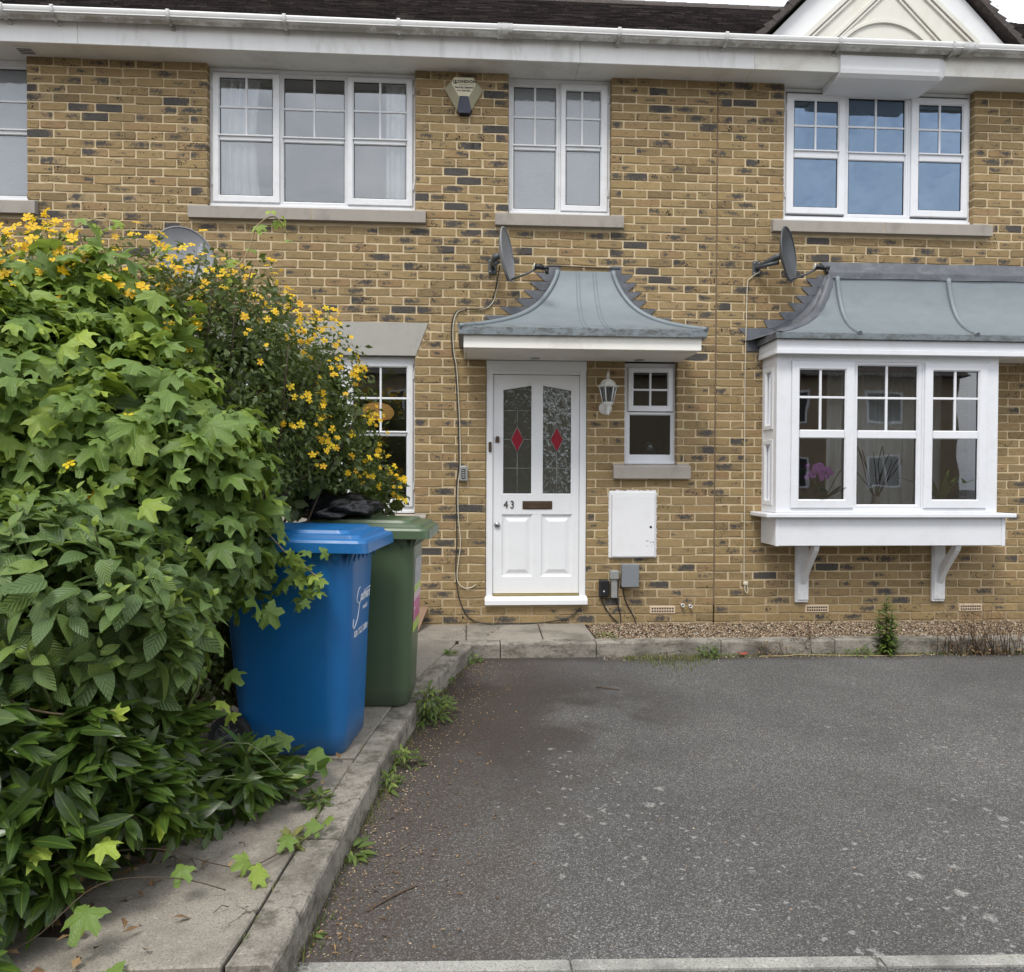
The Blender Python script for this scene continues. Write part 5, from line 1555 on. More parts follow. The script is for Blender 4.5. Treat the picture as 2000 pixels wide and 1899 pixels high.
tag(m.build('cable', MT['cable_black']), 'black cable along the wall just above the canopy top', 'cable', 'cables on the brick wall')

# key safe
ks = thing('key_safe', 'small grey key safe on the wall between window and front door', 'key safe', (-0.048, -0.02, 1.325))
m = MB(); m.cbox(-0.086, -0.014, -0.042, 0.004, 1.327, 1.462, 0.01); m.build('safe_body', MT['grey_metal'], ks)
m = MB(); m.cbox(-0.068, -0.034, -0.046, -0.0425, 1.350, 1.435, 0.003)
for r in range(4): m.cbox(-0.062, -0.040, -0.049, -0.0465, 1.357+r*0.019, 1.368+r*0.019, 0.002, 1)
m.build('key_pad', [MT['black_plastic'], MT['grey_metal']], ks)

# ------------------------------------------------------------------ alarm box
al = thing('alarm_box', 'cream hexagonal burglar alarm box with navy strobe high on the wall', 'alarm box', (-0.06, -0.03, 4.485))
OUT = [(-0.150, 4.803), (0.040, 4.803), (0.108, 4.712), (-0.005, 4.512), (-0.105, 4.512), (-0.222, 4.712)]
INN = [(-0.138, 4.790), (0.026, 4.790), (0.048, 4.735), (-0.012, 4.628), (-0.098, 4.628), (-0.160, 4.735)]
m = MB()
n = 6
v = [(x, 0.004, z) for x, z in OUT] + [(x, -0.018, z) for x, z in OUT] + [(x, -0.062, z) for x, z in INN]
m.add(v, [[i, (i+1) % n, n+(i+1) % n, n+i] for i in range(n)] + [[n+i, n+(i+1) % n, 2*n+(i+1) % n, 2*n+i] for i in range(n)], 1)
m.add(v[2*n:], [list(range(n))], 0)
m.build('alarm_cover', [MT['alarm_cream'], MT['alarm_side']], al)
m = MB()
a = [(-0.098, 4.632), (-0.012, 4.632), (0.018, 4.530), (0.000, 4.492), (-0.100, 4.492), (-0.118, 4.530)]
v = [(x, 0.004, z) for x, z in a] + [(-0.055+(x+0.055)*0.86, -0.050 if i > 1 else -0.0645, 4.56+(z-4.56)*0.92 if i > 1 else z) for i, (x, z) in enumerate(a)]
m.add(v, [[i, (i+1) % 6, 6+(i+1) % 6, 6+i] for i in range(6)] + [[6, 7, 8, 9, 10, 11]])
m.build('strobe_lens', MT['navy'], al)
text('lettering', 'LONDON', 0.033, (-0.040, -0.0632, 4.754), (R(90), 0, 0), MT['ink'], al, 0.0008, local=False, sx=1.22, spacing=1.08, bold=0.0012)
text('lettering', 'ALARM COMPANY LTD', 0.0135, (-0.040, -0.0632, 4.728), (R(90), 0, 0), MT['ink_green'], al, 0.0006, local=False)
text('lettering', 'Security Systems', 0.0235, (-0.055, -0.0632, 4.706), (R(90), 0, 0), MT['ink'], al, 0.0006, local=False, shear=0.15, bold=0.0005)
text('lettering', '0171 620 2522', 0.019, (-0.056, -0.0632, 4.678), (R(90), 0, 0), MT['ink'], al, 0.0006, local=False, bold=0.0005)
m = MB(); m.box(-0.145, -0.139, -0.0635, -0.0622, 4.735, 4.768); m.box(-0.139, -0.117, -0.0635, -0.0622, 4.735, 4.742); m.box(-0.133, -0.118, -0.0635, -0.0622, 4.757, 4.764); m.box(-0.133, -0.120, -0.0635, -0.0622, 4.747, 4.752)
m.build('emblem', MT['ink'], al)

# ------------------------------------------------------------------ wall lantern
la = thing('wall_lantern', 'white carriage lantern on the wall between front door and small window', 'lantern', (1.196, -0.06, 1.91))
lx, ly = 1.196, -0.125
m = MB()
m.lathe([(0.0, -0.030), (0.045, -0.028), (0.058, -0.012), (0.060, 0.004)], (lx, 0, 1.975), 'y', 20)
m.tube(smooth_path([(lx, -0.02, 1.975), (lx, -0.06, 1.955), (lx, -0.105, 1.965), (lx, ly, 1.995)], 5), 0.011, 8)
m.lathe([(0.0, 1.905), (0.012, 1.907), (0.014, 1.918), (0.009, 1.925), (0.016, 1.935), (0.014, 1.965), (0.024, 1.985), (0.046, 2.0), (0.050, 2.012)], (lx, ly, 0), 'z', 12)
m.build('lantern_bracket', MT['lantern_white'], la)
m = MB()
hexa = lambda r, z: [(lx+r*math.cos(R(60*k)), ly+r*math.sin(R(60*k)), z) for k in range(6)]
b0, b1 = hexa(0.044, 2.012), hexa(0.074, 2.148)
for k in range(6):
    m.tube([b0[k], b1[k]], 0.0055, 6)
    m.tube([b0[k], b0[(k+1) % 6]], 0.006, 6); m.tube([b1[k], b1[(k+1) % 6]], 0.006, 6)
m.build('lantern_cage', MT['lantern_white'], la)
m = MB()
for k in range(6): m.add([b0[k], b0[(k+1) % 6], b1[(k+1) % 6], b1[k]], [(0, 1, 2, 3)])
m.build('lantern_glass', MT['glass_dark'], la, fixn=False)
m = MB()
m.lathe([(0.090, 2.146), (0.094, 2.152), (0.076, 2.166), (0.062, 2.172), (0.066, 2.182), (0.050, 2.202), (0.030, 2.214), (0.014, 2.219), (0.012, 2.228), (0.020, 2.236), (0.012, 2.246), (0.014, 2.256), (0.006, 2.266), (0.009, 2.272), (0.0, 2.284)], (lx, ly, 0), 'z', 6, smooth=False)
m.lathe([(0.0, 2.147), (0.09, 2.147)], (lx, ly, 0), 'z', 6, smooth=False)
m.build('lantern_roof', MT['lantern_white'], la)

# ------------------------------------------------------------------ satellite dishes
def dish(name, label, c, normal, w, h, plate, mats, arm_end, lnb, tilt=0.0):
    """c dish centre; normal its facing; plate = wall plate centre"""
    t = thing(name, label, 'satellite dish', (plate[0], 0, plate[1]-0.05), 'satellite dishes on the brick wall')
    n = Vector(normal).normalized()
    side = Vector((0, 0, 1)).cross(n).normalized()
    up = n.cross(side).normalized()
    if tilt:
        q = Matrix.Rotation(tilt, 3, n); side = q @ side; up = q @ up
    C = Vector(c)
    m = MB()
    rows = []
    K, RR = 28, 7
    for r in range(RR+1):
        f = r/RR
        rows.append([C + side*(w/2*f*math.cos(2*math.pi*k/K)) + up*(h/2*f*math.sin(2*math.pi*k/K)) + n*(0.055*f*f-0.055) for k in range(K)])
    m.grid(rows, 0, True, True)
    rim = [C + side*(w/2*1.01*math.cos(2*math.pi*k/K)) + up*(h/2*1.01*math.sin(2*math.pi*k/K)) for k in range(K+1)]
    m.tube(rim, 0.007, 6, caps=False)
    back = [[p - n*0.006 for p in row] for row in rows]
    m.grid(back, 0, True, True)
    m.build('dish_reflector', MT[mats[0]], t)
    bk = C - n*0.06
    m = MB()
    m.tube([bk, bk-n*0.05, Vector((plate[0], -0.06, plate[1]))], [0.03, 0.028, 0.022], 8)
    m.tube([Vector((plate[0], -0.002, plate[1])), Vector((plate[0], -0.07, plate[1])), bk-n*0.03-up*0.05], 0.018, 8)
    m.cbox(plate[0]-0.035, plate[0]+0.035, -0.014, -0.001, plate[1]-0.065, plate[1]+0.065, 0.004)
    m.build('wall_bracket', MT[mats[1]], t)
    m = MB()
    for dx, dz in ((-0.02, 0.045), (0.02, 0.045), (-0.02, -0.045), (0.02, -0.045)): m.lathe([(0, -0.022), (0.007, -0.02), (0.007, -0.013)], (plate[0]+dx, 0, plate[1]+dz), 'y', 6)
    m.build('bolts', MT['grey_metal'], t, kind='stuff')
    low = C - up*(h/2-0.005)
    E = Vector(arm_end)
    m = MB(); m.tube([bk-up*0.04, low-n*0.02, low+n*0.015], 0.011, 6); m.tube([low, low+(E-low)*0.5+Vector((0, 0, -0.008)), E], 0.009, 6); m.build('feed_arm', MT[mats[1]], t)
    d = (C-E).normalized() if lnb != 'down' else Vector((0.0, -0.2, -1)).normalized()
    if lnb == 'side':
        d = Vector((-1, 0.1, 0.15)).normalized()
    m = MB()
    k = 1.7 if lnb == 'down' else 1.0
    m.tube([E+d*0.055*k, E+d*0.045*k], 0.026, 14, mi=1); m.tube([E+d*0.045*k, E-d*0.02*k], [0.024*k, 0.022*k], 14); m.tube([E-d*0.02, E-d*0.075], 0.018, 12)
    m.tube([E-d*0.05, E-d*0.06+Vector((0, 0, -0.05))], 0.013, 8)
    m.build('receiver', [MT[mats[2]], MT['lnb_cap']], t)
    return t
dish('satellite_dish', 'grey satellite dish seen edge-on just left of the canopy roof', (0.315, -0.24, 3.235), (0.96, -0.30, 0.12), 0.40, 0.44, (0.195, 3.195), ('dish_grey', 'dish_dark', 'black_plastic'), (0.585, -0.30, 3.118), 'side')
dish('satellite_dish', 'dark grey satellite dish beside the bay roof, above the hanging white cable', (2.735, -0.24, 3.290), (0.76, -0.64, 0.08), 0.42, 0.46, (2.545, 3.228), ('dish_dark', 'dish_dark', 'black_plastic'), (2.975, -0.32, 3.160), 'side')
dish('satellite_dish', 'pale grey satellite dish partly hidden behind the yellow flowers', (-2.33, -0.26, 3.170), (0.42, -0.88, 0.15), 0.44, 0.47, (-2.46, 3.12), ('dish_grey', 'lnb_grey', 'lnb_grey'), (-2.095, -0.52, 3.11), 'down', 0.35)

# ------------------------------------------------------------------ bins
def rrect(l, w, r, n=5, xc=0.0):
    """rounded rectangle in plan, length l along x"""
    out = []
    for (cx, cy, a0) in ((l/2-r, w/2-r, 0), (-l/2+r, w/2-r, 90), (-l/2+r, -w/2+r, 180), (l/2-r, -w/2+r, 270)):
        for k in range(n+1):
            a = R(a0+90*k/n)
            out.append((xc+cx+r*math.cos(a), cy+r*math.sin(a)))
    return out
def bin_thing(name, label, loc, rotz, mat, sticker=None):
    t = thing(name, label, 'wheelie bin', loc, 'wheelie bins on the path', (0, 0, rotz))
    L = lambda o: o
    m = MB()
    secs = [(0.0, 0.470, 0.425, 0.06, 0.03), (0.012, 0.500, 0.452, 0.075, 0.03), (0.10, 0.515, 0.462, 0.085, 0.028), (0.30, 0.545, 0.480, 0.095, 0.022), (0.55, 0.580, 0.502, 0.10, 0.014),
            (0.80, 0.618, 0.524, 0.10, 0.006), (0.93, 0.636, 0.535, 0.10, 0.0), (0.965, 0.640, 0.538, 0.10, 0.0), (0.966, 0.690, 0.582, 0.09, 0.0), (1.0, 0.692, 0.584, 0.09, 0.0)]
    m.grid([[(x, y, z) for x, y in rrect(l, w, r, 6, xc)] for z, l, w, r, xc in secs], 0, True, True)
    m.add([(x, y, 0.0) for x, y in rrect(0.47, 0.425, 0.06, 6, 0.03)], [list(range(28))])
    m.build('bin_body', MT[mat], t, local=True)
    # comb of gussets under the front rim
    m = MB()
    for k in range(7):
        y = -0.24+0.48*k/6
        m.add([(0.318, y-0.034, 0.967), (0.318, y+0.034, 0.967), (0.345, y-0.034, 0.967), (0.345, y+0.034, 0.967), (0.312, y, 0.885)], [(2, 3, 4), (0, 2, 4), (3, 1, 4), (0, 1, 3, 2)])
    for s in (-1, 1):
        for x in (0.26, 0.18, 0.10):
            m.add([(x-0.034, s*0.265, 0.967), (x+0.034, s*0.265, 0.967), (x-0.034, s*0.289, 0.967), (x+0.034, s*0.289, 0.967), (x, s*0.264, 0.895)], [(2, 3, 4), (0, 2, 4), (3, 1, 4), (0, 1, 3, 2)])
    m.build('rim_gussets', MT[mat], t, local=True)
    # lid: shallow tray overhanging at the front, hinged at the back
    m = MB()
    ls = [(1.004, 0.735, 0.600, 0.04, 0.028), (0.962, 0.748, 0.612, 0.04, 0.030), (0.960, 0.762, 0.624, 0.045, 0.032), (1.000, 0.756, 0.618, 0.045, 0.031), (1.012, 0.742, 0.604, 0.045, 0.030),
          (1.018, 0.700, 0.565, 0.05, 0.026), (1.034, 0.686, 0.552, 0.05, 0.024), (1.038, 0.60, 0.47, 0.05, 0.010), (1.052, 0.585, 0.455, 0.05, 0.006)]
    m.grid([[(x, y, z + (0.004 if z > 0.98 else 0) - (x-0.0)*0.012) for x, y in rrect(l, w, r, 6, xc)] for z, l, w, r, xc in ls], 0, False, True)
    m.add([(x, y, 1.056-x*0.012) for x, y in rrect(0.585, 0.455, 0.05, 6, 0.006)], [list(range(28))])
    m.build('lid', MT[mat], t, local=True)
    m = MB(); m.tube([(-0.385, -0.26, 0.985), (-0.385, 0.26, 0.985)], 0.014, 10)
    for y in (-0.25, -0.1, 0.1, 0.25): m.cbox(-0.39, -0.335, y-0.02, y+0.02, 0.95, 1.005, 0.006)
    m.build('handle', MT[mat], t, local=True)
    for s in (-1, 1):
        m = MB(); m.lathe([(0.066, -0.024), (0.088, -0.026), (0.098, -0.018), (0.100, 0.0), (0.098, 0.018), (0.088, 0.026), (0.066, 0.024), (0.066, -0.024)], (-0.235, s*0.262, 0.1), 'y', 28)
        wh = m.build('wheel', MT['tyre'], t, local=True)
        m = MB(); m.lathe([(0.067, -0.02), (0.060, -0.021), (0.058, -0.012), (0.020, -0.014), (0.018, -0.024), (0.0, -0.025)], (-0.235, s*0.262, 0.1), 'y', 24); m.lathe([(0.067, 0.02), (0.060, 0.021), (0.058, 0.012), (0.020, 0.014), (0.018, 0.024), (0.0, 0.025)], (-0.235, s*0.262, 0.1), 'y', 24)
        for k in range(8):
            a = k*math.pi/4
            m.tube([(-0.235+0.018*math.cos(a), s*0.262+s*0.018, 0.1+0.018*math.sin(a)), (-0.235+0.06*math.cos(a), s*0.262+s*0.017, 0.1+0.06*math.sin(a))], 0.006, 5)
        m.build('rim', MT['rim'], wh, local=True)
    m = MB(); m.tube([(-0.235, -0.25, 0.1), (-0.235, 0.25, 0.1)], 0.011, 8); m.build('axle', MT['rim'], t, local=True)
    return t
def front_x(z): return float(np.interp(z, [0.1, 0.3, 0.55, 0.8, 0.93], [0.2855, 0.2945, 0.304, 0.315, 0.318]))
BLUE = bin_thing('wheelie_bin', 'blue wheelie bin with white lettering nearest the hedge', (-0.838, -2.715, PZ), R(-6), 'bin_blue')
GREEN = bin_thing('wheelie_bin', 'dark green wheelie bin behind the blue bin', (-0.615, -2.020, PZ), R(-3), 'bin_green')
m = MB()
fx = lambda z: front_x(z)+0.0022
S = [(-0.045, 0.765), (-0.075, 0.755), (-0.098, 0.725), (-0.095, 0.700), (-0.06, 0.690), (-0.052, 0.665), (-0.075, 0.615), (-0.125, 0.580), (-0.15, 0.590), (-0.145, 0.625)]
m.tube(smooth_path([(fx(z), y, z) for y, z in S], 5), 0.0026, 6)
m.tube(smooth_path([(fx(z), y, z) for y, z in [(-0.055, 0.675), (-0.02, 0.70), (0.03, 0.722), (0.09, 0.735), (0.16, 0.74)]], 5), 0.0022, 6)
m.build('lettering', MT['white_print'], BLUE, local=True)
text('lettering', 'outhwark', 0.076, (fx(0.715)+0.001, 0.055, 0.715), (R(92), 0, R(90)), MT['white_print'], BLUE, 0.0008, shear=0.35, sx=0.62)
text('lettering', 'council', 0.034, (fx(0.66)+0.001, 0.06, 0.655), (R(92), 0, R(90)), MT['white_print'], BLUE, 0.0008, sx=0.9)
text('lettering', '020 7525 2000', 0.044, (fx(0.55)+0.001, 0.0, 0.545), (R(92), 0, R(90)), MT['white_print'], BLUE, 0.0008, sx=0.95)
zs = np.linspace(0.40, 0.83, 9)
V = np.array([(fx(z), y, z) for z in zs for y in (-0.15, 0.15)])
F = [[2*i, 2*i+1, 2*i+3, 2*i+2] for i in range(8)]
uv = np.array([(0 if k % 2 == 0 else 1, (k//2)/8) for k in range(18)], float)
st = link('sticker', mesh_attr('sticker', V, F, np.zeros((18, 3)), uv, MT['bin_sticker']), GREEN)
m = MB(); m.lathe([(0.030, -0.0), (0.034, 0.0), (0.034, 0.0006), (0.030, 0.0006)], (0, 0, 0), 'x', 20)
m.v = [(fx(0.50)+0.0012+x, -0.085+y, 0.50+z*1.3) for x, y, z in m.v]
m.build('sticker_mark', MT['white_print'], GREEN, local=True)
# refuse bag slumped on the green bin
def blob(name, label, cat, c, r, mat, amp=0.25, sub=4, seed=1.0):
    bm = bmesh.new(); bmesh.ops.create_icosphere(bm, subdivisions=sub, radius=1.0)
    for v in bm.verts:
        d = v.co.normalized()
        k = 1+amp*mnoise.noise(d*2.1+Vector((seed, 0, 0)))+amp*0.55*mnoise.noise(d*6+Vector((0, seed, 0)))
        v.co = Vector((d.x*r[0]*k, d.y*r[1]*k, max(d.z, -0.55)*r[2]*k))
    me = bpy.data.meshes.new(name); bm.to_mesh(me); bm.free()
    lo = min(v.co.z for v in me.vertices)
    for v in me.vertices: v.co.z -= lo
    me.materials.append(MT[mat]); me.polygons.foreach_set('use_smooth', [True]*len(me.polygons))
    o = link(name, me, None, c)
    return tag(o, label, cat)
blob('refuse_bag', 'crumpled black refuse bag lying on top of the green bin', 'refuse bag', (-0.80, -2.08, 1.130), (0.25, 0.20, 0.085), 'bag', 0.35, 4, 3.3)
# board leaning at the wall behind the bins
m = MB(); m.add([(-0.66, -0.30, PZ), (-0.42, -0.30, PZ), (-0.355, -0.01, 0.225), (-0.66, -0.01, 0.225)], [(0, 1, 2, 3)])
m.v += [(x, y-0.012, z+0.008) for x, y, z in m.v[:4]]
m.f += [[7, 6, 5, 4], [0, 1, 5, 4], [1, 2, 6, 5], [2, 3, 7, 6], [3, 0, 4, 7]]; m.mi += [0]*5; m.sm += [False]*5
tag(m.build('leaning_board', MT['board']), 'thin brown board leaning low against the wall behind the bins', 'board')

# ------------------------------------------------------------------ things behind the glass
def curtain(name, label, x0, x1, y, z0, z1, mat, folds, gather=0.0):
    m = MB()
    n = folds*8
    rows = []
    for j in range(9):
        f = j/8
        z = z1+(z0-z1)*f
        row = []
        for i in range(n+1):
            u = i/n
            x = x0+(x1-x0)*(u*(1-gather*math.sin(f*math.pi)*0.3))
            row.append((x, y+0.025*math.sin(u*folds*2*math.pi+f*0.7)+0.008*math.sin(u*29), z))
        rows.append(row)
    m.grid(rows)
    return tag(m.build(name, MT[mat]), label, 'curtain', 'curtains behind the windows')
curtain('curtain', 'pale curtain behind the left light of the big upper window', -2.20, -1.82, 0.15, 3.70, 4.84, 'curtain', 5, 0.4)
curtain('curtain', 'narrow pale curtain edge at the right of the big upper window', -0.74, -0.48, 0.145, 3.70, 4.84, 'curtain', 3)
curtain('curtain', 'mauve curtain seen through the middle pane of the blue-tinted window', 3.56, 3.66, 0.20, 3.70, 4.80, 'curtain_brown', 2)
bm = bmesh.new(); bmesh.ops.create_grid(bm, x_segments=14, y_segments=10, size=1.0)
rr = random.Random(9)
for v in bm.verts:
    u, w = v.co.x, v.co.y
    v.co = Vector((u*0.14, 0.02*mnoise.noise(Vector((u*3, w*3, 1)))*1.6, (w+1)*0.5*(0.05+0.11*max(0, (u+0.3))**1.2)+0.012*mnoise.noise(Vector((u*4, w*4, 5)))))
me = bpy.data.meshes.new('crumpled_paper'); bm.to_mesh(me); bm.free(); me.materials.append(MT['paper'])
tag(link('crumpled_paper', me, None, (3.055, 0.135, 3.80)), 'crumpled white paper standing on the inside sill of the upper right window', 'paper')

pl = thing('pendant_lamp', 'warm woven pendant lampshade inside the lower left window', 'lamp', (-0.88, 0.62, 1.90))
m = MB(); m.lathe([(0.085, 1.905), (0.13, 1.912), (0.158, 1.945), (0.165, 1.975), (0.150, 2.010), (0.11, 2.045), (0.05, 2.062), (0.02, 2.066)], (-0.88, 0.62, 0), 'z', 32); m.build('lamp_shade', MT['lampshade'], pl)
m = MB(); m.tube([(-0.88, 0.62, 2.06), (-0.88, 0.62, 2.6)], 0.004, 6); m.build('flex', MT['cable_black'], pl)

def ovate_pts(L, W, n=7, fold=0.15, droop=0.35, pw=0.9, point=1.0):
    V, U = [], []
    for i in range(n+1):
        t = i/n
        hw = W*0.5*(math.sin(math.pi*t**pw)**point)
        y = L*t; z = -droop*L*t*t
        for s in (-1, 0, 1):
            V.append((s*hw, y, z+fold*abs(s)*hw)); U.append((0.5+s*0.5*(hw/(W*0.5)), t))
    F = []
    for i in range(n):
        for k in (0, 1):
            F.append([i*3+k, i*3+k+1, (i+1)*3+k+1, (i+1)*3+k])
    return np.array(V, float), F, np.array(U, float)
def frame(n, tip):
    n = n/np.linalg.norm(n)
    tip = tip-n*np.dot(tip, n)
    l = np.linalg.norm(tip)
    if l < 1e-4:
        tip = np.array([1.0, 0, 0])-n*n[0]; l = np.linalg.norm(tip)
    tip = tip/l
    return np.stack([np.cross(tip, n), tip, n], 1)
def house_plant(name, label, base, pot_r, leaves, leafmat, L, W, flowers=None, upright=0.5):
    t = thing(name, label, 'house plant', base, 'house plants in the bay window')
    m = MB(); m.lathe([(0.0, 0.0), (pot_r*0.8, 0.0), (pot_r, 0.09), (pot_r*0.96, 0.09), (pot_r*0.9, 0.075), (0.0, 0.075)], (0, 0, 0), 'z', 20); m.build('pot', MT['pot'], t, local=True)
    rr = random.Random(hash(label) % 1000)
    m = MB()
    for k in range(leaves):
        a = rr.uniform(0, 6.28)
        l = L*rr.uniform(0.7, 1.1)
        V, F, U = ovate_pts(l, W*rr.uniform(0.8, 1.1), 6, 0.2, rr.uniform(0.1, 0.6))
        d = np.array([math.cos(a), math.sin(a), upright*rr.uniform(0.8, 1.6)])
        Rm = frame(np.array([-math.cos(a)*upright, -math.sin(a)*upright, 1.0]), d)
        m.add(V@Rm.T+np.array([0, 0, 0.08]), F, 0, True)
    m.build('leaves', MT[leafmat], t, local=True, kind='stuff')
    if flowers:
        m = MB(); m2 = MB()
        for k in range(3):
            a = rr.uniform(-0.6, 0.6)
            pts = [(0, 0, 0.08), (a*0.12, -0.02, 0.22), (a*0.3-0.04, -0.05, 0.36), (a*0.5-0.1, -0.07, 0.40)]
            m.tube(smooth_path(pts, 4), 0.004, 5)
        for k in range(flowers):
            c = np.array([rr.gauss(-0.045, 0.065), rr.uniform(-0.12, -0.07), rr.gauss(0.345, 0.036)])
            for q in range(5):
                a = q*1.257+rr.uniform(0, 0.4)
                V, F, U = ovate_pts(0.03, 0.026, 3, 0.1, 0.1)
                Rm = frame(np.array([math.cos(a)*0.4, -1, math.sin(a)*0.4]), np.array([math.cos(a), 0, math.sin(a)]))
                m2.add(V@Rm.T+c, F, 0, True)
        m.build('stem', MT['stem_green'], t, local=True); m2.build('blossom', MT['orchid'], t, local=True, kind='stuff')
    return t
house_plant('house_plant', 'orchid with purple blossom in the left light of the bay window', (3.10, -0.14, 1.067), 0.055, 9, 'dark_leaf', 0.30, 0.10, 34, 1.0)
house_plant('house_plant', 'low lime-green pot plant at the far left of the bay window', (2.90, -0.16, 1.067), 0.05, 12, 'lime_leaf', 0.14, 0.07, None, 0.5)
house_plant('house_plant', 'green strap-leaved plant in the right light of the bay window', (4.20, -0.10, 1.067), 0.06, 9, 'lime_leaf', 0.40, 0.055, None, 1.5)
tw = thing('twig_vase', 'vase of dark bare twigs in the middle of the bay window', 'vase', (3.60, -0.12, 1.067))
m = MB(); m.lathe([(0, 0), (0.035, 0), (0.045, 0.06), (0.03, 0.12), (0.036, 0.14)], (0, 0, 0), 'z', 18); m.build('vase', MT['pot'], tw, local=True)
m = MB()
rr = random.Random(5)
for k in range(11):
    a = rr.uniform(-1, 1)
    m.tube(smooth_path([(0, 0, 0.1), (a*0.1, rr.uniform(-0.03, 0.03), 0.25), (a*0.22+rr.uniform(-0.03, 0.03), 0, 0.42), (a*0.28, 0.02, rr.uniform(0.45, 0.6))], 4), [0.004]*12+[0.002], 5)
m.build('twigs', MT['twig'], tw, local=True)
curtain('curtain', 'pale drawn curtain standing back behind the right half of the bay window', 3.42, 4.56, 0.42, 1.0, 2.5, 'curtain', 9)
curtain('curtain', 'pale drawn curtain behind the orchid at the left of the bay window', 2.64, 3.02, 0.30, 1.0, 2.5, 'curtain', 4)
bw = thing('glass_bowl', 'round glass bowl behind the pane of the small hall window', 'bowl', (1.635, 0.17, 1.50))
m = MB(); m.lathe([(0.0, 0.06), (0.03, 0.062), (0.06, 0.085), (0.075, 0.125), (0.07, 0.165), (0.05, 0.19), (0.047, 0.19), (0.066, 0.165), (0.07, 0.125)], (0, 0, 0), 'z', 28)
m.build('bowl', mat_glass('bowl_glass', (0.8, 0.9, 0.9), (0.75, 0.8, 0.8), 0.15), bw, local=True)
m = MB(); m.box(-0.24, 0.2, -0.055, 0.15, 0.03, 0.058); m.build('shelf', MT['upvc_old'], bw, local=True)

# ------------------------------------------------------------------ leaves
def hop_pts(L, seed=0):
    """palmate leaf of three to five toothed lobes; base at the origin, tip along +y"""
    rr = random.Random(seed)
    c = np.array([0, 0.42*L])
    lobes = [(90, 0.60), (90+58, 0.52), (90-58, 0.52), (90+118, 0.40), (90-118, 0.40)]
    V = [(0, c[1], 0.0)]; U = [(0.5, 0.42)]
    n = 34
    for k in range(n):
        a = -90+360*k/n
        r = 0.32
        for la, lr in lobes:
            d = abs((a-la+180) % 360-180)
            r = max(r, lr*max(0, 1-(d/44)**1.7)+0.32*max(0, 1-d/75))
        r *= (0.93 if k % 2 else 1.05)*rr.uniform(0.95, 1.05)
        if abs((a+90+180) % 360-180) < 8: r = 0.16
        x = r*L*math.cos(R(a)); y = c[1]+r*L*math.sin(R(a))
        z = -0.55*r*r*L + 0.05*L*math.cos(R(a*5+40))
        V.append((x, y, z)); U.append((0.5+x/L, y/L))
    F = [[0, 1+k, 1+(k+1) % n] for k in range(n)]
    return np.array(V, float), F, np.array(U, float)
def small_pts(L, W):
    V = [(0, 0, 0), (-W/2, L*0.45, 0.12*W), (0, L*0.5, 0), (W/2, L*0.45, 0.12*W), (0, L, -0.12*L)]
    return np.array(V, float), [[0, 2, 1], [0, 3, 2], [1, 2, 4], [2, 3, 4]], np.array([(0.5, 0), (0, 0.45), (0.5, 0.5), (1, 0.45), (0.5, 1)], float)
def flower_pts(rad, seed):
    rr = random.Random(seed)
    V = []; F = []; U = []
    npet = rr.choice((5, 5, 6))
    cup = rr.uniform(0.15, 0.75)
    for q in range(npet):
        a = 2*math.pi*q/npet+rr.uniform(-0.15, 0.15)
        l = rad*rr.uniform(0.85, 1.1); w = rad*0.68
        ca, sa = math.cos(a), math.sin(a)
        o = len(V)
        for (x, y, z) in ((0, 0, 0), (-w*0.42, l*0.55, 0), (w*0.42, l*0.55, 0), (-w*0.32, l*0.9, 0), (w*0.32, l*0.9, 0), (0, l, 0), (0, l*0.55, -0.1*rad)):
            r = y
            zz = cup*r*0.7 - 0.35*r*r/rad*rr.uniform(0.4, 1.2)+z
            V.append((ca*y-sa*x, sa*y+ca*x, zz)); U.append((0.5, r/rad))
        F += [[o, o+2, o+6], [o, o+6, o+1], [o+1, o+6, o+5, o+3], [o+6, o+2, o+4, o+5]]
    o = len(V)
    for k in range(6):
        V.append((0.2*rad*math.cos(k*1.047), 0.2*rad*math.sin(k*1.047), 0.18*rad)); U.append((0, 0))
    V.append((0, 0, 0.3*rad)); U.append((0, 0))
    F += [[o+k, o+(k+1) % 6, o+6] for k in range(6)]
    return np.array(V, float), F, np.array(U, float)

def shell_points(blobs, n, depth=(0.78, 1.04), lump=0.16, seed=0, face=-0.25, keep=0.72, zmin=0.06):
    """random points near the surface of a union of ellipsoids, with outward normals"""
    out = []
    area = [b[1][0]*b[1][2]+b[1][1]*b[1][2]+b[1][0]*b[1][1] for b in blobs]
    pr = np.array(area)/sum(area)
    tries = 0
    while len(out) < n and tries < n*30:
        tries += 1
        i = rng.choice(len(blobs), p=pr)
        c, r = np.array(blobs[i][0]), np.array(blobs[i][1])
        d = rng.normal(size=3); d /= np.linalg.norm(d)
        k = rng.uniform(depth[0], depth[1])**1.0
        lp = 1+lump*mnoise.noise(Vector(d*2.3)+Vector((seed+i*3.1, 0, 0)))*1.6+lump*0.6*mnoise.noise(Vector(d*5.5)+Vector((0, seed+i, 0)))
        p = c+d*r*k*lp
        if p[2] < zmin: continue
        nrm = d/r; nrm /= np.linalg.norm(nrm)
        tc = CAM-p; tc /= np.linalg.norm(tc)
        if nrm@tc < face and nrm[2] < 0.35: continue
        bad = False
        for j, (c2, r2) in enumerate(blobs):
            if j != i:
                q = (p-np.array(c2))/np.array(r2)
                if q@q < keep*keep: bad = True; break
        if not bad: out.append((p, nrm))
    return out
def in_view(p, m=0.06):
    d = p-CAM
    ps = R(3.37)
    z = d[0]*math.sin(ps)+d[1]*math.cos(ps); x = d[0]*math.cos(ps)-d[1]*math.sin(ps)
    if z < 0.3: return False
    return abs(x/z) < 0.706+m and abs(d[2]/z) < 0.70+m
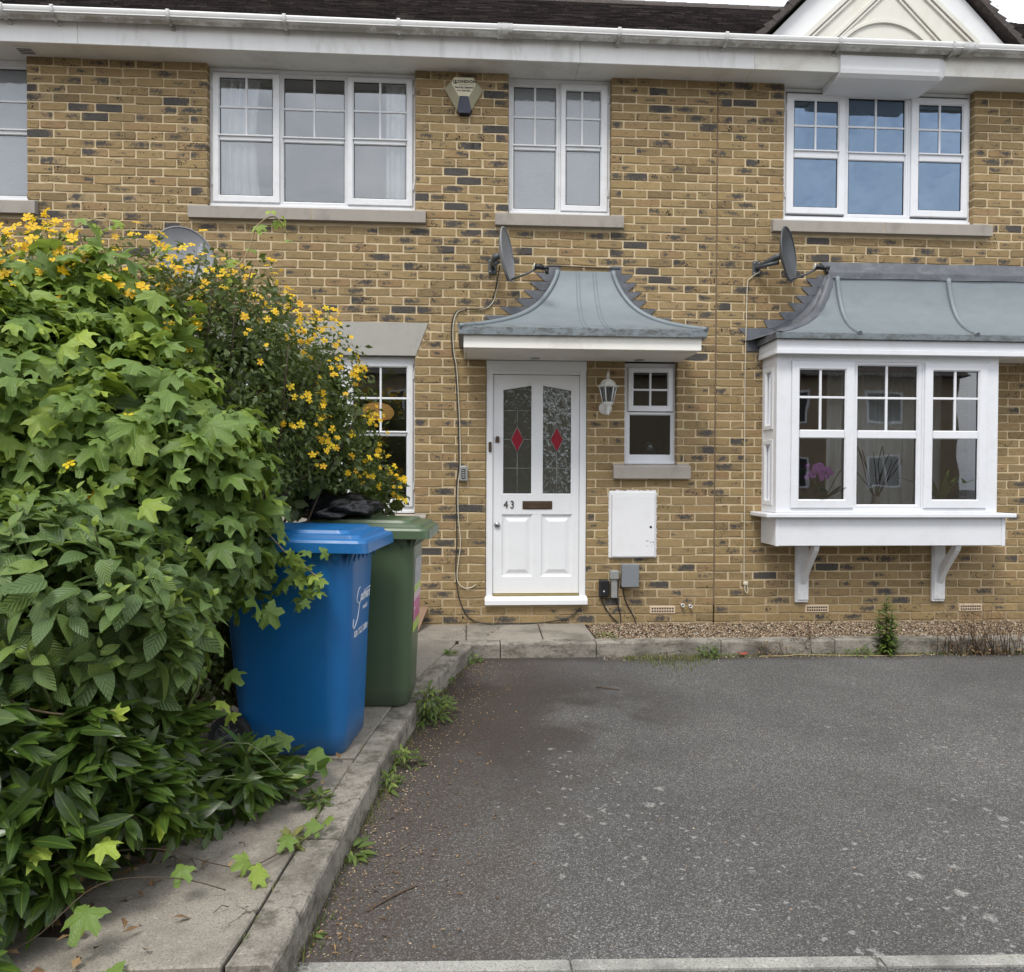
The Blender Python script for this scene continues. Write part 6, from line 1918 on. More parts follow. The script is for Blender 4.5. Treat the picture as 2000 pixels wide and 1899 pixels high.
def make_plant(name, label, cat, base, variants, mat, trans, nobj=300, piece='leaf', group=None, root=None, mass='foliage'):
    """trans: (pos, rot3x3, scale, variant index). the nearest in view become leaf objects, the others one mass"""
    root = root or thing(name, label, cat, base, group)
    off = OFF[root.name]
    order = sorted(range(len(trans)), key=lambda i: (0 if in_view(trans[i][0]) else 1, np.linalg.norm(trans[i][0]-CAM)/trans[i][2]**0.5))
    pick = set(order[:nobj])
    meshes = [mesh_attr(piece, V, F, np.tile(np.array(t), (len(V), 1)), U, mat, True) for V, F, U, t in variants] if nobj else None
    ab = AB()
    for i, (p, Rm, s, vi) in enumerate(trans):
        if i in pick:
            M = Matrix.Identity(4)
            for a in range(3):
                for b in range(3): M[a][b] = Rm[a, b]*s
                M[a][3] = p[a]-off[a]
            o = link(piece, meshes[vi], root)
            o.matrix_local = M
        else:
            V, F, U, t = variants[vi]
            ab.add((V*s)@Rm.T+p, F, t, U)
    if ab.n:
        o = link(mass, ab.mesh(mass, mat, off, True), root)
        o['kind'] = 'stuff'
    return root
def leaf_frames(pts, up=0.55, out=0.7, rnd=0.55, droop=0.6, smin=0.7, smax=1.2, nv=8, sizefn=None):
    T = []
    for p, n in pts:
        nn = n*out+np.array([0, 0, up])+rng.normal(size=3)*rnd
        tip = n*0.6+np.array([0, 0, -droop])+rng.normal(size=3)*0.7
        s = rng.uniform(smin, smax)*(sizefn(p) if sizefn else 1)
        T.append((p, frame(nn, tip), s, int(rng.integers(nv))))
    return T
def stems(name, mat, root, base_pts, ends, r0=0.012, r1=0.003):
    m = MB()
    for e in ends:
        b = base_pts[int(rng.integers(len(base_pts)))]
        mid = [b[k]+(e[k]-b[k])*0.5+rng.normal()*0.06 for k in range(3)]
        mid[2] += 0.12
        pts = smooth_path([b, mid, e], 4)
        m.tube(pts, list(np.linspace(r0, r1, len(pts))), 5)
    o = m.build(name, MT[mat], root)
    o['kind'] = 'stuff'
    return o

# --- flowering shrub: arching mass at the back
B_BLOBS = [((-2.25, -3.0, 1.65), (0.75, 0.55, 0.78)), ((-1.72, -2.85, 1.68), (0.62, 0.5, 0.80)), ((-1.30, -2.60, 1.70), (0.54, 0.48, 0.76)), ((-0.95, -2.15, 1.60), (0.41, 0.42, 0.68)), ((-0.82, -1.85, 1.40), (0.30, 0.35, 0.48)), ((-0.64, -1.55, 1.20), (0.22, 0.26, 0.26))]
shrub = thing('flowering_shrub', 'tall arching shrub covered in yellow flowers above the bins', 'shrub', (-1.6, -2.6, PZ))
vs_ = [(*small_pts(0.036*k, 0.017*k), (t, 0, 0)) for k, t in ((1, 0.1), (1.1, 0.25), (0.9, 0.4), (1.0, 0.55), (1.2, 0.3), (0.8, 0.7), (1.0, 0.15), (0.9, 0.5))]
pts = shell_points(B_BLOBS[:3], 11000, (0.72, 1.06), 0.14, 1.0, -0.15, 0.74, 0.95)+shell_points(B_BLOBS[2:], 13000, (0.62, 1.05), 0.14, 1.0, -0.2, 0.66, 1.16)
clear_bag = lambda p: not (p[1] < -1.72 and p[2] < 1.30 and p[0] > -1.12)
pts = [q for q in pts if clear_bag(q[0])]
make_plant('', '', '', None, vs_, MT['leaf_small'], leaf_frames(pts, 0.5, 0.5, 0.7, 0.4, 0.7, 1.3), 0, root=shrub)
low = shell_points([((-1.38, -2.70, 0.62), (0.26, 0.50, 0.58)), ((-1.30, -2.25, 0.65), (0.22, 0.45, 0.6))], 3600, (0.45, 1.05), 0.15, 9.0, -0.5, 0.3, 0.1)
make_plant('', '', '', None, vs_, MT['leaf_small'], leaf_frames(low, 0.4, 0.6, 0.6, 0.4, 0.9, 1.9), 0, root=shrub, mass='low_foliage')
fl = [(*flower_pts(0.031, k), (0.25+0.75*(k % 5)/4, 0, 0)) for k in range(8)]
fpts = [q for q in shell_points(B_BLOBS, 1500, (1.0, 1.09), 0.14, 1.0, 0.0, 0.95, 1.15)]
sel = []
for p, n in fpts:
    # thick along the crown and down the right flank
    u = 916.6+1417*p[0]/(p[1]+6.355); v = 926-1417*(p[2]-1.392)/(p[1]+6.355)
    crown = v < 470+max(0, u-80)*0.27+125 or u > 575
    if not clear_bag(p): continue
    if crown and rng.uniform() < (0.36 if u < 560 else 0.40) and mnoise.noise(Vector(p)*4.0) > -0.2: sel.append((p, n))
ft = []
for p, n in sel:
    for k in range(int(rng.integers(1, 5))):
        q = p+rng.normal(size=3)*0.026
        nn = n*0.6+np.array([0.1, -0.75, 0.5])+rng.normal(size=3)*0.45
        big = 1.0 if q[0] < -1.2 else 0.95
        ft.append((q, frame(nn, rng.normal(size=3)), rng.uniform(0.45, 1.0)*(1.0 if q[0] < -1.25 else 0.8), int(rng.integers(8))))
for k in range(14):
    q = np.array([rng.uniform(-1.9, -1.2), -3.80+rng.uniform(-0.1, 0.2), rng.uniform(1.15, 1.75)])
    if k < 7: ft.append((q, frame(np.array([0.1, -0.8, 0.4])+rng.normal(size=3)*0.3, rng.normal(size=3)), rng.uniform(0.7, 1.0), int(rng.integers(8))))
make_plant('', '', '', None, fl, MT['petal'], ft, 300, 'flower', root=shrub, mass='blossom')
ends = [tuple(p) for p, n in shell_points(B_BLOBS, 60, (1.0, 1.1), 0.14, 1.0, -0.1, 0.9, 1.0)]
stems('stem', 'stem_brown', shrub, [(-1.9, -2.7, 0.1), (-1.5, -2.6, 0.1), (-1.25, -2.3, 0.1)], ends)

# --- hop vine draped over the front
A_BLOBS = [((-1.85, -3.45, 1.30), (0.62, 0.42, 0.66)), ((-1.42, -3.35, 1.22), (0.52, 0.42, 0.66)), ((-1.26, -3.12, 1.32), (0.37, 0.36, 0.43)), ((-1.08, -3.02, 1.12), (0.17, 0.20, 0.16)), ((-1.55, -3.6, 0.75), (0.5, 0.35, 0.55)), ((-1.95, -3.3, 1.72), (0.55, 0.40, 0.42)), ((-1.72, -3.05, 1.98), (0.42, 0.26, 0.34))]
vine = thing('climbing_vine', 'dense climbing vine with large lobed leaves draped over the hedge', 'vine', (-1.5, -3.3, PZ))
hv = [(*hop_pts(0.086, k), (t, 0, 0)) for k, t in enumerate((0.12, 0.3, 0.42, 0.5, 0.55, 0.66, 0.78, 0.95))]
pts = shell_points(A_BLOBS, 5200, (0.68, 1.09), 0.24, 5.0, -0.1, 0.72, 0.35)
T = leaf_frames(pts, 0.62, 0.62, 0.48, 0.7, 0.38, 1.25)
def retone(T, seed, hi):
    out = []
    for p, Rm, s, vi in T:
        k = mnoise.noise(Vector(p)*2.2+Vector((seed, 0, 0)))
        o = min(7, max(0, int(3.2+k*4.2+rng.normal()*1.5+max(0, Rm[2, 2]-0.45)*hi+max(0, p[2]-1.2)*1.2)))  # upturned and higher leaves toned paler: light from above put into the colour
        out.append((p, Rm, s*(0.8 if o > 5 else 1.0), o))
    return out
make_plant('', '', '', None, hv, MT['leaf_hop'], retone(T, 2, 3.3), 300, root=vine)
m = MB()
rr = random.Random(21)
tend = [[(-1.35, -2.9, 2.2), (-1.13, -2.7, 2.42), (-1.06, -2.65, 2.62), (-0.98, -2.62, 2.68), (-0.92, -2.6, 2.6)], [(-1.9, -3.0, 2.3), (-1.82, -2.95, 2.46), (-1.70, -2.9, 2.56), (-1.62, -2.9, 2.52)],
        [(-1.6, -2.9, 2.15), (-1.52, -2.8, 2.38), (-1.47, -2.75, 2.5)], [(-0.95, -3.1, 1.2), (-0.80, -3.15, 1.05), (-0.72, -3.12, 0.98), (-0.66, -3.1, 0.92)], [(-1.2, -3.7, 1.2), (-1.05, -3.8, 1.0), (-0.98, -3.8, 0.9)],
        [(-1.6, -4.05, 0.95), (-1.38, -4.15, 0.75), (-1.22, -4.15, 0.68), (-1.02, -4.12, 0.68)]]
for t_ in tend: m.tube(smooth_path(t_, 6), 0.0035, 5)
m.build('tendril', MT['dry_twig'], vine, kind='stuff')
# sprays of small young leaves at the tendril ends, some over the blue bin
T = []
for t_ in tend:
    for q in smooth_path(t_, 4)[3:]:
        if rr.random() < 0.75:
            T.append((np.array(q)+rng.normal(size=3)*0.015, frame(np.array([0.1, -0.6, 0.7])+rng.normal(size=3)*0.4, rng.normal(size=3)+np.array([0.2, 0, -0.6])), rr.uniform(0.35, 0.65), rr.choice((5, 6, 7))))
for k in range(26):
    q = np.array([-0.80+rng.uniform(-0.12, 0.14), -3.08+rng.uniform(-0.08, 0.05), 0.98+rng.uniform(-0.16, 0.12)])
    T.append((q, frame(np.array([0.2, -0.6, 0.7])+rng.normal(size=3)*0.4, rng.normal(size=3)+np.array([0.3, 0, -0.7])), rr.uniform(0.4, 0.75), rr.choice((2, 3, 4, 5, 6))))
make_plant('', '', '', None, hv, MT['leaf_hop'], T, 0, root=vine, mass='young_leaves')

# --- broad ribbed-leaf shrub in front
C_BLOBS = [((-1.45, -3.98, 0.98), (0.50, 0.34, 0.36)), ((-1.12, -3.80, 0.94), (0.24, 0.22, 0.28)), ((-1.75, -3.9, 1.0), (0.4, 0.3, 0.34))]
dog = thing('broadleaf_shrub', 'shrub with ribbed pointed leaves at the front of the hedge', 'shrub', (-1.4, -3.95, PZ))
cv = [(*ovate_pts(0.105*k, 0.058*k, 7, 0.22, d, 0.82, 0.9), (t, 0, 0)) for k, d, t in ((1, 0.35, 0.25), (1.1, 0.5, 0.35), (0.95, 0.25, 0.45), (1.05, 0.6, 0.52), (0.9, 0.4, 0.58), (1.0, 0.3, 0.66), (0.7, 0.2, 0.85), (0.6, 0.15, 1.0))]
T = []
rosettes = shell_points(C_BLOBS, 95, (0.85, 1.08), 0.12, 8.0, -0.05, 0.8, 0.45)
st_e = []
for p, n in rosettes:
    ax = n*0.5+np.array([0.05, -0.1, 0.85])+rng.normal(size=3)*0.25; ax /= np.linalg.norm(ax)
    e1 = np.cross(ax, [0.3, 1, 0.1]); e1 /= np.linalg.norm(e1); e2 = np.cross(ax, e1)
    st_e.append(tuple(p))
    for lvl in range(4):
        a0 = rng.uniform(0, 3.1)
        for k in (0, 1):
            a = a0+k*math.pi+lvl*1.57
            rad = e1*math.cos(a)+e2*math.sin(a)
            q = p-ax*0.030*lvl+rad*0.006
            f = lvl/3
            tip = rad*(0.35+0.75*f)+ax*(0.9-1.0*f)
            T.append((q, frame(ax*(0.35+0.6*f)-rad*(0.5-0.5*f)+rng.normal(size=3)*0.12, tip), (0.5+0.55*f)*rng.uniform(0.85, 1.15), int(np.clip(rng.normal(6.8-f*5, 1.1), 0, 7))))
make_plant('', '', '', None, cv, MT['leaf_ribbed'], T, 300, root=dog)
pts = shell_points(C_BLOBS, 700, (0.6, 0.95), 0.12, 8.0, -0.1, 0.7, 0.35)
make_plant('', '', '', None, cv, MT['leaf_ribbed'], leaf_frames(pts, 0.5, 0.6, 0.4, 0.7, 0.7, 1.1, 6), 0, root=dog, mass='inner_leaves')
stems('stem', 'stem_green', dog, [(-1.5, -3.8, 0.1), (-1.3, -3.75, 0.1)], st_e[:50], 0.007, 0.003)

# --- low laurel along the path
D_BLOBS = [((-1.45, -4.05, 0.42), (0.52, 0.36, 0.40)), ((-1.26, -3.75, 0.32), (0.35, 0.32, 0.32)), ((-1.02, -3.52, 0.20), (0.32, 0.22, 0.15)), ((-1.60, -4.36, 0.24), (0.45, 0.28, 0.26)), ((-0.84, -3.28, 0.13), (0.22, 0.14, 0.10))]
lau = thing('laurel_shrub', 'low glossy laurel with narrow dark leaves spilling onto the path', 'shrub', (-1.3, -3.9, PZ))
lvv = [(*ovate_pts(0.128*k, 0.036*k, 6, 0.15, d, 0.95, 0.85), (t, 0, 0)) for k, d, t in ((1, 0.1, 0.1), (1.1, 0.25, 0.2), (0.9, 0.15, 0.35), (1.0, 0.3, 0.45), (1.15, 0.2, 0.55), (0.95, 0.1, 0.6), (0.8, 0.1, 0.8), (0.7, 0.05, 1.0))]
T = []
tips = shell_points(D_BLOBS, 235, (0.72, 1.06), 0.18, 12.0, -0.1, 0.75, 0.10)
st_e = []
for p, n in tips:
    ax = n*0.5+np.array([0.4, -0.2, 0.55])+rng.normal(size=3)*0.40; ax /= np.linalg.norm(ax)
    e1 = np.cross(ax, [0.2, 0.3, 1]); e1 /= np.linalg.norm(e1); e2 = np.cross(ax, e1)
    st_e.append(tuple(p))
    yt = rng.uniform() < 0.10
    for k in range(int(rng.integers(7, 13))):
        a = k*2.4+rng.normal()*0.3
        rad = e1*math.cos(a)+e2*math.sin(a)
        f = k/12
        q = p-ax*0.115*f
        tip = ax*(1.0-0.35*f)+rad*(0.25+0.55*f)
        T.append((q, frame(rad*0.4+np.array([0, -0.15, 0.8])+rng.normal(size=3)*0.25, tip), (0.62+0.4*min(1, f*2))*rng.uniform(0.8, 1.15), int(np.clip(rng.normal((6.6 if yt else 4.2)-f*2.6, 1.3), 0, 7))))
make_plant('', '', '', None, lvv, MT['leaf_laurel'], T, 300, root=lau)
pts = shell_points(D_BLOBS, 900, (0.5, 0.92), 0.15, 12.0, -0.2, 0.6, 0.09)
make_plant('', '', '', None, lvv, MT['leaf_laurel'], leaf_frames(pts, 0.4, 0.5, 0.5, 0.3, 0.8, 1.1, 5), 0, root=lau, mass='inner_leaves')
stems('stem', 'stem_green', lau, [(-1.6, -3.9, 0.08), (-1.35, -3.6, 0.08), (-1.15, -3.4, 0.08)], st_e[:80], 0.006, 0.0025)

# --- inner leaves that close the hedge, toned darker: crown shade put into the colour
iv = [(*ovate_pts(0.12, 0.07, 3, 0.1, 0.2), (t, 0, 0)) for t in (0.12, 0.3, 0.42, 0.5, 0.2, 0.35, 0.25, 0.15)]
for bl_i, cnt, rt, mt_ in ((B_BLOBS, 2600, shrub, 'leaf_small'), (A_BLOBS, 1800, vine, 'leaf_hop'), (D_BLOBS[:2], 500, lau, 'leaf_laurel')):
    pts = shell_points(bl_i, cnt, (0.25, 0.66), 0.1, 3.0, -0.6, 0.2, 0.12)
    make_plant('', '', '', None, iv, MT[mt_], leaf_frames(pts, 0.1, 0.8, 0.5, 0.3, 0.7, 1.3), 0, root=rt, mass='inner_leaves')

# --- lobed trailers lying over the laurel and across the path
trail = thing('trailing_vine', 'thin vine stem with yellow-green lobed leaves trailing across the path', 'vine', (-0.95, -4.0, PZ))
m = MB()
tr1 = [(-1.35, -4.2, 0.20), (-1.15, -4.18, 0.26), (-0.98, -4.05, 0.22), (-0.82, -3.98, 0.13), (-0.72, -3.95, 0.10), (-0.63, -3.85, 0.10), (-0.52, -3.72, 0.11)]
tr2 = [(-1.5, -4.35, 0.14), (-1.2, -4.38, 0.13), (-1.05, -4.25, 0.22), (-0.88, -4.15, 0.18), (-0.75, -4.08, 0.10)]
for t_ in (tr1, tr2): m.tube(smooth_path(t_, 7), 0.0019, 6)
m.build('stem', MT['stem_brown'], trail)
T = []
for (x, y, z, s, vi) in ((-0.71, -3.95, 0.13, 0.62, 5), (-0.66, -3.98, 0.12, 0.5, 6), (-0.61, -3.80, 0.13, 0.62, 4), (-0.54, -3.70, 0.13, 0.6, 4), (-0.50, -3.66, 0.13, 0.45, 5), (-0.68, -4.02, 0.12, 0.5, 6), (-1.16, -4.28, 0.36, 0.85, 7), (-1.06, -4.24, 0.34, 0.7, 7), (-1.02, -4.33, 0.22, 0.9, 3), (-0.95, -4.42, 0.10, 0.85, 4), (-1.1, -4.45, 0.10, 0.9, 3), (-0.86, -4.1, 0.2, 0.6, 4),
                      (-0.92, -3.55, 0.52, 0.9, 6), (-1.0, -3.6, 0.6, 0.8, 6), (-0.82, -3.45, 0.5, 0.7, 7), (-0.76, -3.4, 0.44, 0.6, 7), (-0.9, -3.5, 0.44, 0.95, 4), (-0.7, -3.3, 0.3, 0.9, 3), (-0.66, -3.28, 0.22, 1.0, 2), (-1.3, -3.95, 0.72, 1.0, 3), (-1.45, -4.25, 0.6, 1.1, 2), (-1.5, -4.3, 0.5, 1.1, 2), (-1.15, -3.85, 0.75, 0.9, 4), (-1.02, -3.7, 0.70, 0.8, 5), (-0.97, -3.62, 0.78, 0.95, 3), (-1.2, -3.95, 0.82, 1.0, 3), (-0.82, -3.35, 0.58, 0.85, 3), (-0.78, -3.2, 0.28, 0.85, 2), (-0.62, -3.2, 0.2, 0.8, 3)):
    if z > 0.28 and x > -1.05: x -= 0.17
    T.append((np.array([x, y, z]), frame(np.array([0.1, -0.5, 0.8])+rng.normal(size=3)*0.25, np.array([rng.normal()*0.7, -0.4, -0.5])), s, vi))
make_plant('', '', '', None, hv, MT['leaf_hop'], T, 300, root=trail)

# --- leaf litter and twigs at the hedge foot
ab = AB()
for k in range(420):
    x = rng.uniform(-1.7, -0.55); y = rng.uniform(-4.6, -3.0)
    lim = -1.02+(y+4.4)*0.27+rng.normal()*0.10
    if x > lim: continue
    V, F, U = small_pts(0.05*rng.uniform(0.5, 1.3), 0.02*rng.uniform(0.6, 1.4))
    Rm = frame(np.array([0, 0, 1])+rng.normal(size=3)*0.35, rng.normal(size=3))
    ab.add(V@Rm.T+np.array([x, y, PZ+0.018+rng.uniform(0, 0.02)]), F, (rng.uniform(), 0, 0), U)
tag(link('leaf_litter', ab.mesh('leaf_litter', MT['leaf_dry'])), 'dry brown leaf litter at the foot of the hedge', 'leaf litter', kind='stuff')
m = MB()
for k in range(20):
    x, y = rng.uniform(-1.25, -0.72), rng.uniform(-4.35, -3.1)
    x = min(x, -0.78+(y+4.4)*0.22+rng.uniform(-0.2, 0.12))
    a = rng.uniform(0, 6.28); l = rng.uniform(0.02, 0.07)
    m.tube([(x, y, PZ+0.014), (x+l*0.5*math.cos(a)+rng.normal()*0.006, y+l*0.5*math.sin(a), PZ+0.020+rng.uniform(0, 0.012)), (x+l*math.cos(a), y+l*math.sin(a), PZ+0.014)], 0.0016, 4)
tag(m.build('fallen_twigs', MT['twig'], fixn=False), 'thin dark twigs scattered on the path beside the hedge', 'twigs', kind='stuff')

# ------------------------------------------------------------------ weeds
wv = [(*ovate_pts(0.06*k, 0.020*k, 4, 0.2, d, 0.9), (t, 0, 0)) for k, d, t in ((1, 0.4, 0.25), (1.1, 0.6, 0.4), (0.9, 0.3, 0.5), (1, 0.5, 0.62), (0.8, 0.3, 0.75), (1, 0.7, 0.35), (0.9, 0.4, 0.9), (0.7, 0.5, 0.15))]
def clump(name, label, x, y, z, n, rad, h, group='weeds along the kerb', s=(0.6, 1.2), mat='leaf_weed', tone=None, up=0.7, wide=None):
    T = []
    for k in range(n):
        a = rng.uniform(0, 6.28); r = rad*rng.uniform(0, 1)**0.7
        zz = h*rng.uniform(0, 1)*(1-(r/rad)*0.6)
        p = np.array([x+r*math.cos(a)*(wide or 1), y+r*math.sin(a)*0.8, z+zz])
        d = np.array([math.cos(a), math.sin(a), rng.uniform(-0.2, 1.0)])
        vi = int(rng.integers(8)) if tone is None else int(np.clip(rng.normal(tone, 1.3), 0, 7))
        T.append((p, frame(np.array([-math.cos(a)*0.3, -math.sin(a)*0.3-0.2, up])+rng.normal(size=3)*0.3, d), rng.uniform(*s), vi))
    root = thing(name, label, 'weed', (x, y, z), group)
    make_plant('', '', '', None, wv, MT[mat], T, 0, root=root)
    m = MB()
    for k in range(max(3, n//8)):
        p = T[int(rng.integers(len(T)))][0]
        m.tube([(x+rng.normal()*rad*0.15, y+rng.normal()*rad*0.1, z-0.01), tuple(p)], [0.003, 0.0015], 4)
    m.build('stem', MT['stem_green'], root, kind='stuff')
    return root
clump('weed', 'bushy green weed beside the green bin at the kerb edge', -0.235, -2.12, GZ, 240, 0.145, 0.21, s=(0.5, 1.2))
clump('weed', 'small green weed in the corner where the kerbs meet', 0.01, -0.85, GZ, 60, 0.08, 0.08, s=(0.5, 0.9))
clump('weed', 'straggly weed at the kerb foot below the bushy weed', -0.15, -1.35, GZ, 40, 0.06, 0.07, s=(0.4, 0.8), wide=0.7)
clump('weed', 'yellowish weed at the kerb foot level with the blue bin', -0.33, -2.80, GZ, 70, 0.10, 0.10, s=(0.5, 1.0), tone=5)
clump('weed', 'small broad-leaved weed halfway along the left kerb', -0.36, -3.05, GZ, 45, 0.07, 0.08, s=(0.5, 0.95), tone=4)
clump('weed', 'dandelion-like rosette at the kerb foot near the front', -0.445, -3.62, GZ, 34, 0.06, 0.04, s=(0.7, 1.4), tone=3, up=0.9)
clump('weed', 'tiny dusty weed at the kerb end by the edging strip', -0.49, -4.10, GZ, 16, 0.035, 0.03, s=(0.4, 0.8), tone=2)
clump('weed', 'grassy weed in the path joint beside the blue bin', -0.60, -3.42, PZ-0.01, 60, 0.07, 0.05, s=(0.5, 0.9), tone=2, wide=0.6)
clump('weed', 'small weed in the path joint near the doorstep', -0.135, -1.05, PZ-0.01, 40, 0.07, 0.04, s=(0.4, 0.8), tone=3, wide=0.5)
clump('weed', 'dry tuft in the path joint by the front slab', -0.63, -3.75, PZ-0.01, 50, 0.07, 0.04, s=(0.5, 1.0), tone=6, wide=0.6, mat='leaf_grass')
clump('weed', 'low green weed in the kerb gutter left of the tall weed', 3.12, -0.76, GZ, 60, 0.10, 0.09, s=(0.5, 0.9), tone=5)
clump('weed', 'bluish grass tuft at the kerb below the gravel', 1.88, -0.77, GZ, 70, 0.10, 0.12, s=(0.5, 1.0), tone=1, wide=0.8)
clump('weed', 'low weed in the corner of the gravel by the doorstep', 1.12, -0.50, 0.06, 40, 0.09, 0.03, s=(0.4, 0.7), tone=4)
# tall upright weed
tw_ = thing('weed', 'tall upright leafy green weed in front of the kerb under the bay', 'weed', (3.34, -0.745, GZ), 'weeds along the kerb')
T = []
for st_ in ((0, 0, 0.47), (-0.05, 0.02, 0.36), (0.045, 0.0, 0.40), (0.02, -0.03, 0.30), (-0.03, -0.03, 0.42)):
    for k in range(90):
        f = rng.uniform(0.02, 1)
        a = k*2.4
        p = np.array([3.34+st_[0]*min(1, f*2), -0.745+st_[1], GZ+f*st_[2]])
        d = np.array([math.cos(a), math.sin(a), 0.5+0.9*f*f])
        T.append((p, frame(np.array([-math.cos(a)*0.5, -math.sin(a)*0.5, 1.0]), d), rng.uniform(1.0, 1.5)*(1.15-0.4*f), int(np.clip(rng.normal(3.8+3.4*f*f, 1.1), 0, 7))))
make_plant('', '', '', None, wv, MT['leaf_weed'], T, 0, root=tw_)
m = MB()
for st_ in ((0, 0, 0.45), (-0.05, 0.02, 0.33), (0.045, 0.0, 0.36)): m.tube([(3.34, -0.745, GZ-0.01), (3.34+st_[0], -0.745+st_[1], GZ+st_[2]*0.5), (3.34+st_[0], -0.745+st_[1], GZ+st_[2])], 0.004, 5)
m.build('stem', MT['stem_green'], tw_, kind='stuff')
# dry seeding weeds by the kerb
def dry_weed(label, x, y, z, n, w, h):
    root = thing('dry_weed', label, 'weed', (x, y, z), 'dry weeds along the kerb')
    m = MB(); T = []
    for k in range(n):
        bx = x+rng.normal()*w*0.5; l = h*rng.uniform(0.5, 1.1)
        e = (bx+rng.normal()*0.13, y+rng.normal()*0.06, z+l*rng.uniform(0.6, 1.0))
        mid = ((bx+e[0])/2+rng.normal()*0.015, y+rng.normal()*0.02, z+l*0.55)
        m.tube([(bx, y+rng.normal()*0.02, z-0.01), mid, e], [0.0026, 0.002, 0.0012], 4)
        for q in range(9):
            f = rng.uniform(0.35, 1)
            c = np.array([bx+(e[0]-bx)*f, y+(e[1]-y)*f, z+l*f])+rng.normal(size=3)*0.018
            T.append((c, frame(rng.normal(size=3)+np.array([0, -0.5, 0.6]), rng.normal(size=3)), rng.uniform(0.16, 0.40), int(rng.integers(8))))
        for q in range(3):
            c = np.array([bx+rng.normal()*0.03, y+rng.normal()*0.03, z+rng.uniform(0, 0.08)])
            T.append((c, frame(rng.normal(size=3)+np.array([0, -0.5, 0.6]), rng.normal(size=3)), rng.uniform(0.3, 0.6), int(rng.integers(8))))
    m.build('stem', MT['twig'], root, kind='stuff')
    make_plant('', '', '', None, wv, MT['leaf_dry'], T, 0, root=root)
dry_weed('wide dry seeding weed at the kerb near the right edge', 4.16, -0.79, GZ, 62, 0.36, 0.42)
dry_weed('thin dry weed in the gravel under the bay left bracket', 2.72, -0.70, GZ, 12, 0.10, 0.36)
dry_weed('thin dry weed beside the kerb under the bay right bracket', 3.86, -0.76, GZ, 12, 0.12, 0.30)
dry_weed('short dry weed at the kerb left of the bay', 2.36, -0.75, GZ, 12, 0.14, 0.16)
# moss and fine grass along the kerb foot
ab = AB()
def tuft(x, y, z, h, t):
    a = rng.uniform(0, 6.28); w = 0.0022
    lean = np.array([math.cos(a), math.sin(a), 0])*h*rng.uniform(0.2, 0.9)
    b = np.array([x, y, z]); s = np.array([-math.sin(a), math.cos(a), 0])*w
    V = np.stack([b-s, b+s, b+lean*0.5+np.array([0, 0, h*0.7])+s*0.6, b+lean*0.5+np.array([0, 0, h*0.7])-s*0.6, b+lean+np.array([0, 0, h])])
    ab.add(V, [[0, 1, 2, 3], [3, 2, 4]], (t, 0, 0), np.array([(0, 0), (1, 0), (1, 0.6), (0, 0.6), (0.5, 1)], float))
for k in range(5200):
    x = rng.uniform(1.2, 5.0)
    c = mnoise.noise(Vector((x*1.7, 3.3, 0)))
    big = math.exp(-((x-1.55)/0.32)**2)
    if rng.uniform() > 0.25+0.5*max(0, c)+0.9*big: continue
    y = -0.725-abs(rng.normal())*(0.035+0.16*big)
    tuft(x, y, GZ, rng.uniform(0.008, 0.03)+0.02*big*rng.uniform(), rng.uniform(0.1, 0.9))
for k in range(2200):
    y = rng.uniform(-4.3, -0.75)
    c = mnoise.noise(Vector((y*2.1, 7.3, 0)))
    if rng.uniform() > 0.2+0.6*max(0, c+0.1): continue
    tuft(kerb_x(y)+abs(rng.normal())*0.03+0.004, y, GZ, rng.uniform(0.008, 0.03), rng.uniform(0.1, 0.9))
for k in range(1500):
    y = rng.uniform(-4.3, -0.3)
    c = mnoise.noise(Vector((y*2.6, 1.3, 0)))
    if rng.uniform() > 0.15+0.8*max(0, c+0.05): continue
    tuft(kerb_x(min(y, -0.75))-KW-0.008+rng.normal()*0.012, y, PZ-0.015, rng.uniform(0.012, 0.03), rng.uniform(0.1, 1.0))
tag(link('kerb_grass', ab.mesh('kerb_grass', MT['leaf_grass'])), 'thin grass and moss growing along the kerb foot and path joints', 'grass', kind='stuff')
# crumbs, stones and leaf bits on the asphalt
ab = AB()
octa = np.array([(1, 0, 0), (0, 1, 0), (-1, 0, 0), (0, -1, 0), (0, 0, 0.6), (0, 0, -0.6)], float)
OF = [[0, 1, 4], [1, 2, 4], [2, 3, 4], [3, 0, 4], [1, 0, 5], [2, 1, 5], [3, 2, 5], [0, 3, 5]]
for k in range(2600):
    if k < 900:
        x = rng.uniform(1.0, 5.2); y = -0.73-abs(rng.normal())*0.05
    elif k < 2100:
        y = rng.uniform(-4.2, -0.8); x = kerb_x(y)+abs(rng.normal())*0.16
    else:
        x = rng.uniform(-0.2, 4.5); y = rng.uniform(-4.2, -0.8)
    s = rng.uniform(0.0018, 0.006)*(1.3 if k < 900 else 1)
    ab.add(octa*s*rng.uniform(0.6, 1.3, (6, 1))+np.array([x, y, GZ+s*0.35]), OF, ((rng.uniform(0.3, 1) if k < 900 else rng.uniform(0, 0.9)), 0, 0), np.zeros((6, 2)))
tag(link('grit', ab.mesh('grit', MT['gravel'])), 'loose grit and small stones scattered along the kerb foot', 'grit', kind='stuff')
ab = AB()
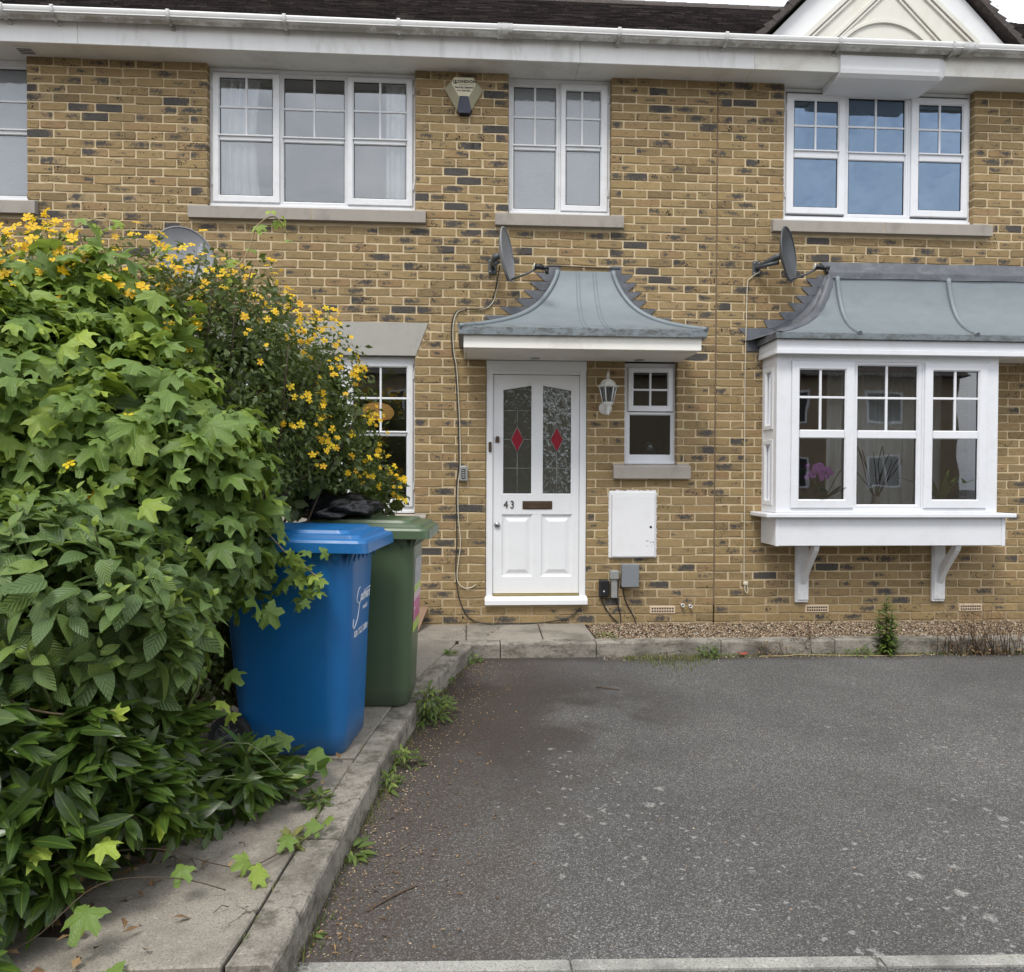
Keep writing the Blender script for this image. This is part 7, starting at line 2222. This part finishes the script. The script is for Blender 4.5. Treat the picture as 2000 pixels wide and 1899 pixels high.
for k in range(420):
    y = rng.uniform(-4.2, -0.9); x = kerb_x(y)+0.02+abs(rng.normal())*0.28
    V, F, U = small_pts(0.022*rng.uniform(0.4, 1.3), 0.008*rng.uniform(0.6, 1.4))
    ab.add(V@frame(np.array([0, 0, 1])+rng.normal(size=3)*0.3, rng.normal(size=3)).T+np.array([x, y, GZ+0.004+rng.uniform(0, 0.004)]), F, (rng.uniform(0, 0.8), 0, 0), U)
tag(link('leaf_crumbs', ab.mesh('leaf_crumbs', MT['leaf_dry'])), 'brown leaf crumbs strewn over the asphalt beside the left kerb', 'leaf litter', kind='stuff')
m = MB(); m.tube(smooth_path([(0.86, -1.53, GZ+0.004), (0.93, -1.58, GZ+0.010), (1.0, -1.60, GZ+0.004)], 5), 0.004, 6)
tag(m.build('fallen_twig', MT['twig']), 'single short dark twig lying on the asphalt', 'twig')
m = MB(); m.tube(smooth_path([(-0.33, -3.98, GZ+0.004), (-0.25, -3.90, GZ+0.008), (-0.18, -3.84, GZ+0.004)], 5), 0.003, 6)
tag(m.build('fallen_twig', MT['twig']), 'thin brown twig lying near the front of the left kerb', 'twig')
bm = bmesh.new(); bmesh.ops.create_grid(bm, x_segments=7, y_segments=5, size=1.0)
for v in bm.verts: v.co = Vector((v.co.x*0.036, v.co.y*0.022, 0.012+0.014*mnoise.noise(Vector((v.co.x*2, v.co.y*2, 3)))+0.012*abs(v.co.x)))
me = bpy.data.meshes.new('wrapper'); bm.to_mesh(me); bm.free(); me.materials.append(MT['red_litter'])
tag(link('wrapper', me, None, (2.16, -0.76, GZ+0.008)), 'crumpled red wrapper lying at the kerb under the gravel strip', 'litter')
m = MB(); m.tube(smooth_path([(2.3, -0.775, GZ+0.006), (2.5, -0.79, GZ+0.010), (2.62, -0.765, GZ+0.012), (2.9, -0.775, GZ+0.006), (3.25, -0.80, GZ+0.005), (3.6, -0.80, GZ+0.005)], 6), 0.005, 6)
tag(m.build('straw_stem', MT['dry_twig']), 'long pale dry stem lying along the kerb foot', 'dry stem')
